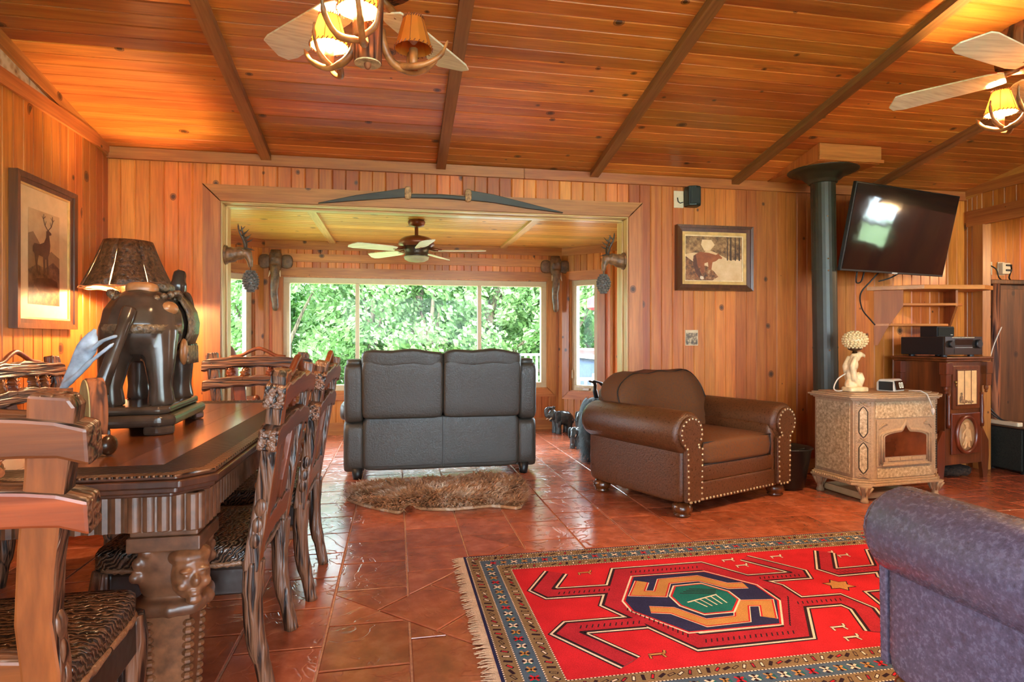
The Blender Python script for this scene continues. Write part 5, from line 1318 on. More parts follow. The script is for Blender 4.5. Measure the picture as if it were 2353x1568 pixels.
b.tube(bez([(0, 0.29, z0+0.34), (0, 0.36, z0+0.30), (0, 0.41, z0+0.34), (0.005, 0.41, z0+0.42), (0.01, 0.375, z0+0.48), (0.012, 0.375, z0+0.53), (0.012, 0.40, z0+0.565)], 5), [0.06]*6+[0.05]*6+[0.042]*6+[0.036]*6+[0.03]*6+[0.022], 12)
b.build('body', EB, es, remesh=0.009)
for s in (-1, 1):
    MB().rbox((0, 0, 0), (0.07, 0.012, 0.10), 3, 8, fn=lambda w: [w[0], w[1]+0.25*w[0]*w[0]*8-0.02, w[2]]).build('ear', EB, es, smooth=True, M=T(s*0.105, 0.215, z0+0.365) @ RZ(R(s*-62)) @ RX(R(6)))
    MB().tube(bez([(s*0.05, 0.30, z0+0.29), (s*0.07, 0.36, z0+0.23), (s*0.075, 0.42, z0+0.225)], 5), [0.018]*5+[0.013]*4+[0.006, 0.003], 8).build('tusk', EB, es, smooth=True)
MB().tube(bez([(0, -0.245, z0+0.36), (-0.005, -0.285, z0+0.30), (-0.03, -0.31, z0+0.20), (-0.055, -0.33, z0+0.10), (-0.06, -0.335, z0+0.05)], 5), [0.026]*5+[0.022]*6+[0.024]*5+[0.022]*4+[0.006], 9).build('tail', EB, es, smooth=True)
bl = MB()
def wrap(y0, y1, a0, a1, rx, rz, zc_, t=0.012, n=14):
    for (yy0, yy1) in ((y0, y1),):
        vs = []; 
        for i in range(n+1):
            a = a0+(a1-a0)*i/n
            for (k, y) in ((1, yy0), (1, yy1)): vs.append((rx*math.cos(a), y, zc_+rz*math.sin(a)))
        for i in range(n+1):
            a = a0+(a1-a0)*i/n
            for y in (yy0, yy1): vs.append(((rx+t)*math.cos(a), y, zc_+(rz+t)*math.sin(a)))
        o = 2*(n+1); fs = []
        for i in range(n):
            fs += [(2*i, 2*i+1, 2*i+3, 2*i+2), (o+2*i, o+2*i+2, o+2*i+3, o+2*i+1), (2*i, 2*i+2, o+2*i+2, o+2*i), (2*i+1, o+2*i+1, o+2*i+3, 2*i+3)]
        fs += [(0, o, o+1, 1), (2*n, 2*n+1, o+2*n+1, o+2*n)]
        bl.add(vs, fs)
wrap(-0.0, 0.15, R(-30), R(210), 0.140, 0.150, z0+0.31)
bl.build('blanket', ORN, es, smooth=True)
for s in (-1, 1):
    fr_ = MB()
    for k in range(9): fr_.tube([(s*0.139, -0.012+k*0.019, z0+0.225), (s*0.142, -0.012+k*0.019, z0+0.15)], [0.008, 0.007], 6)
    fr_.build('fringe', ORN, es, smooth=True, kind='stuff')
MB().rbox((0, 0.03, z0+0.462), (0.075, 0.075, 0.022), 4, 8).build('saddle', ORN, es, smooth=True)
MB().rbox((0, -0.10, z0+0.447), (0.055, 0.05, 0.028), 3, 8).build('rump_pad', EBW, es, smooth=True)
m_ = MB()
for k in range(26):
    a = 2*PI*k/26; m_.ball((0.118*math.cos(a), -0.06+0.125*math.sin(a), z0+0.415+0.02*math.cos(2*a)), 0.014, 7, 5)
m_.build('garland', ORN, es, smooth=True, kind='stuff')
MB().tube([(0.1405*math.cos(a), -0.085+0.165*math.sin(a), z0+0.29) for a in [R(185)+R(170)*i/24 for i in range(25)]], 0.005, 6, sq=4.0).build('girth_band', ORN, es, smooth=True)
for (p, r_) in (((0.128, -0.02, z0+0.20), (0.014, 0.045, 0.055)), ((0.10, -0.13, z0+0.37), (0.035, 0.05, 0.03))):
    MB().ball(p, r_, 12, 8).build('worn_patch', EBW, es, smooth=True)

# moose antler on a log and loose log pieces
ANT = plain('grey_antler', srgb(150,164,178), 0.35, noise=0.3, nscale=20, bmp=0.3)
ma = thing('antler_centrepiece', 'log with a grey moose antler rising from it on the table', 'centrepiece', (-1.16, 2.40, 0.7598), R(0))
pal = MB(); pts = bez([(0.0, 0, 0.17), (0.05, 0, 0.262), (0.085, 0, 0.326), (0.104, 0, 0.375), (0.112, 0, 0.395)], 5)
rr_ = [0.008, 0.011, 0.014, 0.018, 0.021, 0.024, 0.027, 0.030, 0.032, 0.034, 0.034, 0.032, 0.029, 0.025, 0.021, 0.017, 0.013, 0.010, 0.009, 0.008, 0.006]
pal.tube(pts, [q*0.36 for q in rr_], 12, sq=2.8)
pal.tube(bez([(0.085, -0.002, 0.315), (0.11, -0.012, 0.325), (0.145, -0.02, 0.352), (0.195, -0.025, 0.37)], 5), [0.011]*4+[0.0085]*6+[0.007]*5+[0.0025], 9)
pal.tube(bez([(0.012, 0.0, 0.19), (0.06, -0.018, 0.228), (0.115, -0.032, 0.282), (0.19, -0.04, 0.345)], 5), [0.012]*4+[0.010]*6+[0.007]*5+[0.002], 9)
pal.build('antler', ANT, ma, remesh=0.004)
MB().tube([(0.0, 0.0, 0.0), (0.0, 0.0, 0.185)], 0.038, 16).build('log_base', LOGBARK, ma, smooth=True)
GREENEND = wood('cut_log_end', srgb(170,160,110), srgb(140,120,80), 0.4, knots=False, var=0.05)
ld = thing('log_slice', 'upright oval log slice with pale cut face on the table', 'log slice', (-1.0, 2.22, 0.7598), R(-50))
Mo = basis((1,0,0), (0,0,1), (0,-1,0))
MB().prism([(0.058*math.cos(a), 0.112+0.118*math.sin(a)) for a in [2*PI*i/28 for i in range(28)] if math.sin(a) > -0.95], -0.05, 0.0, Mo).build('bark_body', LOGBARK, ld, bevel=0.004)
MB().prism([(0.054*math.cos(a), 0.112+0.113*math.sin(a)) for a in [2*PI*i/28 for i in range(28)] if math.sin(a) > -0.93], 0.0, 0.004, Mo).build('cut_face', GREENEND, ld)
lc = thing('bark_log', 'short ridged bark log with dark rounded end lying on the table', 'log', (-0.945, 2.08, 0.7605), R(-14))
m_ = MB(); m_.tube([(-0.14, 0, 0.033), (0.075, 0, 0.033)], 0.026, 14)
for k in range(12):
    a = 2*PI*k/12; m_.tube([(-0.14, 0.026*math.cos(a), 0.033+0.026*math.sin(a)), (-0.03, 0.027*math.cos(a+0.05), 0.033+0.027*math.sin(a+0.05)), (0.075, 0.026*math.cos(a), 0.033+0.026*math.sin(a))], 0.007, 6)
m_.build('bark', plain('pale_ridged_bark', srgb(176,112,66), 0.6, noise=0.4, nscale=30), lc, smooth=True)
MB().ball((0.085, 0, 0.033), (0.02, 0.031, 0.031), 14, 10).build('end_cap', plain('dark_nut', srgb(52,30,18), 0.25), lc, smooth=True)

# ------------------------------------------------------------------ bark-shade lamp on a side table in the corner
stb = thing('side_table', 'small round-topped wooden side table in the corner under the lamp', 'table', (-1.56, 3.98, 0))
MB().lathe([(0.0, 0.62), (0.20, 0.62), (0.21, 0.635), (0.20, 0.65), (0.0, 0.65)], 24).build('top', CABW, stb)
MB().tube([(0, 0, 0.02), (0.01, 0, 0.3), (0, 0, 0.62)], [0.06, 0.045, 0.06], 12).build('stem', LOGBARK, stb, smooth=True)
for k in range(3):
    a = 2*PI*k/3+0.4; MB().tube([(0, 0, 0.1), (0.1*math.cos(a), 0.1*math.sin(a), 0.05), (0.19*math.cos(a), 0.19*math.sin(a), 0.018)], [0.03, 0.026, 0.02], 8).build('foot', CABW, stb, smooth=True)
bl_ = thing('bark_lamp', 'table lamp with wide stitched bark shade and branch base', 'lamp', (-1.56, 3.98, 0.65))
PINKW = wood('peeled_branch', srgb(214,140,96), srgb(160,88,56), 0.4, knots=False, var=0.05)
MB().lathe([(0.0, 0), (0.11, 0.0), (0.115, 0.02), (0.10, 0.035), (0.0, 0.035)], 20).build('base', LOGBARK, bl_, smooth=True)
MB().tube(bez([(0.02, 0, 0.03), (0.05, 0, 0.25), (0.0, 0, 0.5), (-0.01, 0, 0.80)], 5), [0.045]*6+[0.036]*5+[0.03]*5, 10).build('branch_stem', PINKW, bl_, smooth=True)
MB().tube(bez([(0.09, 0.03, 0.03), (0.07, 0.03, 0.3), (0.09, 0.02, 0.55), (0.03, 0, 0.78)], 5), [0.03]*6+[0.024]*5+[0.018]*5, 9).build('branch_stem', LOGBARK, bl_, smooth=True)
n = 24; r0, r1, zs0, zs1 = 0.245, 0.128, 0.765, 1.045
for k in range(8):                                        # eight bark gores with lit slits between
    m_ = MB(); a0 = 2*PI*k/8; vs = []; NN = 6; rnd = random.Random(k)
    for i in range(NN+1):
        t_ = i/NN
        for j in range(5):
            s_ = j/4; gap = (0.004+(0.05*rnd.random()**2 if k in (1, 4, 5, 7) else 0.0)) if j in (0, 4) else 0
            ang = a0+2*PI/8*(s_+ (gap if j == 0 else -gap if j == 4 else 0)); r_ = r0+(r1-r0)*t_+0.006*math.sin(t_*PI)*-1
            wav = 0.006*math.sin(ang*3) if i == 0 else 0
            vs.append((r_*math.cos(ang), r_*math.sin(ang), zs0+(zs1-zs0)*t_+wav))
    m_.add(vs, [(i*5+j, i*5+j+1, (i+1)*5+j+1, (i+1)*5+j) for i in range(NN) for j in range(4)])
    o = m_.build('bark_gore', SHADEBARK, bl_, smooth=True); q = o.modifiers.new('s', 'SOLIDIFY'); q.thickness = 0.005
def translucent(name, col, mixf=0.6, rough=0.6):
    m = bpy.data.materials.new(name); m.use_nodes = True; nt = m.node_tree; bs = nt.nodes['Principled BSDF']; out = nt.nodes['Material Output']
    bs.inputs['Base Color'].default_value = (*col, 1); bs.inputs['Roughness'].default_value = rough
    tl = nt.nodes.new('ShaderNodeBsdfTranslucent'); mx = nt.nodes.new('ShaderNodeMixShader'); mx.inputs[0].default_value = mixf
    nz = nd(nt, 'ShaderNodeTexNoise', Scale=14.0, Detail=4.0); mp = objcoord(nt); nt.links.new(mp.outputs[0], nz.inputs['Vector'])
    rp = ramp(nt, [(0.3, tuple(c*0.85 for c in col)), (0.7, col)]); nt.links.new(nz.outputs['Fac'], rp.inputs[0]); nt.links.new(rp.outputs[0], tl.inputs[0]); nt.links.new(rp.outputs[0], bs.inputs['Base Color'])
    nt.links.new(bs.outputs[0], mx.inputs[1]); nt.links.new(tl.outputs[0], mx.inputs[2]); nt.links.new(mx.outputs[0], out.inputs[0]); return m
LINER = translucent('shade_liner', srgb(246,214,170), 0.7)
m_ = MB(); nn = 32
vs = [(0.238*math.cos(2*PI*j/nn), 0.238*math.sin(2*PI*j/nn), zs0+0.004) for j in range(nn)]+[(0.121*math.cos(2*PI*j/nn), 0.121*math.sin(2*PI*j/nn), zs1-0.004) for j in range(nn)]
m_.add(vs, [(j, (j+1)%nn, nn+(j+1)%nn, nn+j) for j in range(nn)]); m_.build('shade_liner', LINER, bl_, smooth=True)
m_ = MB(); m_.tube([(0.246*math.cos(2*PI*j/64), 0.246*math.sin(2*PI*j/64), zs0+0.004*math.sin(j)) for j in range(65)], 0.004, 5, cap=False); m_.build('lacing', plain('leather_lace', srgb(190,120,80), 0.6), bl_)
def emis(name, col, s):
    m = bpy.data.materials.new(name); m.use_nodes = True; b_ = m.node_tree.nodes['Principled BSDF']; b_.inputs['Emission Color'].default_value = (*col, 1); b_.inputs['Emission Strength'].default_value = s; return m
BULB = emis('lit_bulb', (1.0, 0.78, 0.48), 14)
def lamp_light(name, loc, w, col=(1.0, 0.62, 0.30), r=0.03):
    d = bpy.data.lights.new(name, 'POINT'); d.energy = w; d.color = col; d.shadow_soft_size = r
    o = bpy.data.objects.new(name, d); COL.objects.link(o); o.location = loc; return o
MB().ball((0, 0, 0.87), (0.03, 0.03, 0.042), 12, 8).build('bulb', BULB, bl_, smooth=True)
lamp_light('bark_lamp_light', (-1.56, 3.98, 1.46), 30, r=0.05)

# ------------------------------------------------------------------ pictures
def frame_rect(root, w, h, prof, mats, depth0=0.0):
    """stepped mitred frame; prof = list of (inset_outer, inset_inner, y_front)"""
    for (i0, i1, yf_), mt, nm in prof:
        o = [(-w/2+i0, -h/2+i0), (w/2-i0, -h/2+i0), (w/2-i0, h/2-i0), (-w/2+i0, h/2-i0)]; i = [(-w/2+i1, -h/2+i1), (w/2-i1, -h/2+i1), (w/2-i1, h/2-i1), (-w/2+i1, h/2-i1)]
        m_ = MB(); vs = [(p[0], 0, p[1]) for p in o]+[(p[0], -yf_, p[1]) for p in o]+[(p[0], -yf_*0.92, p[1]) for p in i]+[(p[0], 0, p[1]) for p in i]
        m_.add(vs, [(k, (k+1)%4, 4+(k+1)%4, 4+k) for k in range(4)]+[(4+k, 4+(k+1)%4, 8+(k+1)%4, 8+k) for k in range(4)]+[(8+k, 8+(k+1)%4, 12+(k+1)%4, 12+k) for k in range(4)])
        m_.build(nm, mt, root)
def poly(root, nm, pts, y, mat):
    n = len(pts); a = sum(pts[i][0]*pts[(i+1)%n][1]-pts[(i+1)%n][0]*pts[i][1] for i in range(n))
    if a < 0: pts = pts[::-1]
    return MB().add([(p[0], y, p[1]) for p in pts], [tuple(range(n))]).build(nm, mat, root)
WALN = wood('frame_walnut', srgb(104,56,28), srgb(58,28,14), 0.3, knots=False, var=0.1, coat=0.3)
GILT = plain('frame_gilt', srgb(206,160,92), 0.35, noise=0.12)
def sepia(name, stops, scale=3, detail=8):
    m, nt, bs = newmat(name); mp = objcoord(nt, rand=False); n = nd(nt, 'ShaderNodeTexNoise', Scale=scale, Detail=detail, Roughness=0.65); nt.links.new(mp.outputs[0], n.inputs['Vector'])
    r = ramp(nt, stops); nt.links.new(n.outputs['Fac'], r.inputs[0]); nt.links.new(r.outputs[0], bs.inputs['Base Color']); bs.inputs['Roughness'].default_value = 0.5; bs.inputs['Coat Weight'].default_value = 0.4; bs.inputs['Coat Roughness'].default_value = 0.08; return m
# stag print on the left wall
sw, shh = 0.585, 0.80
sg = thing('stag_print', 'tall framed sepia print of a stag on the left wall', 'picture', (XL+0.016, 3.745, 1.572), R(90))
frame_rect(sg, sw, shh, [((0.0, 0.028, 0.042), WALN, 'frame_outer'), ((0.028, 0.05, 0.03), WALN, 'frame_inner'), ((0.05, 0.06, 0.024), GILT, 'frame_fillet')], None)
MATC = plain('mat_board', srgb(214,178,128), 0.6, noise=0.04)
poly(sg, 'mat_board', [(-sw/2+0.05, -shh/2+0.05), (sw/2-0.05, -shh/2+0.05), (sw/2-0.05, shh/2-0.05), (-sw/2+0.05, shh/2-0.05)], -0.014, MATC)
pic = poly(sg, 'print', [(-0.155, -0.27), (0.145, -0.27), (0.145, 0.235), (-0.155, 0.235)], -0.0146, sepia('sepia_sky', [(0.3, srgb(176,136,88)), (0.7, srgb(206,168,116))], 6))
poly(pic, 'hill', [(-0.155, -0.10), (-0.155, 0.10), (-0.11, 0.115), (-0.05, 0.06), (0.02, 0.0), (0.06, 0.03), (0.145, 0.0), (0.145, -0.12)], -0.0150, sepia('sepia_hill', [(0.3, srgb(112,80,48)), (0.7, srgb(150,114,72))], 9))
poly(pic, 'foreground', [(-0.155, -0.27), (0.145, -0.27), (0.145, -0.06), (0.08, -0.03), (0.0, -0.07), (-0.08, -0.055), (-0.155, -0.09)], -0.0153, sepia('sepia_ground', [(0.35, srgb(62,40,24)), (0.65, srgb(126,90,56))], 22))
STG = sepia('sepia_stag', [(0.3, srgb(58,34,20)), (0.7, srgb(96,60,34))], 16)
poly(pic, 'stag', [(-0.115, 0.035), (-0.10, 0.055), (-0.05, 0.055), (-0.01, 0.07), (0.01, 0.10), (0.012, 0.135), (0.035, 0.142), (0.062, 0.13), (0.06, 0.12), (0.04, 0.115), (0.052, 0.06), (0.045, 0.02), (0.03, -0.005), (0.034, -0.10), (0.02, -0.10), (0.012, -0.02), (0.0, -0.02), (0.0, -0.10), (-0.014, -0.10), (-0.02, -0.01), (-0.06, -0.005), (-0.072, -0.05), (-0.066, -0.10), (-0.08, -0.10), (-0.092, -0.04), (-0.10, 0.0), (-0.116, 0.01)], -0.0156, STG)
an = MB()
for s in (-1, 1):
    an.stroke([(0.028, 0.14), (0.03+s*0.03, 0.165), (0.03+s*0.045, 0.195), (0.03+s*0.042, 0.225)], 0.006, 0); an.stroke([(0.03+s*0.03, 0.165), (0.03+s*0.018, 0.19)], 0.004, 0); an.stroke([(0.03+s*0.045, 0.195), (0.03+s*0.06, 0.21)], 0.004, 0); an.stroke([(0.03+s*0.044, 0.20), (0.03+s*0.025, 0.215)], 0.004, 0)
an.v = [(v[0], -0.0157, v[1]) for v in an.v]; an.f = [f[::-1] for f in an.f]; an.build('antlers', STG, pic, kind='stuff')
poly(pic, 'resting_deer', [(-0.11, -0.16), (-0.08, -0.13), (-0.02, -0.125), (0.06, -0.12), (0.12, -0.135), (0.13, -0.18), (0.06, -0.20), (-0.06, -0.195)], -0.0156, STG)
# fox painting
fw_, fh_ = 0.66, 0.52
fxp = thing('fox_painting', 'framed painting of a fox on a snowy woodland path', 'picture', (2.51, yf-0.002, 1.762))
frame_rect(fxp, fw_, fh_, [((0.0, 0.022, 0.05), WALN, 'frame_outer'), ((0.022, 0.05, 0.036), WALN, 'frame_inner'), ((0.05, 0.075, 0.026), GILT, 'frame_liner'), ((0.075, 0.084, 0.02), plain('frame_cream', srgb(222,190,140), 0.5), 'frame_slip')], None)
x1, z1 = fw_/2-0.08, fh_/2-0.08
cv = poly(fxp, 'canvas', [(-x1, -z1), (x1, -z1), (x1, z1), (-x1, z1)], -0.012, sepia('snow_paint', [(0.3, srgb(206,158,104)), (0.7, srgb(232,194,146))], 7))
poly(cv, 'tree_line', [(-x1, 0.03), (-0.17, 0.045), (-0.09, 0.04), (-0.06, 0.07), (0.0, 0.055), (0.08, 0.02), (0.14, -0.01), (x1, 0.0), (x1, z1), (-x1, z1)], -0.0125, sepia('winter_trees', [(0.32, srgb(70,46,26)), (0.5, srgb(142,100,58)), (0.7, srgb(196,150,96))], 26))
poly(cv, 'sunlit_clearing', [(-0.10, z1-0.03), (-0.02, z1-0.03), (0.01, 0.11), (-0.03, 0.065), (-0.08, 0.06), (-0.11, 0.11)], -0.0127, sepia('clearing', [(0.3, srgb(220,170,112)), (0.7, srgb(240,204,156))], 8))
poly(cv, 'brush', [(-x1, -z1), (-0.02, -z1), (0.04, -0.145), (0.0, -0.10), (-0.06, -0.06), (-0.14, -0.05), (-0.19, -0.02), (-x1, 0.02)], -0.0127, sepia('dry_brush', [(0.35, srgb(72,40,20)), (0.55, srgb(150,92,48)), (0.72, srgb(206,164,112))], 34))
FOX = sepia('fox_red', [(0.3, srgb(120,58,24)), (0.7, srgb(176,92,40))], 12)
poly(cv, 'fox', [(-0.16, 0.03), (-0.12, 0.052), (-0.04, 0.045), (0.02, 0.03), (0.045, 0.045), (0.05, 0.03), (0.075, 0.01), (0.07, -0.002), (0.045, 0.0), (0.02, -0.02), (-0.01, -0.03), (-0.02, -0.09), (-0.045, -0.09), (-0.05, -0.03), (-0.08, -0.04), (-0.085, -0.12), (-0.11, -0.12), (-0.12, -0.05), (-0.13, -0.10), (-0.125, -0.15), (-0.145, -0.15), (-0.17, -0.08), (-0.18, -0.01)], -0.0130, FOX)
poly(cv, 'fox_tail', [(-0.175, 0.02), (-0.155, 0.03), (-0.14, -0.06), (-0.105, -0.13), (-0.10, -0.16), (-0.12, -0.165), (-0.155, -0.12), (-0.18, -0.05)], -0.0132, sepia('tail_dark', [(0.3, srgb(70,36,18)), (0.7, srgb(120,62,30))], 10))
poly(cv, 'tail_tip', [(-0.115, -0.14), (-0.09, -0.145), (-0.085, -0.165), (-0.105, -0.17), (-0.12, -0.16)], -0.0134, plain('tail_white', srgb(226,200,168), 0.6))
for (x, w_) in ((0.15, 0.008), (0.19, 0.006), (0.12, 0.005), (0.225, 0.007)): poly(cv, 'trunk', [(x-w_, -0.01), (x+w_, -0.015), (x+w_*0.6, z1), (x-w_*0.6, z1)], -0.0132, plain('trunk_paint', srgb(66,42,24), 0.6))
# small photograph tacked below
sp_ = thing('small_photograph', 'tiny unframed landscape photograph tacked to the planks below the fox', 'photograph', (2.325, yf-0.001, 1.125))
MB().box(-0.055, 0.055, -0.003, 0, -0.062, 0.062).build('card', plain('photo_card', srgb(206,178,136), 0.4), sp_)
poly(sp_, 'photo_print', [(-0.05, -0.055), (0.05, -0.055), (0.05, 0.04), (-0.05, 0.04)], -0.0035, sepia('photo_scene', [(0.38, srgb(48,44,36)), (0.5, srgb(122,100,70)), (0.62, srgb(206,180,138))], 30))
# wall switch plate and small speaker
pl_ = thing('switch_plate', 'cream wall plate with a cord beside the small wall speaker', 'wall plate', (2.212, yf-0.001, 2.228))
MB().box(-0.042, 0.042, -0.007, 0, -0.068, 0.068).build('plate', IVORY, pl_, bevel=0.003)
MB().tube([(-0.012, -0.009, 0.012), (-0.008, -0.014, -0.02), (0.008, -0.016, -0.032), (0.03, -0.02, -0.025)], 0.004, 6).build('cord', BCORD, pl_, smooth=True)
ws = thing('wall_speaker', 'small dark green wall speaker near the ceiling above the fox painting', 'speaker', (2.315, yf-0.001, 2.245))
MB().prism([(-0.06, 0), (0.06, 0), (0.05, -0.085), (0.0, -0.10), (-0.055, -0.08)], -0.08, 0.08).build('housing', plain('speaker_green', srgb(36,44,38), 0.4), ws, bevel=0.012, seg=3)
MB().box(-0.045, 0.04, -0.101, -0.09, -0.065, 0.065).build('grille', plain('speaker_front', srgb(28,36,32), 0.6), ws, bevel=0.006)

# ------------------------------------------------------------------ longbow over the opening
bw = thing('longbow', 'dark wooden bow with broad limbs hung above the bay opening', 'bow', (0.32, yf-0.022, 2.10))
BOWM = wood('bow_wood', srgb(62,50,34), srgb(34,27,19), 0.4, knots=False, var=0.05, axis='X')
def limb(pts_top, pts_bot): return MB().prism(pts_top+pts_bot[::-1], 0, 0.022, MF)
lt = [(-0.86, -0.02), (-0.6, 0.045), (-0.4, 0.082), (-0.25, 0.112)]; lb_ = [(-0.86, -0.026), (-0.6, 0.005), (-0.4, 0.028), (-0.25, 0.045)]
limb(lt, lb_).build('limb', BOWM, bw, bevel=0.006)
rt = [(0.20, 0.118), (0.40, 0.092), (0.65, 0.04), (0.93, -0.018)]; rb_ = [(0.20, 0.045), (0.40, 0.032), (0.65, 0.0), (0.93, -0.024)]
limb(rt, rb_).build('limb', BOWM, bw, bevel=0.006)
limb([(-0.26, 0.07), (0.0, 0.078), (0.21, 0.07)], [(-0.26, 0.04), (0.0, 0.048), (0.21, 0.04)]).build('handle', BOWM, bw, bevel=0.006)
WRAP = plain('hide_wrap', srgb(176,140,98), 0.8, noise=0.4, nscale=50, bmp=0.5)
for x in (-0.235, 0.205): MB().rbox((x, -0.012, 0.078), (0.026, 0.02, 0.048), 3, 8).build('hide_wrap', WRAP, bw, smooth=True)

# ------------------------------------------------------------------ deer heads with pine cones on the opening jambs
DEER = plain('brown_deer_resin', srgb(120,84,52), 0.45, noise=0.35, nscale=30, bmp=0.4)
HORN = plain('dark_antler', srgb(74,62,50), 0.4, noise=0.2)
CONE = plain('pine_cone', srgb(104,98,90), 0.35, noise=0.4, nscale=60)
def deer(name, label, loc, rz, s):
    d = thing(name, label, 'wall ornament', loc, rz)            # local +X points away from the wall
    m_ = MB(); m_.tube(bez([(0.0, 0, 0.0), (0.03, 0, 0.0), (0.08, 0, 0.012), (0.125, 0, 0.018)], 4), [0.062]*3+[0.05]*4+[0.042]*4+[0.036, 0.034], 12, sq=1.1)
    m_.ball((0.14, 0, 0.012), (0.04, 0.03, 0.036)); m_.tube([(0.15, 0, 0.0), (0.165, 0, -0.04), (0.168, 0, -0.085)], [0.03, 0.022, 0.014], 10)
    for e in (-1, 1): m_.tube([(0.125, e*0.025, 0.03), (0.115, e*0.06, 0.04)], [0.012, 0.004], 7)
    m_.build('head', DEER, d, remesh=0.005)
    for e in (-1, 1):
        h = MB(); h.tube(bez([(0.135, e*0.015, 0.045), (0.13, e*0.04, 0.10), (0.105, e*0.055, 0.16), (0.095, e*0.045, 0.215)], 5), [0.008]*8+[0.006]*6+[0.003, 0.002], 7)
        for (p, q) in (((0.132, e*0.04, 0.10), (0.175, e*0.05, 0.125)), ((0.12, e*0.05, 0.13), (0.16, e*0.06, 0.16)), ((0.106, e*0.055, 0.16), (0.145, e*0.06, 0.195)), ((0.136, e*0.02, 0.055), (0.19, e*0.03, 0.04))): h.tube([p, ((p[0]+q[0])/2, (p[1]+q[1])/2, (p[2]+q[2])/2-0.004), q], [0.006, 0.0045, 0.0015], 6)
        h.build('antler', HORN, d, smooth=True)
    MB().tube([(0.168, 0, -0.075), (0.168, 0, -0.115)], 0.004, 6).build('hanger', HORN, d)
    cn = MB().ball((0.168, 0, -0.185), (0.045, 0.045, 0.075), 12, 10).build('pine_cone', CONE, d, smooth=True)
    sc_ = MB()
    for i in range(9):
        t_ = i/8; z = -0.115-0.138*t_; r_ = 0.048*math.sin(PI*(0.12+0.8*t_))**0.7
        for k in range(10):
            a = 2*PI*k/10+i*0.31; sc_.ball((0.168+r_*math.cos(a), r_*math.sin(a), z), (0.013, 0.013, 0.009), 6, 4)
    sc_.build('scale', CONE, cn, kind='stuff')
    MB().lathe([(0.07, 0), (0.066, 0.012), (0.055, 0.016)], 16, RY(R(90))).build('mount', DEER, d, smooth=True)
    return d
deer('deer_head', 'small deer head holding a pine cone on the left jamb of the opening', (OX0+0.012, 4.60, 1.71), 0, 1)
deer('deer_head', 'small deer head holding a pine cone on the right jamb of the opening', (OX1-0.012, 4.60, 1.735), R(180), 1)

# carved elephant heads flanking the bay window
EHM = plain('carved_elephant_brown', srgb(98,70,46), 0.5, noise=0.35, nscale=24, bmp=0.4)
def ehead(label, x, z):
    h = thing('elephant_mask', label, 'wall carving', (x, BY-0.052, z))
    m_ = MB(); m_.rbox((0, -0.03, 0.0), (0.07, 0.05, 0.11), 3.5, 8); m_.box(-0.05, 0.05, -0.05, 0.0, 0.09, 0.125)
    m_.tube(bez([(0, -0.05, -0.06), (0.0, -0.06, -0.2), (-0.012, -0.05, -0.36), (0.0, -0.045, -0.5), (0.0, -0.04, -0.57)], 5), [0.055]*4+[0.046]*5+[0.04]*5+[0.036]*4+[0.026]*2+[0.018], 12)
    for s in (-1, 1): m_.ball((s*0.035, -0.075, 0.02), 0.018, 8, 6)
    m_.build('head', EHM, h, remesh=0.01)
    for s in (-1, 1):
        MB().rbox((s*0.118, -0.02, -0.01), (0.068, 0.018, 0.08), 2.6, 8).build('ear', EHM, h, smooth=True)
        MB().tube([(s*0.05, -0.06, -0.12), (s*0.062, -0.09, -0.19)], [0.012, 0.004], 8).build('tusk', IVORY, h, smooth=True)
    return h
ehead('carved elephant head with long trunk left of the bay window', -1.335, 2.0)
ehead('carved elephant head with long trunk right of the bay window', 1.925, 2.01)
# ------------------------------------------------------------------ antler ceiling fans
WHITEW = wood('whitewashed_blade', srgb(240,236,216), srgb(220,214,190), 0.4, knots=False, var=0.03, axis='X')
ANTL = plain('brown_antler', srgb(150,98,54), 0.4, noise=0.35, nscale=22)
LIT_HIDE = translucent('lit_hide_shade', srgb(250,206,130), 0.75)  # lit copy of the amber hide, bulb glow put into its paler colour
ORANGE = translucent('amber_hide_shade', srgb(214,130,44), 0.35)
CUTEND = plain('pale_cut_log', srgb(196,176,136), 0.6, noise=0.3, nscale=50)
LACE = plain('dark_lace', srgb(120,62,30), 0.6)
def blade(parent, az, R_, z, mat, w=0.075, r0=0.13, name='blade', pitch=10):
    M = RZ(az) @ T(0, 0, z) @ RX(R(pitch))
    pts = [(r0, -0.045), (r0+0.06, -w*0.8), (R_-0.06, -w), (R_-0.01, -w*0.82), (R_, -w*0.3), (R_-0.05, w*0.9), (R_-0.09, w), (r0+0.06, w*0.85), (r0, 0.045)]
    return MB().prism(pts, -0.004, 0.004, M).build(name, mat, parent, bevel=0.002)
def antler_arm(mb, az, rad, z0, zcup):
    c, s_ = math.cos(az), math.sin(az)
    def P(r, t, z): return (r*c-t*s_, r*s_+t*c, z)
    mb.tube(bez([P(0.045, 0, z0+0.05), P(0.055, 0, z0-0.0), P(0.09, 0.01, z0-0.05), P(0.16, 0.02, z0-0.065), P(0.23, 0.03, z0-0.03), P(0.265, 0.03, z0+0.02)], 5), [0.015]*6+[0.014]*7+[0.011]*7+[0.008]*4+[0.004, 0.002], 9)
    mb.tube(bez([P(0.12, 0.01, z0-0.055), P(0.17, -0.05, z0-0.065), P(0.23, -0.075, z0-0.03), P(0.26, -0.075, z0+0.03)], 5), [0.012]*6+[0.009]*6+[0.005]*3+[0.002], 8)
    mb.tube(bez([P(0.15, 0.015, z0-0.06), P(0.16, 0.06, z0-0.03), P(0.17, 0.075, z0+0.03), P(0.165, 0.08, z0+0.07)], 5), [0.01]*6+[0.007]*6+[0.004]*3+[0.0015], 8)
    mb.tube([P(rad, 0.01, z0-0.06), P(rad, 0.01, zcup)], [0.014, 0.016], 9)
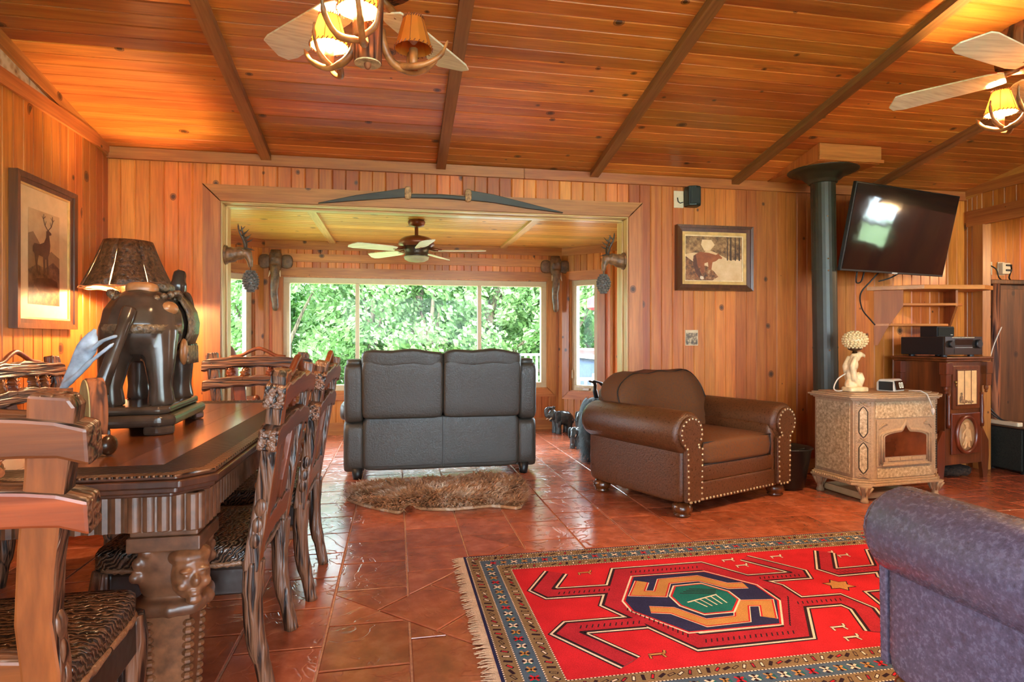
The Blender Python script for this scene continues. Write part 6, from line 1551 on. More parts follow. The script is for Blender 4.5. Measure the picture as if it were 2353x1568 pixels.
def antler_fan(label, x, y, blades, arms, Rb=0.64, zo=0.0):
    zcl_ = zc(y)-zo; f_ = thing('antler_fan', label, 'ceiling fan', (x, y, 2.05+zo), 0, 'antler ceiling fans')
    Z = lambda z: z-2.05
    MB().lathe([(0.075, 0), (0.07, -0.05), (0.03, -0.07)], 18, T(0, 0, Z(zcl_+0.012))).build('canopy', LOGBARK, f_, smooth=True)
    MB().tube([(0, 0, Z(2.48)), (0, 0, Z(zcl_))], 0.014, 10).build('downrod', ANTL, f_)
    MB().lathe([(0.10, Z(2.31)), (0.17, Z(2.33)), (0.175, Z(2.42)), (0.16, Z(2.47)), (0.05, Z(2.49))], 24).build('motor_housing', LOGBARK, f_, smooth=True)
    for a in blades:
        bb = blade(f_, a, Rb, Z(2.285), WHITEW)
        MB().tube([(0.08, 0, Z(2.31)), (0.13, 0, Z(2.30)), (0.17, 0.0, Z(2.291))], [0.012, 0.016, 0.012], 8, RZ(a)).build('blade_iron', ANTL, bb, smooth=True)
    MB().tube([(0, 0, Z(2.052)), (0, 0, Z(2.14)), (0, 0, Z(2.31))], [0.047, 0.05, 0.055], 18).build('log_stem', LOGBARK, f_, smooth=True)
    MB().lathe([(0.044, 0), (0.044, 0.004)], 20, T(0, 0, Z(2.048))).build('cut_end', CUTEND, f_)
    MB().ball((0, -0.006, Z(2.045)), (0.012, 0.012, 0.018), 10, 8).build('acorn_finial', LOGBARK, f_, smooth=True)
    for i, (az, lit) in enumerate(arms):
        am = MB(); antler_arm(am, az, 0.165, Z(2.125), Z(2.14)); ar = am.build('antler_arm', ANTL, f_, smooth=True)
        M = RZ(az) @ T(0.165, 0.01, Z(2.14))
        n = 12; r0, r1, hh = 0.066, 0.036, 0.105; m_ = MB()
        vs = [(r0*math.cos(2*PI*k/n), r0*math.sin(2*PI*k/n), 0.0) for k in range(n)]+[(r1*math.cos(2*PI*k/n), r1*math.sin(2*PI*k/n), hh) for k in range(n)]
        m_.add(vs, [(k, (k+1)%n, n+(k+1)%n, n+k) for k in range(n)], M)
        s_ = m_.build('lamp_shade', LIT_HIDE if lit else ORANGE, f_); q = s_.modifiers.new('s', 'SOLIDIFY'); q.thickness = 0.0015
        lc_ = MB()
        for k in range(n): lc_.tube([(r0*math.cos(2*PI*k/n), r0*math.sin(2*PI*k/n), 0.0), (r1*math.cos(2*PI*k/n), r1*math.sin(2*PI*k/n), hh)], 0.0012, 4, M) if k % 2 == 0 else None
        for (rr, zz) in ((r0, 0.0), (r1, hh)):
            for k in range(26):
                a = 2*PI*k/26; lc_.tube([(rr*1.01*math.cos(a), rr*1.01*math.sin(a), zz-0.004), (rr*1.01*math.cos(a+0.12), rr*1.01*math.sin(a+0.12), zz+0.006)], 0.0018, 4, M)
        lc_.build('lacing', LACE, s_, kind='stuff')
        MB().ball((0, 0, 0.045), (0.018, 0.018, 0.03), 10, 8, M).build('bulb', BULB if lit else IVORY, f_, smooth=True)
        if lit:
            p = M @ Vector((0, 0, 0.05)); lamp_light('fan_lamp_light', (x+p.x, y+p.y, 2.05+zo+p.z), FANW*(2.0 if zo else 1.0), r=0.02)
    return f_
FANW = 80
CF = R(90-10.778)      # azimuth of the view axis
antler_fan('antler-armed ceiling fan with small hide shades over the dining side', -0.094, 2.115, [CF+R(49)+R(72)*k for k in range(5)], [(CF+R(62), True), (CF-R(62), False), (CF+R(180), True)])
antler_fan('antler-armed ceiling fan at the right edge near the stove', 2.86, 2.25, [CF+R(44.6)+R(72)*k for k in range(5)], [(CF+R(139), True), (CF+R(19), True), (CF-R(101), True)], 0.61, 0.05)

# ceiling fan in the bay
bf = thing('ceiling_fan', 'bronze ceiling fan with pale blades and bowl light in the bay', 'ceiling fan', (0.19, 5.83, 1.845))
BRZ = plain('rubbed_bronze', srgb(120,64,34), 0.35, metal=0.4, noise=0.1)
MB().lathe([(0.075, 0.39), (0.085, 0.375), (0.07, 0.34), (0.03, 0.325)], 20).build('canopy', BRZ, bf, smooth=True)
MB().tube([(0, 0, 0.22), (0, 0, 0.34)], 0.018, 10).build('downrod', BRZ, bf)
MB().lathe([(0.05, 0.245), (0.13, 0.225), (0.165, 0.195), (0.17, 0.16), (0.13, 0.14)], 24).build('motor_housing', BRZ, bf, smooth=True)
MB().lathe([(0.13, 0.14), (0.11, 0.10), (0.105, 0.06), (0.12, 0.045)], 24).build('switch_housing', plain('dark_bronze', srgb(66,48,34), 0.4, metal=0.4), bf, smooth=True)
MB().lathe([(0.118, 0.045), (0.11, 0.02), (0.08, 0.004), (0.03, -0.004), (0.0, -0.005)], 24).build('light_bowl', translucent('frosted_bowl', srgb(232,222,180), 0.5), bf, smooth=True)
for k in range(5):
    a = R(-10.778)+R(72)*k
    bb = blade(bf, a, 0.66, 0.105, WHITEW, 0.072, 0.21, pitch=12); MB().tube([(0.11, 0, 0.13), (0.17, 0, 0.115), (0.24, 0, 0.110)], [0.014, 0.02, 0.012], 8, RZ(a)).build('blade_iron', BRZ, bb, smooth=True)

# ------------------------------------------------------------------ woven rug
rgx0, rgx1, rgy0, rgy1 = 0.335, 3.60, 1.70, 3.085
def pile(name, col, var=0.22):
    m, nt, bs = newmat(name); L = nt.links; mp = objcoord(nt, rand=False)
    n = nd(nt, 'ShaderNodeTexNoise', Scale=240.0, Detail=2.0); L.new(mp.outputs[0], n.inputs['Vector']); n2 = nd(nt, 'ShaderNodeTexNoise', Scale=9.0, Detail=4.0); L.new(mp.outputs[0], n2.inputs['Vector'])
    r = ramp(nt, [(0.3, tuple(c*(1-var) for c in col)), (0.7, tuple(min(1, c*(1+var)) for c in col))]); L.new(n.outputs['Fac'], r.inputs[0])
    r2 = ramp(nt, [(0.35, (0.82,)*3), (0.65, (1,1,1))]); L.new(n2.outputs['Fac'], r2.inputs[0])
    L.new(mixc(nt, 1.0, r.outputs[0], r2.outputs[0], 'MULTIPLY'), bs.inputs['Base Color']); bs.inputs['Roughness'].default_value = 0.95; bs.inputs['Specular IOR Level'].default_value = 0.1
    bump(nt, bs, n.outputs['Fac'], 0.5, 0.004); return m
RED = pile('rug_red', srgb(192,36,46)); ROSE = pile('rug_rose', srgb(166,38,52)); BLK = pile('rug_dark', srgb(48,30,38)); WHT = pile('rug_white', srgb(226,206,184)); NAVY = pile('rug_navy', srgb(44,44,78))
TEAL = pile('rug_teal', srgb(28,104,98)); TAN = pile('rug_tan', srgb(186,134,76)); BLUE = pile('rug_blue', srgb(78,96,116)); OLIVE = pile('rug_olive', srgb(132,108,78))
RM = [RED, ROSE, BLK, WHT, NAVY, TEAL, TAN, BLUE, OLIVE]
rug = thing('woven_rug', 'red patterned woven rug with blue border and fringe on the tiles', 'rug', (0, 0, 0))
MB().box(rgx0, rgx1, rgy0, rgy1, 0.0008, 0.008).build('field', RED, rug, bevel=0.002)
def rectring(mb, i0, i1, z, mi):
    mb.mi = mi
    a, b, c, d_ = rgx0+i0, rgx1-i0, rgy0+i0, rgy1-i0; a2, b2, c2, d2 = rgx0+i1, rgx1-i1, rgy0+i1, rgy1-i1
    for q in ([(a,c),(b,c),(b2,c2),(a2,c2)], [(b,c),(b,d_),(b2,d2),(b2,c2)], [(b,d_),(a,d_),(a2,d2),(b2,d2)], [(a,d_),(a,c),(a2,c2),(a2,d2)]): mb.flat(q, z)
bm_ = MB()
for i0, i1, mi in ((0.0, 0.012, 4), (0.012, 0.072, 8), (0.072, 0.148, 7), (0.148, 0.208, 8)): rectring(bm_, i0, i1, 0.0086, mi)
for i0 in (0.012, 0.070, 0.146, 0.206): rectring(bm_, i0, i0+0.004, 0.0092, 2)
bm_.build('border', RM, rug)
mo = MB(); rnd = random.Random(3)
def along(i, step):
    a, b, c, d_ = rgx0+i, rgx1-i, rgy0+i, rgy1-i; out = []
    for (p, q) in (((a,c),(b,c)), ((b,c),(b,d_)), ((b,d_),(a,d_)), ((a,d_),(a,c))):
        L_ = math.dist(p, q); n = int(L_/step); ang = math.atan2(q[1]-p[1], q[0]-p[0])
        out += [(p[0]+(q[0]-p[0])*(k+0.5)/n, p[1]+(q[1]-p[1])*(k+0.5)/n, ang) for k in range(n)]
    return out
def blob(x, y, a, w, h_, mi, z=0.0096, sk=0.0):
    mo.mi = mi; c, s_ = math.cos(a), math.sin(a); pts = [(-w, -h_), (w-sk, -h_), (w, h_), (-w+sk, h_)]
    mo.flat([(x+p[0]*c-p[1]*s_, y+p[0]*s_+p[1]*c) for p in pts], z)
for k, (x, y, a) in enumerate(along(0.11, 0.052)):            # star flowers in the blue band
    col = (3, 6, 0, 3, 6)[k % 5]
    for e in (0.6, 2.2):
        blob(x, y, a+e, 0.021, 0.004, col)
    blob(x, y, a+1.4, 0.020, 0.005, 2, 0.0094); blob(x+0.018*math.cos(a), y+0.018*math.sin(a), a+1.57, 0.016, 0.003, 5, 0.0095)
for i in (0.043, 0.180):
    for k, (x, y, a) in enumerate(along(i, 0.033)):
        col = (3, 2, 0, 2, 8, 3, 1)[k % 7]; blob(x, y, a+0.9+0.5*math.sin(k), 0.016, 0.006, 2, 0.0094); blob(x, y, a+0.9+0.5*math.sin(k), 0.011, 0.0035, col)
for i in (0.014, 0.072, 0.148, 0.208):
    for k, (x, y, a) in enumerate(along(i, 0.013)): blob(x, y, a, 0.0038, 0.0026, 3, 0.0098) if k % 1 == 0 else None
mo.build('border_motif', RM, rug, kind='stuff')
def medallion(mx):
    X = (lambda x: x) if not mx else (lambda x: 2*1.96-x)
    P = lambda L: [(X(x), y) for x, y in L]
    md = MB()
    def line(L, closed=False, w=0.085):
        zo = 0.0 if closed else 0.00018
        for (ww, mi, z) in ((w+0.038, 2, 0.0086), (w+0.026, 3, 0.0090), (w+0.008, 2, 0.0094), (w-0.016, 1, 0.0098)):
            md.mi = mi; md.stroke(P(L), ww, z+zo, closed)
    ring_ = [(0.90, 2.42), (1.06, 2.74), (1.46, 2.74), (1.655, 2.45), (1.655, 2.33), (1.49, 2.065), (1.09, 2.065)]
    line([(0.745, 2.80), (0.635, 2.62), (0.66, 2.575), (0.95, 2.565)], w=0.085); line([(0.79, 1.975), (0.635, 2.215), (0.67, 2.255), (0.95, 2.25)], w=0.085)
    line([(1.60, 2.56), (1.86, 2.555), (1.88, 2.60), (1.73, 2.81)], w=0.07); line([(1.60, 2.29), (1.86, 2.285), (1.885, 2.19), (1.80, 2.0)], w=0.085)
    line(ring_, True, 0.10)
    o_ = [(0.935, 2.44), (1.075, 2.69), (1.445, 2.685), (1.60, 2.49), (1.60, 2.32), (1.475, 2.12), (1.08, 2.125), (0.935, 2.34)]
    cx_, cy_ = 1.272, 2.40
    for k_, mi, z in ((1.0, 3, 0.0102), (0.975, 0, 0.0106), (0.95, 4, 0.0110)): md.mi = mi; md.flat(P([(cx_+(x-cx_)*k_, cy_+(y-cy_)*k_) for x, y in o_]), z)
    for L in ([(1.10, 2.615), (1.03, 2.50), (1.125, 2.475), (1.20, 2.60), (1.37, 2.605), (1.46, 2.50), (1.54, 2.49)], [(1.455, 2.185), (1.525, 2.31), (1.42, 2.325), (1.345, 2.195), (1.19, 2.19), (1.105, 2.315), (1.02, 2.34)]):
        for ww, mi, z in ((0.066, 3, 0.0114), (0.058, 0, 0.0118), (0.046, 6, 0.0122)): md.mi = mi; md.stroke(P(L), ww, z)
    tl_ = [(1.165, 2.44), (1.225, 2.53), (1.35, 2.535), (1.42, 2.44), (1.42, 2.36), (1.34, 2.265), (1.22, 2.265), (1.165, 2.35)]
    for k_, mi, z in ((1.12, 3, 0.0126), (1.06, 0, 0.0130), (1.0, 5, 0.0134)): md.mi = mi; md.flat(P([(cx_+0.02+(x-cx_-0.02)*k_, cy_+(y-cy_)*k_) for x, y in tl_]), z)
    md.mi = 3
    md.stroke(P([(1.20, 2.37), (1.36, 2.42)]), 0.008, 0.0138)
    for k_ in range(5): md.stroke(P([(1.235+0.03*k_, 2.38+0.008*k_), (1.26+0.025*k_, 2.315+0.005*k_)]), 0.006, 0.0138)
    md.mi = 2
    for k_ in range(4): md.stroke(P([(1.21+0.02*k_, 2.46+0.012*k_), (1.36+0.008*k_, 2.43+0.012*k_)]), 0.006, 0.0138)
    # comb ticks along the arms
    for (a, b_) in (((0.68, 2.555), (0.93, 2.55)), ((0.68, 2.24), (0.94, 2.235)), ((1.64, 2.545), (1.86, 2.54)), ((1.64, 2.275), (1.86, 2.27)), ((1.08, 2.725), (1.44, 2.725)), ((1.10, 2.05), (1.48, 2.05)), ((0.92, 2.36), (1.07, 2.09)), ((1.49, 2.10), (1.65, 2.34))):
        n = int(math.dist(a, b_)/0.022); dxx_ = (b_[0]-a[0], b_[1]-a[1])
        for k_ in range(n):
            t_ = (k_+0.5)/n; p = (a[0]+dxx_[0]*t_, a[1]+dxx_[1]*t_); md.stroke(P([p, (p[0]+0.012, p[1]+0.024)]), 0.005, 0.0112 if False else 0.0102)
    return md.build('medallion', RM, rug)
medallion(False); medallion(True)
md = MB(); md.mi = 2
md.flat([(1.96+0.075*math.cos(a)*(1 if k % 2 else 0.6), 2.42+0.065*math.sin(a)*(1 if k % 2 else 0.6)) for k, a in enumerate([2*PI*i/12 for i in range(12)])], 0.0090); md.mi = 6
md.flat([(1.96+0.066*math.cos(a)*(1 if k % 2 else 0.6), 2.42+0.056*math.sin(a)*(1 if k % 2 else 0.6)) for k, a in enumerate([2*PI*i/12 for i in range(12)])], 0.0094)
for (x, y) in ((0.876, 2.775), (1.632, 2.80), (1.66, 2.72), (1.90, 2.80), (0.90, 2.01), (1.67, 2.07), (1.662, 1.99), (2.248, 2.75), (2.3, 2.02), (2.2, 2.8)):
    for (mi, w_, z) in ((2, 0.017, 0.0090), (6 if x < 1.2 else 3, 0.010, 0.0094)):
        md.mi = mi; md.stroke([(x-0.03, y), (x+0.03, y)], w_, z); md.stroke([(x-0.025, y), (x-0.03, y-0.025)], w_*0.7, z); md.stroke([(x+0.02, y), (x+0.025, y-0.025)], w_*0.7, z); md.stroke([(x+0.03, y), (x+0.038, y+0.02)], w_*0.8, z)
md.build('small_motif', RM, rug, kind='stuff')
fr_ = MB(); rnd = random.Random(5)
for xe, s in ((rgx0, -1), (rgx1, 1)):
    n = 200
    for k in range(n):
        y = rgy0+(rgy1-rgy0)*(k+0.5)/n; dx, dy = 0.045+0.02*rnd.random(), rnd.uniform(-0.02, 0.02)
        fr_.tube([(xe, y, 0.005), (xe+s*dx*0.5, y+dy*0.3, 0.007), (xe+s*dx, y+dy, 0.003)], [0.0032, 0.003, 0.0015], 4)
fr_.build('fringe', pile('rug_fringe', srgb(186,150,120)), rug, kind='stuff')

# ------------------------------------------------------------------ sheepskin
def furmat(name, stops, sc=6):
    m, nt, bs = newmat(name); mp = objcoord(nt, rand=False); n = nd(nt, 'ShaderNodeTexNoise', Scale=sc, Detail=5.0, Roughness=0.7); nt.links.new(mp.outputs[0], n.inputs['Vector'])
    r = ramp(nt, stops); nt.links.new(n.outputs['Fac'], r.inputs[0]); nt.links.new(r.outputs[0], bs.inputs['Base Color']); bs.inputs['Roughness'].default_value = 0.6; return m
FURB = furmat('brown_fur', [(0.3, srgb(112,74,46)), (0.5, srgb(172,122,80)), (0.68, srgb(214,194,172))], 7)
sk = thing('sheepskin', 'shaggy brown sheepskin on the tiles behind the loveseat', 'sheepskin', (0.28, 4.28, 0))
OUT = [(-0.62, 0.06), (-0.55, 0.33), (-0.25, 0.40), (0.12, 0.42), (0.52, 0.46), (0.64, 0.18), (0.53, -0.36), (0.34, -0.30), (0.08, -0.33), (-0.13, -0.27), (-0.19, -0.14), (-0.25, -0.33), (-0.34, -0.28), (-0.5, -0.12)]
def inside(x, y, P):
    c = False; j = len(P)-1
    for i in range(len(P)):
        if (P[i][1] > y) != (P[j][1] > y) and x < (P[j][0]-P[i][0])*(y-P[i][1])/(P[j][1]-P[i][1])+P[i][0]: c = not c
        j = i
    return c
sm_ = [tuple(p) for p in bez([(*p, 0) for p in OUT+[OUT[0]]], 4)][:-1]; sm_ = [(p[0], p[1]) for p in sm_]
MB().prism(sm_, 0.0, 0.022).build('hide', FURB, sk, bevel=0.008)
fm = MB(); rnd = random.Random(9); cnt = 0
def strand(mb, p, d, L, w):
    side = Vector((-d[1], d[0], 0)); side = side.normalized()*w if side.length > 1e-6 else Vector((w, 0, 0)); d = Vector(d).normalized(); p = Vector(p)
    m1 = p+d*L*0.5+Vector((0, 0, 0.004)); t_ = p+d*L+Vector((0, 0, -L*0.22))
    mb.add([p-side, p+side, m1+side*0.8, m1-side*0.8, t_], [(0,1,2,3), (3,2,4)])
while cnt < 9000:
    x, y = rnd.uniform(-0.66, 0.68), rnd.uniform(-0.4, 0.5)
    if not inside(x, y, sm_): continue
    cnt += 1; a = math.atan2(y*1.3, x)+rnd.gauss(0, 0.7)+0.8*math.sin(x*9)*math.cos(y*8); el_ = rnd.uniform(0.3, 0.95)
    L_ = rnd.uniform(0.05, 0.11); strand(fm, (x, y, 0.012+0.025*rnd.random()), (math.cos(a), math.sin(a), el_*0.9+0.1), L_, 0.0055)
fm.build('fur', FURB, sk, kind='stuff')

# ------------------------------------------------------------------ things in the bay
SME = plain('dark_ceramic', srgb(64,70,70), 0.22, noise=0.3, nscale=18)
def small_elephant(label, loc, rz, s=1.0, trunk_up=True):
    e = thing('elephant_figurine', label, 'figurine', loc, rz, 'small dark elephants on the bay floor'); b = MB()
    b.ball((0, 0, 0.19), (0.13, 0.085, 0.09)); b.ball((-0.06, 0, 0.18), (0.09, 0.08, 0.09))
    for sx in (-0.085, 0.075):
        for sy in (-0.048, 0.048): b.tube([(sx, sy, 0.16), (sx, sy, 0.08), (sx, sy, 0.0)], [0.042, 0.033, 0.04], 10)
    b.ball((0.13, 0, 0.235), (0.065, 0.06, 0.065))
    if trunk_up: b.tube(bez([(0.17, 0, 0.23), (0.215, 0, 0.235), (0.225, 0, 0.29), (0.18, 0, 0.32), (0.13, 0, 0.31), (0.11, 0, 0.335)], 4), [0.034]*5+[0.026]*6+[0.02]*8+[0.018, 0.022], 10)
    else: b.tube(bez([(0.17, 0, 0.23), (0.20, 0, 0.16), (0.19, 0, 0.09), (0.22, 0, 0.05)], 4), [0.036]*4+[0.028]*5+[0.02]*4, 10)
    b.tube([(-0.14, 0, 0.22), (-0.17, 0, 0.16), (-0.165, 0, 0.11)], [0.012, 0.008, 0.01], 7)
    b.build('body', SME, e, remesh=0.007)
    for s_ in (-1, 1):
        MB().rbox((0, 0, 0), (0.048, 0.012, 0.075), 3, 8, M=T(0.095, s_*0.072, 0.21) @ RZ(R(s_*14))).build('ear', SME, e, smooth=True)
        MB().tube([(0.165, s_*0.03, 0.20), (0.205, s_*0.035, 0.175)], [0.010, 0.003], 7).build('tusk', IVORY, e, smooth=True)
    e.scale = (s, s, s); return e
small_elephant('small dark elephant figurine with curled raised trunk on the bay floor', (1.93, 6.98, 0), R(195), 0.95)
small_elephant('small dark elephant figurine behind the trunk-raised one, trunk lowered', (2.20, 6.83, 0), R(215), 0.95, False)
small_elephant('dark elephant figurine peeking out beside the shaggy hassock', (1.83, 6.02, 0), R(235), 0.75, False)
FURD = furmat('dark_fur', [(0.3, srgb(18,24,26)), (0.55, srgb(48,60,64)), (0.75, srgb(104,124,130))], 16)
hs_ = thing('fur_hassock', 'dark shaggy hide hassock with horns behind the armchair', 'hassock', (1.86, 5.33, 0))
MB().rbox((0, 0, 0.30), (0.20, 0.20, 0.28), 3.5, 8).build('pad', FURD, hs_, smooth=True)
fm = MB(); rnd = random.Random(2)
for k in range(3800):
    a = rnd.uniform(0, 2*PI); z = rnd.uniform(0.05, 0.58); r_ = 0.19*(1-0.25*abs((z-0.3)/0.3)**4)
    fm_d = (math.cos(a)*0.5, math.sin(a)*0.5, -0.7+rnd.uniform(-0.2, 0.2)); strand(fm, (r_*math.cos(a), r_*math.sin(a), z), fm_d, rnd.uniform(0.05, 0.09), 0.0035)
fm.build('fur', FURD, hs_, kind='stuff')
for s in (-1, 1): MB().tube(bez([(s*0.03-0.02, 0.0, 0.55), (s*0.05-0.03, -0.02, 0.64), (s*0.03-0.06, -0.04, 0.71), (s*0.02-0.13, -0.05, 0.735)], 5), [0.022]*6+[0.016]*5+[0.01]*4+[0.004], 8).build('horn', PLASTIC, hs_, smooth=True)
# round-backed wooden chair left in the bay
rc_ = thing('bay_chair', 'brown round-backed chair by the left bay window', 'chair', (-1.59, 5.75, 0), R(20)); rc_.scale = (0.92, 0.92, 0.98)
BROWNC = plain('tan_leather', srgb(120,72,46), 0.45, noise=0.12)
MB().rbox((0, 0, 0.82), (0.235, 0.05, 0.30), 3, 10).build('backrest', BROWNC, rc_, smooth=True)
MB().rbox((0, 0.24, 0.46), (0.25, 0.25, 0.06), 5, 8).build('seat', BROWNC, rc_, smooth=True)
for sx in (-1, 1):
    for y in (0.04, 0.44): MB().tube([(sx*0.2, y, 0.42), (sx*0.22, y, 0.0)], [0.022, 0.016], 8).build('leg', CABW, rc_, smooth=True)
    MB().tube([(sx*0.235, 0.0, 0.66), (sx*0.25, 0.2, 0.67), (sx*0.24, 0.42, 0.64), (sx*0.23, 0.44, 0.42)], [0.022, 0.024, 0.022, 0.018], 8).build('armrest', CABW, rc_, smooth=True)
# ------------------------------------------------------------------ outside
GRASS = furmat('lawn', [(0.3, srgb(98,128,64)), (0.5, srgb(134,160,90)), (0.7, srgb(176,190,128))], 1.5)
def ground_mesh():
    mb = MB(); nx, ny = 30, 26; vs = []
    for j in range(ny+1):
        for i in range(nx+1):
            x = -45+90*i/nx; y = 8.4+56*j/ny; z = -1.6-0.04*(y-8)+max(0, y-20)*0.16+0.3*math.sin(x*0.4)*math.cos(y*0.3)
            vs.append((x, y, z))
    mb.add(vs, [(j*(nx+1)+i, j*(nx+1)+i+1, (j+1)*(nx+1)+i+1, (j+1)*(nx+1)+i) for j in range(ny) for i in range(nx)]); return mb
g_ = ground_mesh().build('ground', GRASS, smooth=True); g_['kind'] = 'structure'
g2 = MB().box(-45, 45, -40, 8.4, -2.2, -1.7).build('ground_near', GRASS); g2['kind'] = 'structure'
def leafmat(name, c1, c2, c3):
    m = bpy.data.materials.new(name); m.use_nodes = True; nt = m.node_tree; bs = nt.nodes['Principled BSDF']; out = nt.nodes['Material Output']
    mp = objcoord(nt); n = nd(nt, 'ShaderNodeTexNoise', Scale=1.2, Detail=6.0, Roughness=0.7); nt.links.new(mp.outputs[0], n.inputs['Vector'])
    r = ramp(nt, [(0.3, c1), (0.5, c2), (0.68, c3)]); nt.links.new(n.outputs['Fac'], r.inputs[0]); nt.links.new(r.outputs[0], bs.inputs['Base Color']); bs.inputs['Roughness'].default_value = 0.5
    tl = nt.nodes.new('ShaderNodeBsdfTranslucent'); nt.links.new(r.outputs[0], tl.inputs[0]); mx = nt.nodes.new('ShaderNodeMixShader'); mx.inputs[0].default_value = 0.35
    nt.links.new(bs.outputs[0], mx.inputs[1]); nt.links.new(tl.outputs[0], mx.inputs[2]); nt.links.new(mx.outputs[0], out.inputs[0]); return m
LEAF = [leafmat('leaf_green', srgb(20,50,18), srgb(54,98,36), srgb(96,138,60)), leafmat('leaf_fresh', srgb(34,70,24), srgb(72,118,46), srgb(122,158,82)), leafmat('leaf_pale', srgb(62,92,48), srgb(104,136,78), srgb(160,180,130))]
TRUNK = carved('tree_bark', srgb(112,96,78), srgb(58,48,38), 10, rough=0.85)
def tree_meshes(seed, H_, R_, nclump, mat, leaves=130, ls=0.075):
    rnd = random.Random(seed); mb = MB()
    cl = []
    for k in range(nclump):
        t_ = rnd.random()**0.8; z = H_*(0.12+0.88*t_); rr = R_*math.sin(PI*min(1, 0.12+0.86*t_))**0.6*(0.45+0.6*rnd.random()); a = rnd.uniform(0, 2*PI)
        cl.append((rr*math.cos(a), rr*math.sin(a), z, rnd.uniform(0.3, 0.62)*R_/2.6))
    for (x, y, z, r_) in cl:
        for j in range(leaves):
            v = Vector((rnd.gauss(0, 1), rnd.gauss(0, 1), rnd.gauss(0, 0.8))).normalized()*r_*rnd.uniform(0.55, 1.05); c = Vector((x, y, z))+v
            n1 = Vector((rnd.gauss(0, 1), rnd.gauss(0, 1), rnd.gauss(0.7, 1))).normalized(); u = n1.orthogonal().normalized()*ls*rnd.uniform(0.6, 1.3); w = n1.cross(u)*0.7
            mb.add([c-u, c-w*0.8, c+u, c+w*0.8], [(0,1,2,3)])
    tk = MB(); tk.tube([(0, 0, -0.5), (0.1, 0, H_*0.4), (0, 0.1, H_*0.85)], [R_*0.07, R_*0.055, 0.03], 8)
    for k in range(10):
        c = cl[k*3 % len(cl)]; tk.tube([(0, 0, c[2]*0.55), (c[0]*0.5, c[1]*0.5, c[2]*0.8), (c[0], c[1], c[2])], [R_*0.03, 0.035, 0.015], 5)
    return mb.mesh('foliage', mat), tk.mesh('trunk', TRUNK)
TM = [tree_meshes(1, 7.5, 2.3, 95, LEAF[0]), tree_meshes(2, 8.5, 1.7, 90, LEAF[1]), tree_meshes(3, 6.5, 2.6, 100, LEAF[1]), tree_meshes(4, 5.2, 2.2, 80, LEAF[2])]
def gz(x, y): return -1.6-0.04*(y-8)+max(0, y-20)*0.16+0.3*math.sin(x*0.4)*math.cos(y*0.3)
rnd = random.Random(21); spots = []
for k in range(11): spots.append((-8.5+k*1.95+rnd.uniform(-0.5, 0.5), 21+rnd.uniform(-1.5, 2.0), k % 3))
for k in range(10): spots.append((-12+k*3.1+rnd.uniform(-0.8, 0.8), 27+rnd.uniform(-1, 2), (k+1) % 3))
for k, x in enumerate((-3.0, -0.6, 1.0, 2.6, 4.6)): spots.append((x, 16.5+rnd.uniform(-1, 1), 3))
spots += [(7.5, 17.0, 0), (9.5, 18.5, 2), (-12.5, 30, 3)]
for (x, y, k) in spots:
    lab = ('broad leafy green tree in the woods beyond the bay windows', 'tall narrow fresh-green tree in the woods beyond the bay windows', 'broad leafy green tree in the woods beyond the bay windows', 'pale green bushy tree at the foot of the woods')[k]
    t_ = thing('tree', lab, 'tree', (x, y, gz(x, y)), rnd.uniform(0, 6.28), ('broad trees beyond the bay', 'narrow trees beyond the bay', 'broad trees beyond the bay', 'pale bushes below the woods')[k])
    s_ = rnd.uniform(0.85, 1.2); t_.scale = (s_, s_, s_*rnd.uniform(0.9, 1.1))
    for nm, me in zip(('foliage', 'trunk'), TM[k]):
        o = bpy.data.objects.new(nm, me); COL.objects.link(o); o.parent = t_
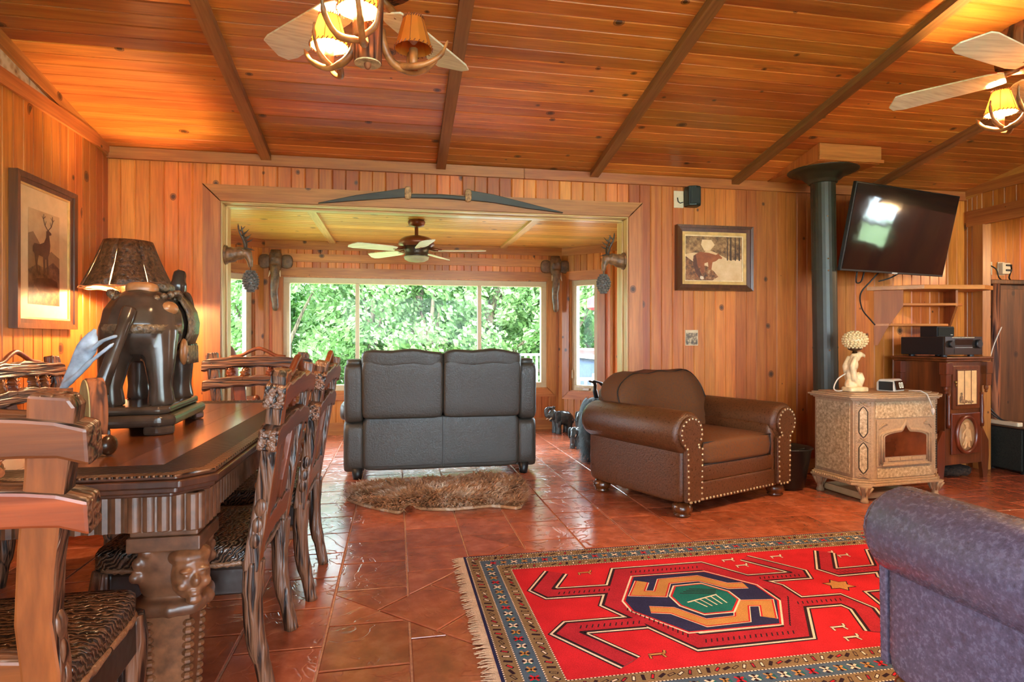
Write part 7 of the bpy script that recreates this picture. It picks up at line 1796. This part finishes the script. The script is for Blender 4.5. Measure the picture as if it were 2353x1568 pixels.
# deck with railing, hot tub and parasol on the right
DECK = wood('deck_board', srgb(150,130,108), srgb(110,92,74), 0.7, knots=False, var=0.1, axis='X')
dk = struct(MB().box(1.2, 7.2, 7.6, 11.5, -0.25, -0.12).build('deck_frame', DECK))
for k in range(26): bar('plank', 1.2, 7.2, 7.6+k*0.15, 7.742+k*0.15, -0.12, -0.09, DECK, dk)
WPAINT = plain('white_paint', srgb(232,232,228), 0.5, noise=0.03)
MAROON = plain('maroon_cover', srgb(128,44,44), 0.6)
ht = thing('hot_tub', 'dark blue hot tub with maroon edge on the deck outside', 'hot tub', (4.05, 9.9, -0.09))
MB().rbox((0, 0, 0.44), (0.95, 0.95, 0.44), 10, 8).build('cabinet', plain('tub_blue', srgb(40,56,84), 0.4, noise=0.3, nscale=30), ht, smooth=True)
MB().box(-1.0, 1.0, -1.0, 1.0, 0.88, 0.94).build('rim', WPAINT, ht, bevel=0.01)
MB().box(-0.97, 0.97, -0.97, 0.97, 0.94, 1.03).build('cover', MAROON, ht, bevel=0.02)
def railing(label, x0, x1, y, zr=0.92):
    r_ = thing('deck_railing', label, 'railing', (x0, y, -0.09)); L_ = x1-x0
    MB().box(0, L_, -0.05, 0.05, zr-0.04, zr).build('top_rail', WPAINT, r_, bevel=0.006); MB().box(0, L_, -0.02, 0.02, 0.1, 0.14).build('bottom_rail', WPAINT, r_)
    n = int(L_/0.11); 
    for k in range(n): MB().box(-0.018, 0.018, -0.018, 0.018, 0.0, zr-0.16).build('baluster', WPAINT, r_, M=T(0.06+k*0.11, 0, 0.14))
    for x in (0.0, L_): MB().box(x-0.045, x+0.045, -0.045, 0.045, 0.0, zr+0.06).build('post', WPAINT, r_, bevel=0.004)
railing('white deck railing outside beyond the right pane of the window', 1.25, 3.0, 11.3)
railing('short white balustrade outside the narrow right bay window', 2.62, 2.95, 8.75, 0.62)
um = thing('parasol', 'red parasol on the deck outside the narrow bay window', 'parasol', (4.75, 10.9, -0.09))
MB().tube([(0, 0, 0), (0, 0, 2.5)], 0.02, 8).build('pole', DECK, um)
n = 8; m_ = MB(); vs = [(0, 0, 2.5)]+[(1.25*math.cos(2*PI*k/n), 1.25*math.sin(2*PI*k/n), 1.95) for k in range(n)]+[(1.25*math.cos(2*PI*k/n), 1.25*math.sin(2*PI*k/n), 1.78) for k in range(n)]
m_.add(vs, [(0, 1+k, 1+(k+1)%n) for k in range(n)]+[(1+k, 9+k, 9+(k+1)%n, 1+(k+1)%n) for k in range(n)]); m_.build('canopy', plain('red_canvas', srgb(206,60,70), 0.8), um)
for k in range(n): MB().tube([(0, 0, 2.3), (1.2*math.cos(2*PI*k/n), 1.2*math.sin(2*PI*k/n), 1.94)], 0.008, 6).build('rib', WPAINT, um)
MB().lathe([(0.22, 0), (0.22, 0.06), (0.05, 0.1)], 16).build('base', PLASTIC, um)
